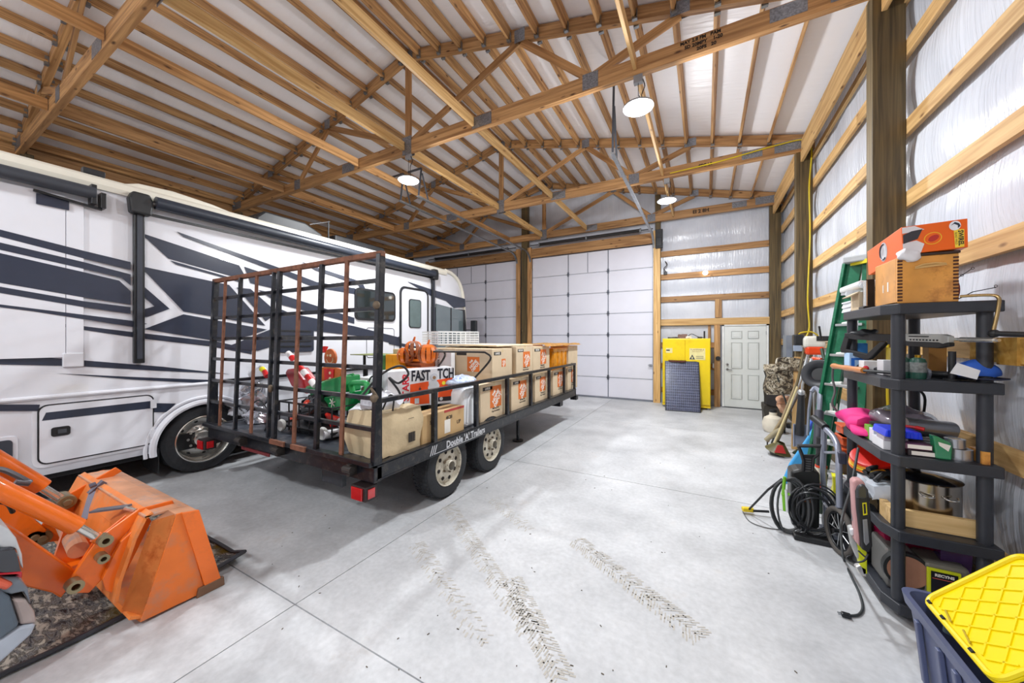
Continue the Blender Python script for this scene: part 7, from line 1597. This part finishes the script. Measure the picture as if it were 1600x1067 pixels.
MB().prism(pv(zw([(150, 140), (290, 140), (262, 180), (256, 300), (170, 300), (172, 190)])), -.02, (0, yw + .004, 0), (1, 0, 0), (0, 0, 1)).build('neck', BLKP, pw_)
for k in range(5):
    q = pv(zw([(176, 175 + 24 * k), (250, 175 + 24 * k)])); MB().box((q[0][0], yw - .004, q[0][1] - .004), (q[1][0], yw, q[0][1] + .004)).build('neck_rib', mat('rib_grey', (96, 98, 100), .4), pw_)
q = pv(zw([(175, 510), (240, 570)])); MB().box((q[0][0], yw - .006, q[1][1]), (q[1][0], yw, q[0][1])).build('dial_label', mat('dial', (140, 180, 160), .4), pw_); 
q = pv(zw([(165, 590), (265, 640)])); MB().box((q[0][0], yw - .004, q[1][1]), (q[1][0], yw, q[0][1])).build('copper_fitting', mat('copper', (120, 76, 50), .4, .5), pw_)
rnd = random.Random(11)
cx_, cz_ = P3(1268, 790, yw).x, P3(1268, 790, yw).z
hs_ = MB()
for k in range(7):
    ra_, rb_ = .15 + rnd.uniform(-.03, .02), .19 + rnd.uniform(-.05, .03); ox, oz = rnd.uniform(-.03, .04), rnd.uniform(-.03, .03)
    pts = [Vector((cx_ + ox + ra_ * math.cos(a), yw - .05 - .012 * k + .01 * math.sin(3 * a + k), max(.02, cz_ + oz + rb_ * math.sin(a)))) for a in [2 * PI * j / 26 for j in range(26)]]
    hs_.tube(pts, .008, closed=True, n=6)
hs_.build('coiled_hose', mat('hose_black', (44, 46, 50), .35), pw_, smooth=True)
for x in (.70, .93): MB().cyl((x, 4.12, .07), (x + .03, 4.12, .07), .07, n=20).build('wheel', BLKP, pw_)
hs = MB(); cx_, cz_ = P3(1228, 790, 4.0).x, P3(1228, 780, 4.0).z
for k in range(4):
    ra_, rb_ = .11 + .02 * (k % 3), .22 + .015 * k
    hs.tube([Vector((cx_ + .01 * k + ra_ * math.cos(a), 3.92 - .015 * k, max(.015, .23 + rb_ * math.sin(a)))) for a in [2 * PI * j / 26 for j in range(26)]], .009, closed=True, n=6)
o = hs.build('garden_hose', mat('hose_grey', (70, 72, 74), .35), smooth=True); tag(o, 'looped dark hose standing left of the pressure washer', 'hose')
gr_ = thing('green_hose_nozzle', 'lime green hose gun hanging inside the looped hose', 'nozzle', tuple(P3(1227, 770, 3.9))); MB().tube([P3(1226, 745, 3.85), P3(1224, 770, 3.85), P3(1226, 798, 3.85)], .012, n=8).tube([P3(1221, 772, 3.85), P3(1234, 772, 3.85)], .012, n=8).build('gun_body', mat('lime_green', (120, 190, 40), .35), gr_, smooth=True); MB().tube([P3(1228, 765, 3.84), P3(1230, 800, 3.84)], .010).build('white_lever', WHT, gr_, smooth=True)
pl_ = thing('spray_lance', 'black lance with yellow trigger gun lying out on the concrete', 'lance', tuple(P3(1175, 797, 3.7)))
a = P(1160, 798, z=.02); MB().tube([P3(1222, 748, 3.95), P3(1200, 765, 3.9).lerp(a, .0), a + Vector((.05, 0, .02)), a], .009, n=8).build('lance_tube', BLK, pl_, smooth=True)
g0 = P(1163, 797, z=.03); MB().cbox(g0 + Vector((.03, .0, .01)), (.1, .05, .04), rotm(g0, rz=.3)).build('yellow_gun', mat('gun_yellow', (226, 196, 20), .35), pl_, bevel=.01); MB().tube([g0 + Vector((.07, 0, .01)), g0 + Vector((.20, .03, .02))], .012).build('grip', BLK, pl_)
pole('thin_cable', 'thin grey cable curving over the concrete from the yellow gun', 'cable', [P(1161, 800, z=.006), P(1172, 815, z=.006), P(1200, 825, z=.006), P(1232, 827, z=.006), P(1255, 822, z=.006)], .004, mat('cord_grey', (90, 88, 88), .5), smooth=6)
o = MB().box((.66, 3.78, 0), (.98, 3.86, .045)).build('flat_black_base', BLKP, bevel=.01); tag(o, 'low black plastic bar on the floor in front of the hose coils', 'tool_crossbar')
# ---------------- small bicycle wheel, pink-black tool, lime unit ----------------
bw = thing('balance_bike', 'small bicycle wheel with knobby tyre leaning by the shelf corner', 'bicycle', (.93, 3.7, 0)); cw = Vector((.93, 3.70, .185))
axw = Vector((1, .25, 0)).normalized(); tan_ = Vector((-axw.y, axw.x, 0))
def wr_(r): return [cw + tan_ * (r * math.cos(a)) + Vector((0, 0, r * math.sin(a))) for a in [2 * PI * j / 40 for j in range(40)]]
MB().tube(wr_(.162), .021, closed=True, n=10).build('tyre', mat('tyre_grey', (84, 80, 76), .8, bump=.3, bscale=60), bw, smooth=True); MB().tube(wr_(.138), .009, closed=True, n=8).build('rim', BLK, bw, smooth=True)
for k in range(9):
    a = 2 * PI * k / 9; MB().cyl(cw, cw + tan_ * (.138 * math.cos(a)) + Vector((0, 0, .138 * math.sin(a))), .003, n=6).build('spoke', ALU, bw)
MB().cyl(cw - axw * .04, cw + axw * .04, .016, n=12).build('hub', BLK, bw)
MB().tube([cw + Vector((.03, 0, 0)), Vector((1.0, 3.75, .40)), Vector((1.0, 3.9, .45))], .014, n=8).build('fork', BLK, bw, smooth=True)
pk = thing('battery_tool', 'tall black and dusty pink battery tool with yellow mark leaning at the shelf corner', 'tool', (.93, 3.02, 0)); yk = 2.93
zk = lambda L: [(x / 7.62 + 1280, y / 7.62 + 690) for x, y in L]
def pk_(nm, L, m, th, y=yk, bev=.01): return MB().prism([(P3(a, b, y).x, P3(a, b, y).z) for a, b in zk(L)], -th, (0, y, 0), (1, 0, 0), (0, 0, 1)).build(nm, m, pk, bevel=bev)
pk_('pink_shell', [(400, 480), (440, 455), (520, 460), (560, 520), (470, 700), (500, 1067), (490, 1260), (440, 1200)], mat('dusty_pink', (196, 150, 150), .5), .07, 2.95)
pk_('black_body', [(440, 600), (470, 530), (540, 510), (590, 580), (620, 900), (640, 1250), (600, 1330), (510, 1290), (480, 1067), (450, 800)], BLKP, .06)
pk_('grip_cap', [(445, 560), (480, 515), (540, 512), (580, 570), (585, 670), (560, 690), (450, 680)], mat('cap_charcoal', (54, 56, 60), .3), .02, yk - .012)
pk_('grey_panel', [(520, 930), (575, 925), (600, 1200), (560, 1240), (535, 1200)], mat('pewter', (140, 142, 146), .35, .4), .01, yk - .006, .003)
pk_('yellow_mark', [(515, 730), (565, 725), (575, 870), (525, 880)], mat('mark_yellow', (220, 210, 20), .4), .004, yk - .004, .001); pk_('mark_inner', [(528, 745), (553, 742), (560, 855), (536, 862)], BLKP, .004, yk - .007, .001)
MB().box((.90, 2.97, 0), (.97, 3.03, .32)).build('foot', BLKP, pk) if False else None
lu = thing('lime_unit', 'lime green and grey power unit on the floor in front of the shelf corner', 'tool', (.93, 3.1, 0))
yl = 3.02
def lu_(nm, L, m, th=.05, y=yl): return MB().prism([(P3(a, b, y).x, max(0.002, P3(a, b, y).z)) for a, b in [(x / 6.275 + 1280, yy_ / 6.275 + 800) for x, yy_ in L]], -th, (0, y, 0), (1, 0, 0), (0, 0, 1)).build(nm, m, lu, bevel=.006)
lu_('lime_body', [(360, 250), (400, 300), (470, 400), (475, 610), (430, 620), (400, 520), (375, 400)], mat('lime', (206, 214, 30), .35)); lu_('grey_side', [(295, 160), (340, 150), (365, 260), (400, 430), (380, 470), (320, 330)], mat('pewter2', (170, 172, 170), .4)); lu_('metal_foot', [(355, 540), (400, 520), (470, 560), (470, 640), (400, 620)], CHR, .04, yl - .0)
lu_('white_plug', [(300, 170), (345, 165), (355, 225), (315, 235)], WHT, .02, yl - .03)
pole('power_cord', 'black power cord running down to a plug on the concrete', 'cord', [P3(1341, 700, 3.3), P3(1330, 760, 3.1), P(1318, 800, y=3.0), P(1314, 830, y=2.95), P(1318, 872, z=.03), P(1330, 900, z=.008), P(1342, 925, z=.008), P(1348, 948, z=.008), P(1342, 960, z=.008), P(1328, 962, z=.008)], .0075, mat('cord_dark', (52, 56, 58), .5), smooth=8)
c = P(1322, 961, z=.014); pg = thing('cord_plug', 'three-prong plug end lying on the concrete', 'plug', (c.x, c.y, 0)); MB().cbox(c, (.045, .03, .024)).build('plug_body', BLK, pg, bevel=.005); 
for d in (-.008, .008): MB().cbox(c + Vector((-.03, d, 0)), (.018, .002, .006)).build('prong', GALV, pg)
pole('extension_cord', 'thin black cord loop beside the lime unit', 'cord', [P3(1341, 860, 2.95), P3(1352, 870, 2.93), P3(1356, 866, 2.92), P3(1350, 876, 2.9), P3(1335, 878, 2.9), P3(1323, 872, 2.9), P3(1330, 868, 2.92)], .005, BLK, smooth=6)
pole('chain', 'light chain hanging beside the pink tool', 'chain', [P3(1334, 790, 3.0), P3(1333, 800, 3.0), P3(1332, 813, 3.0)], .006, GALV)
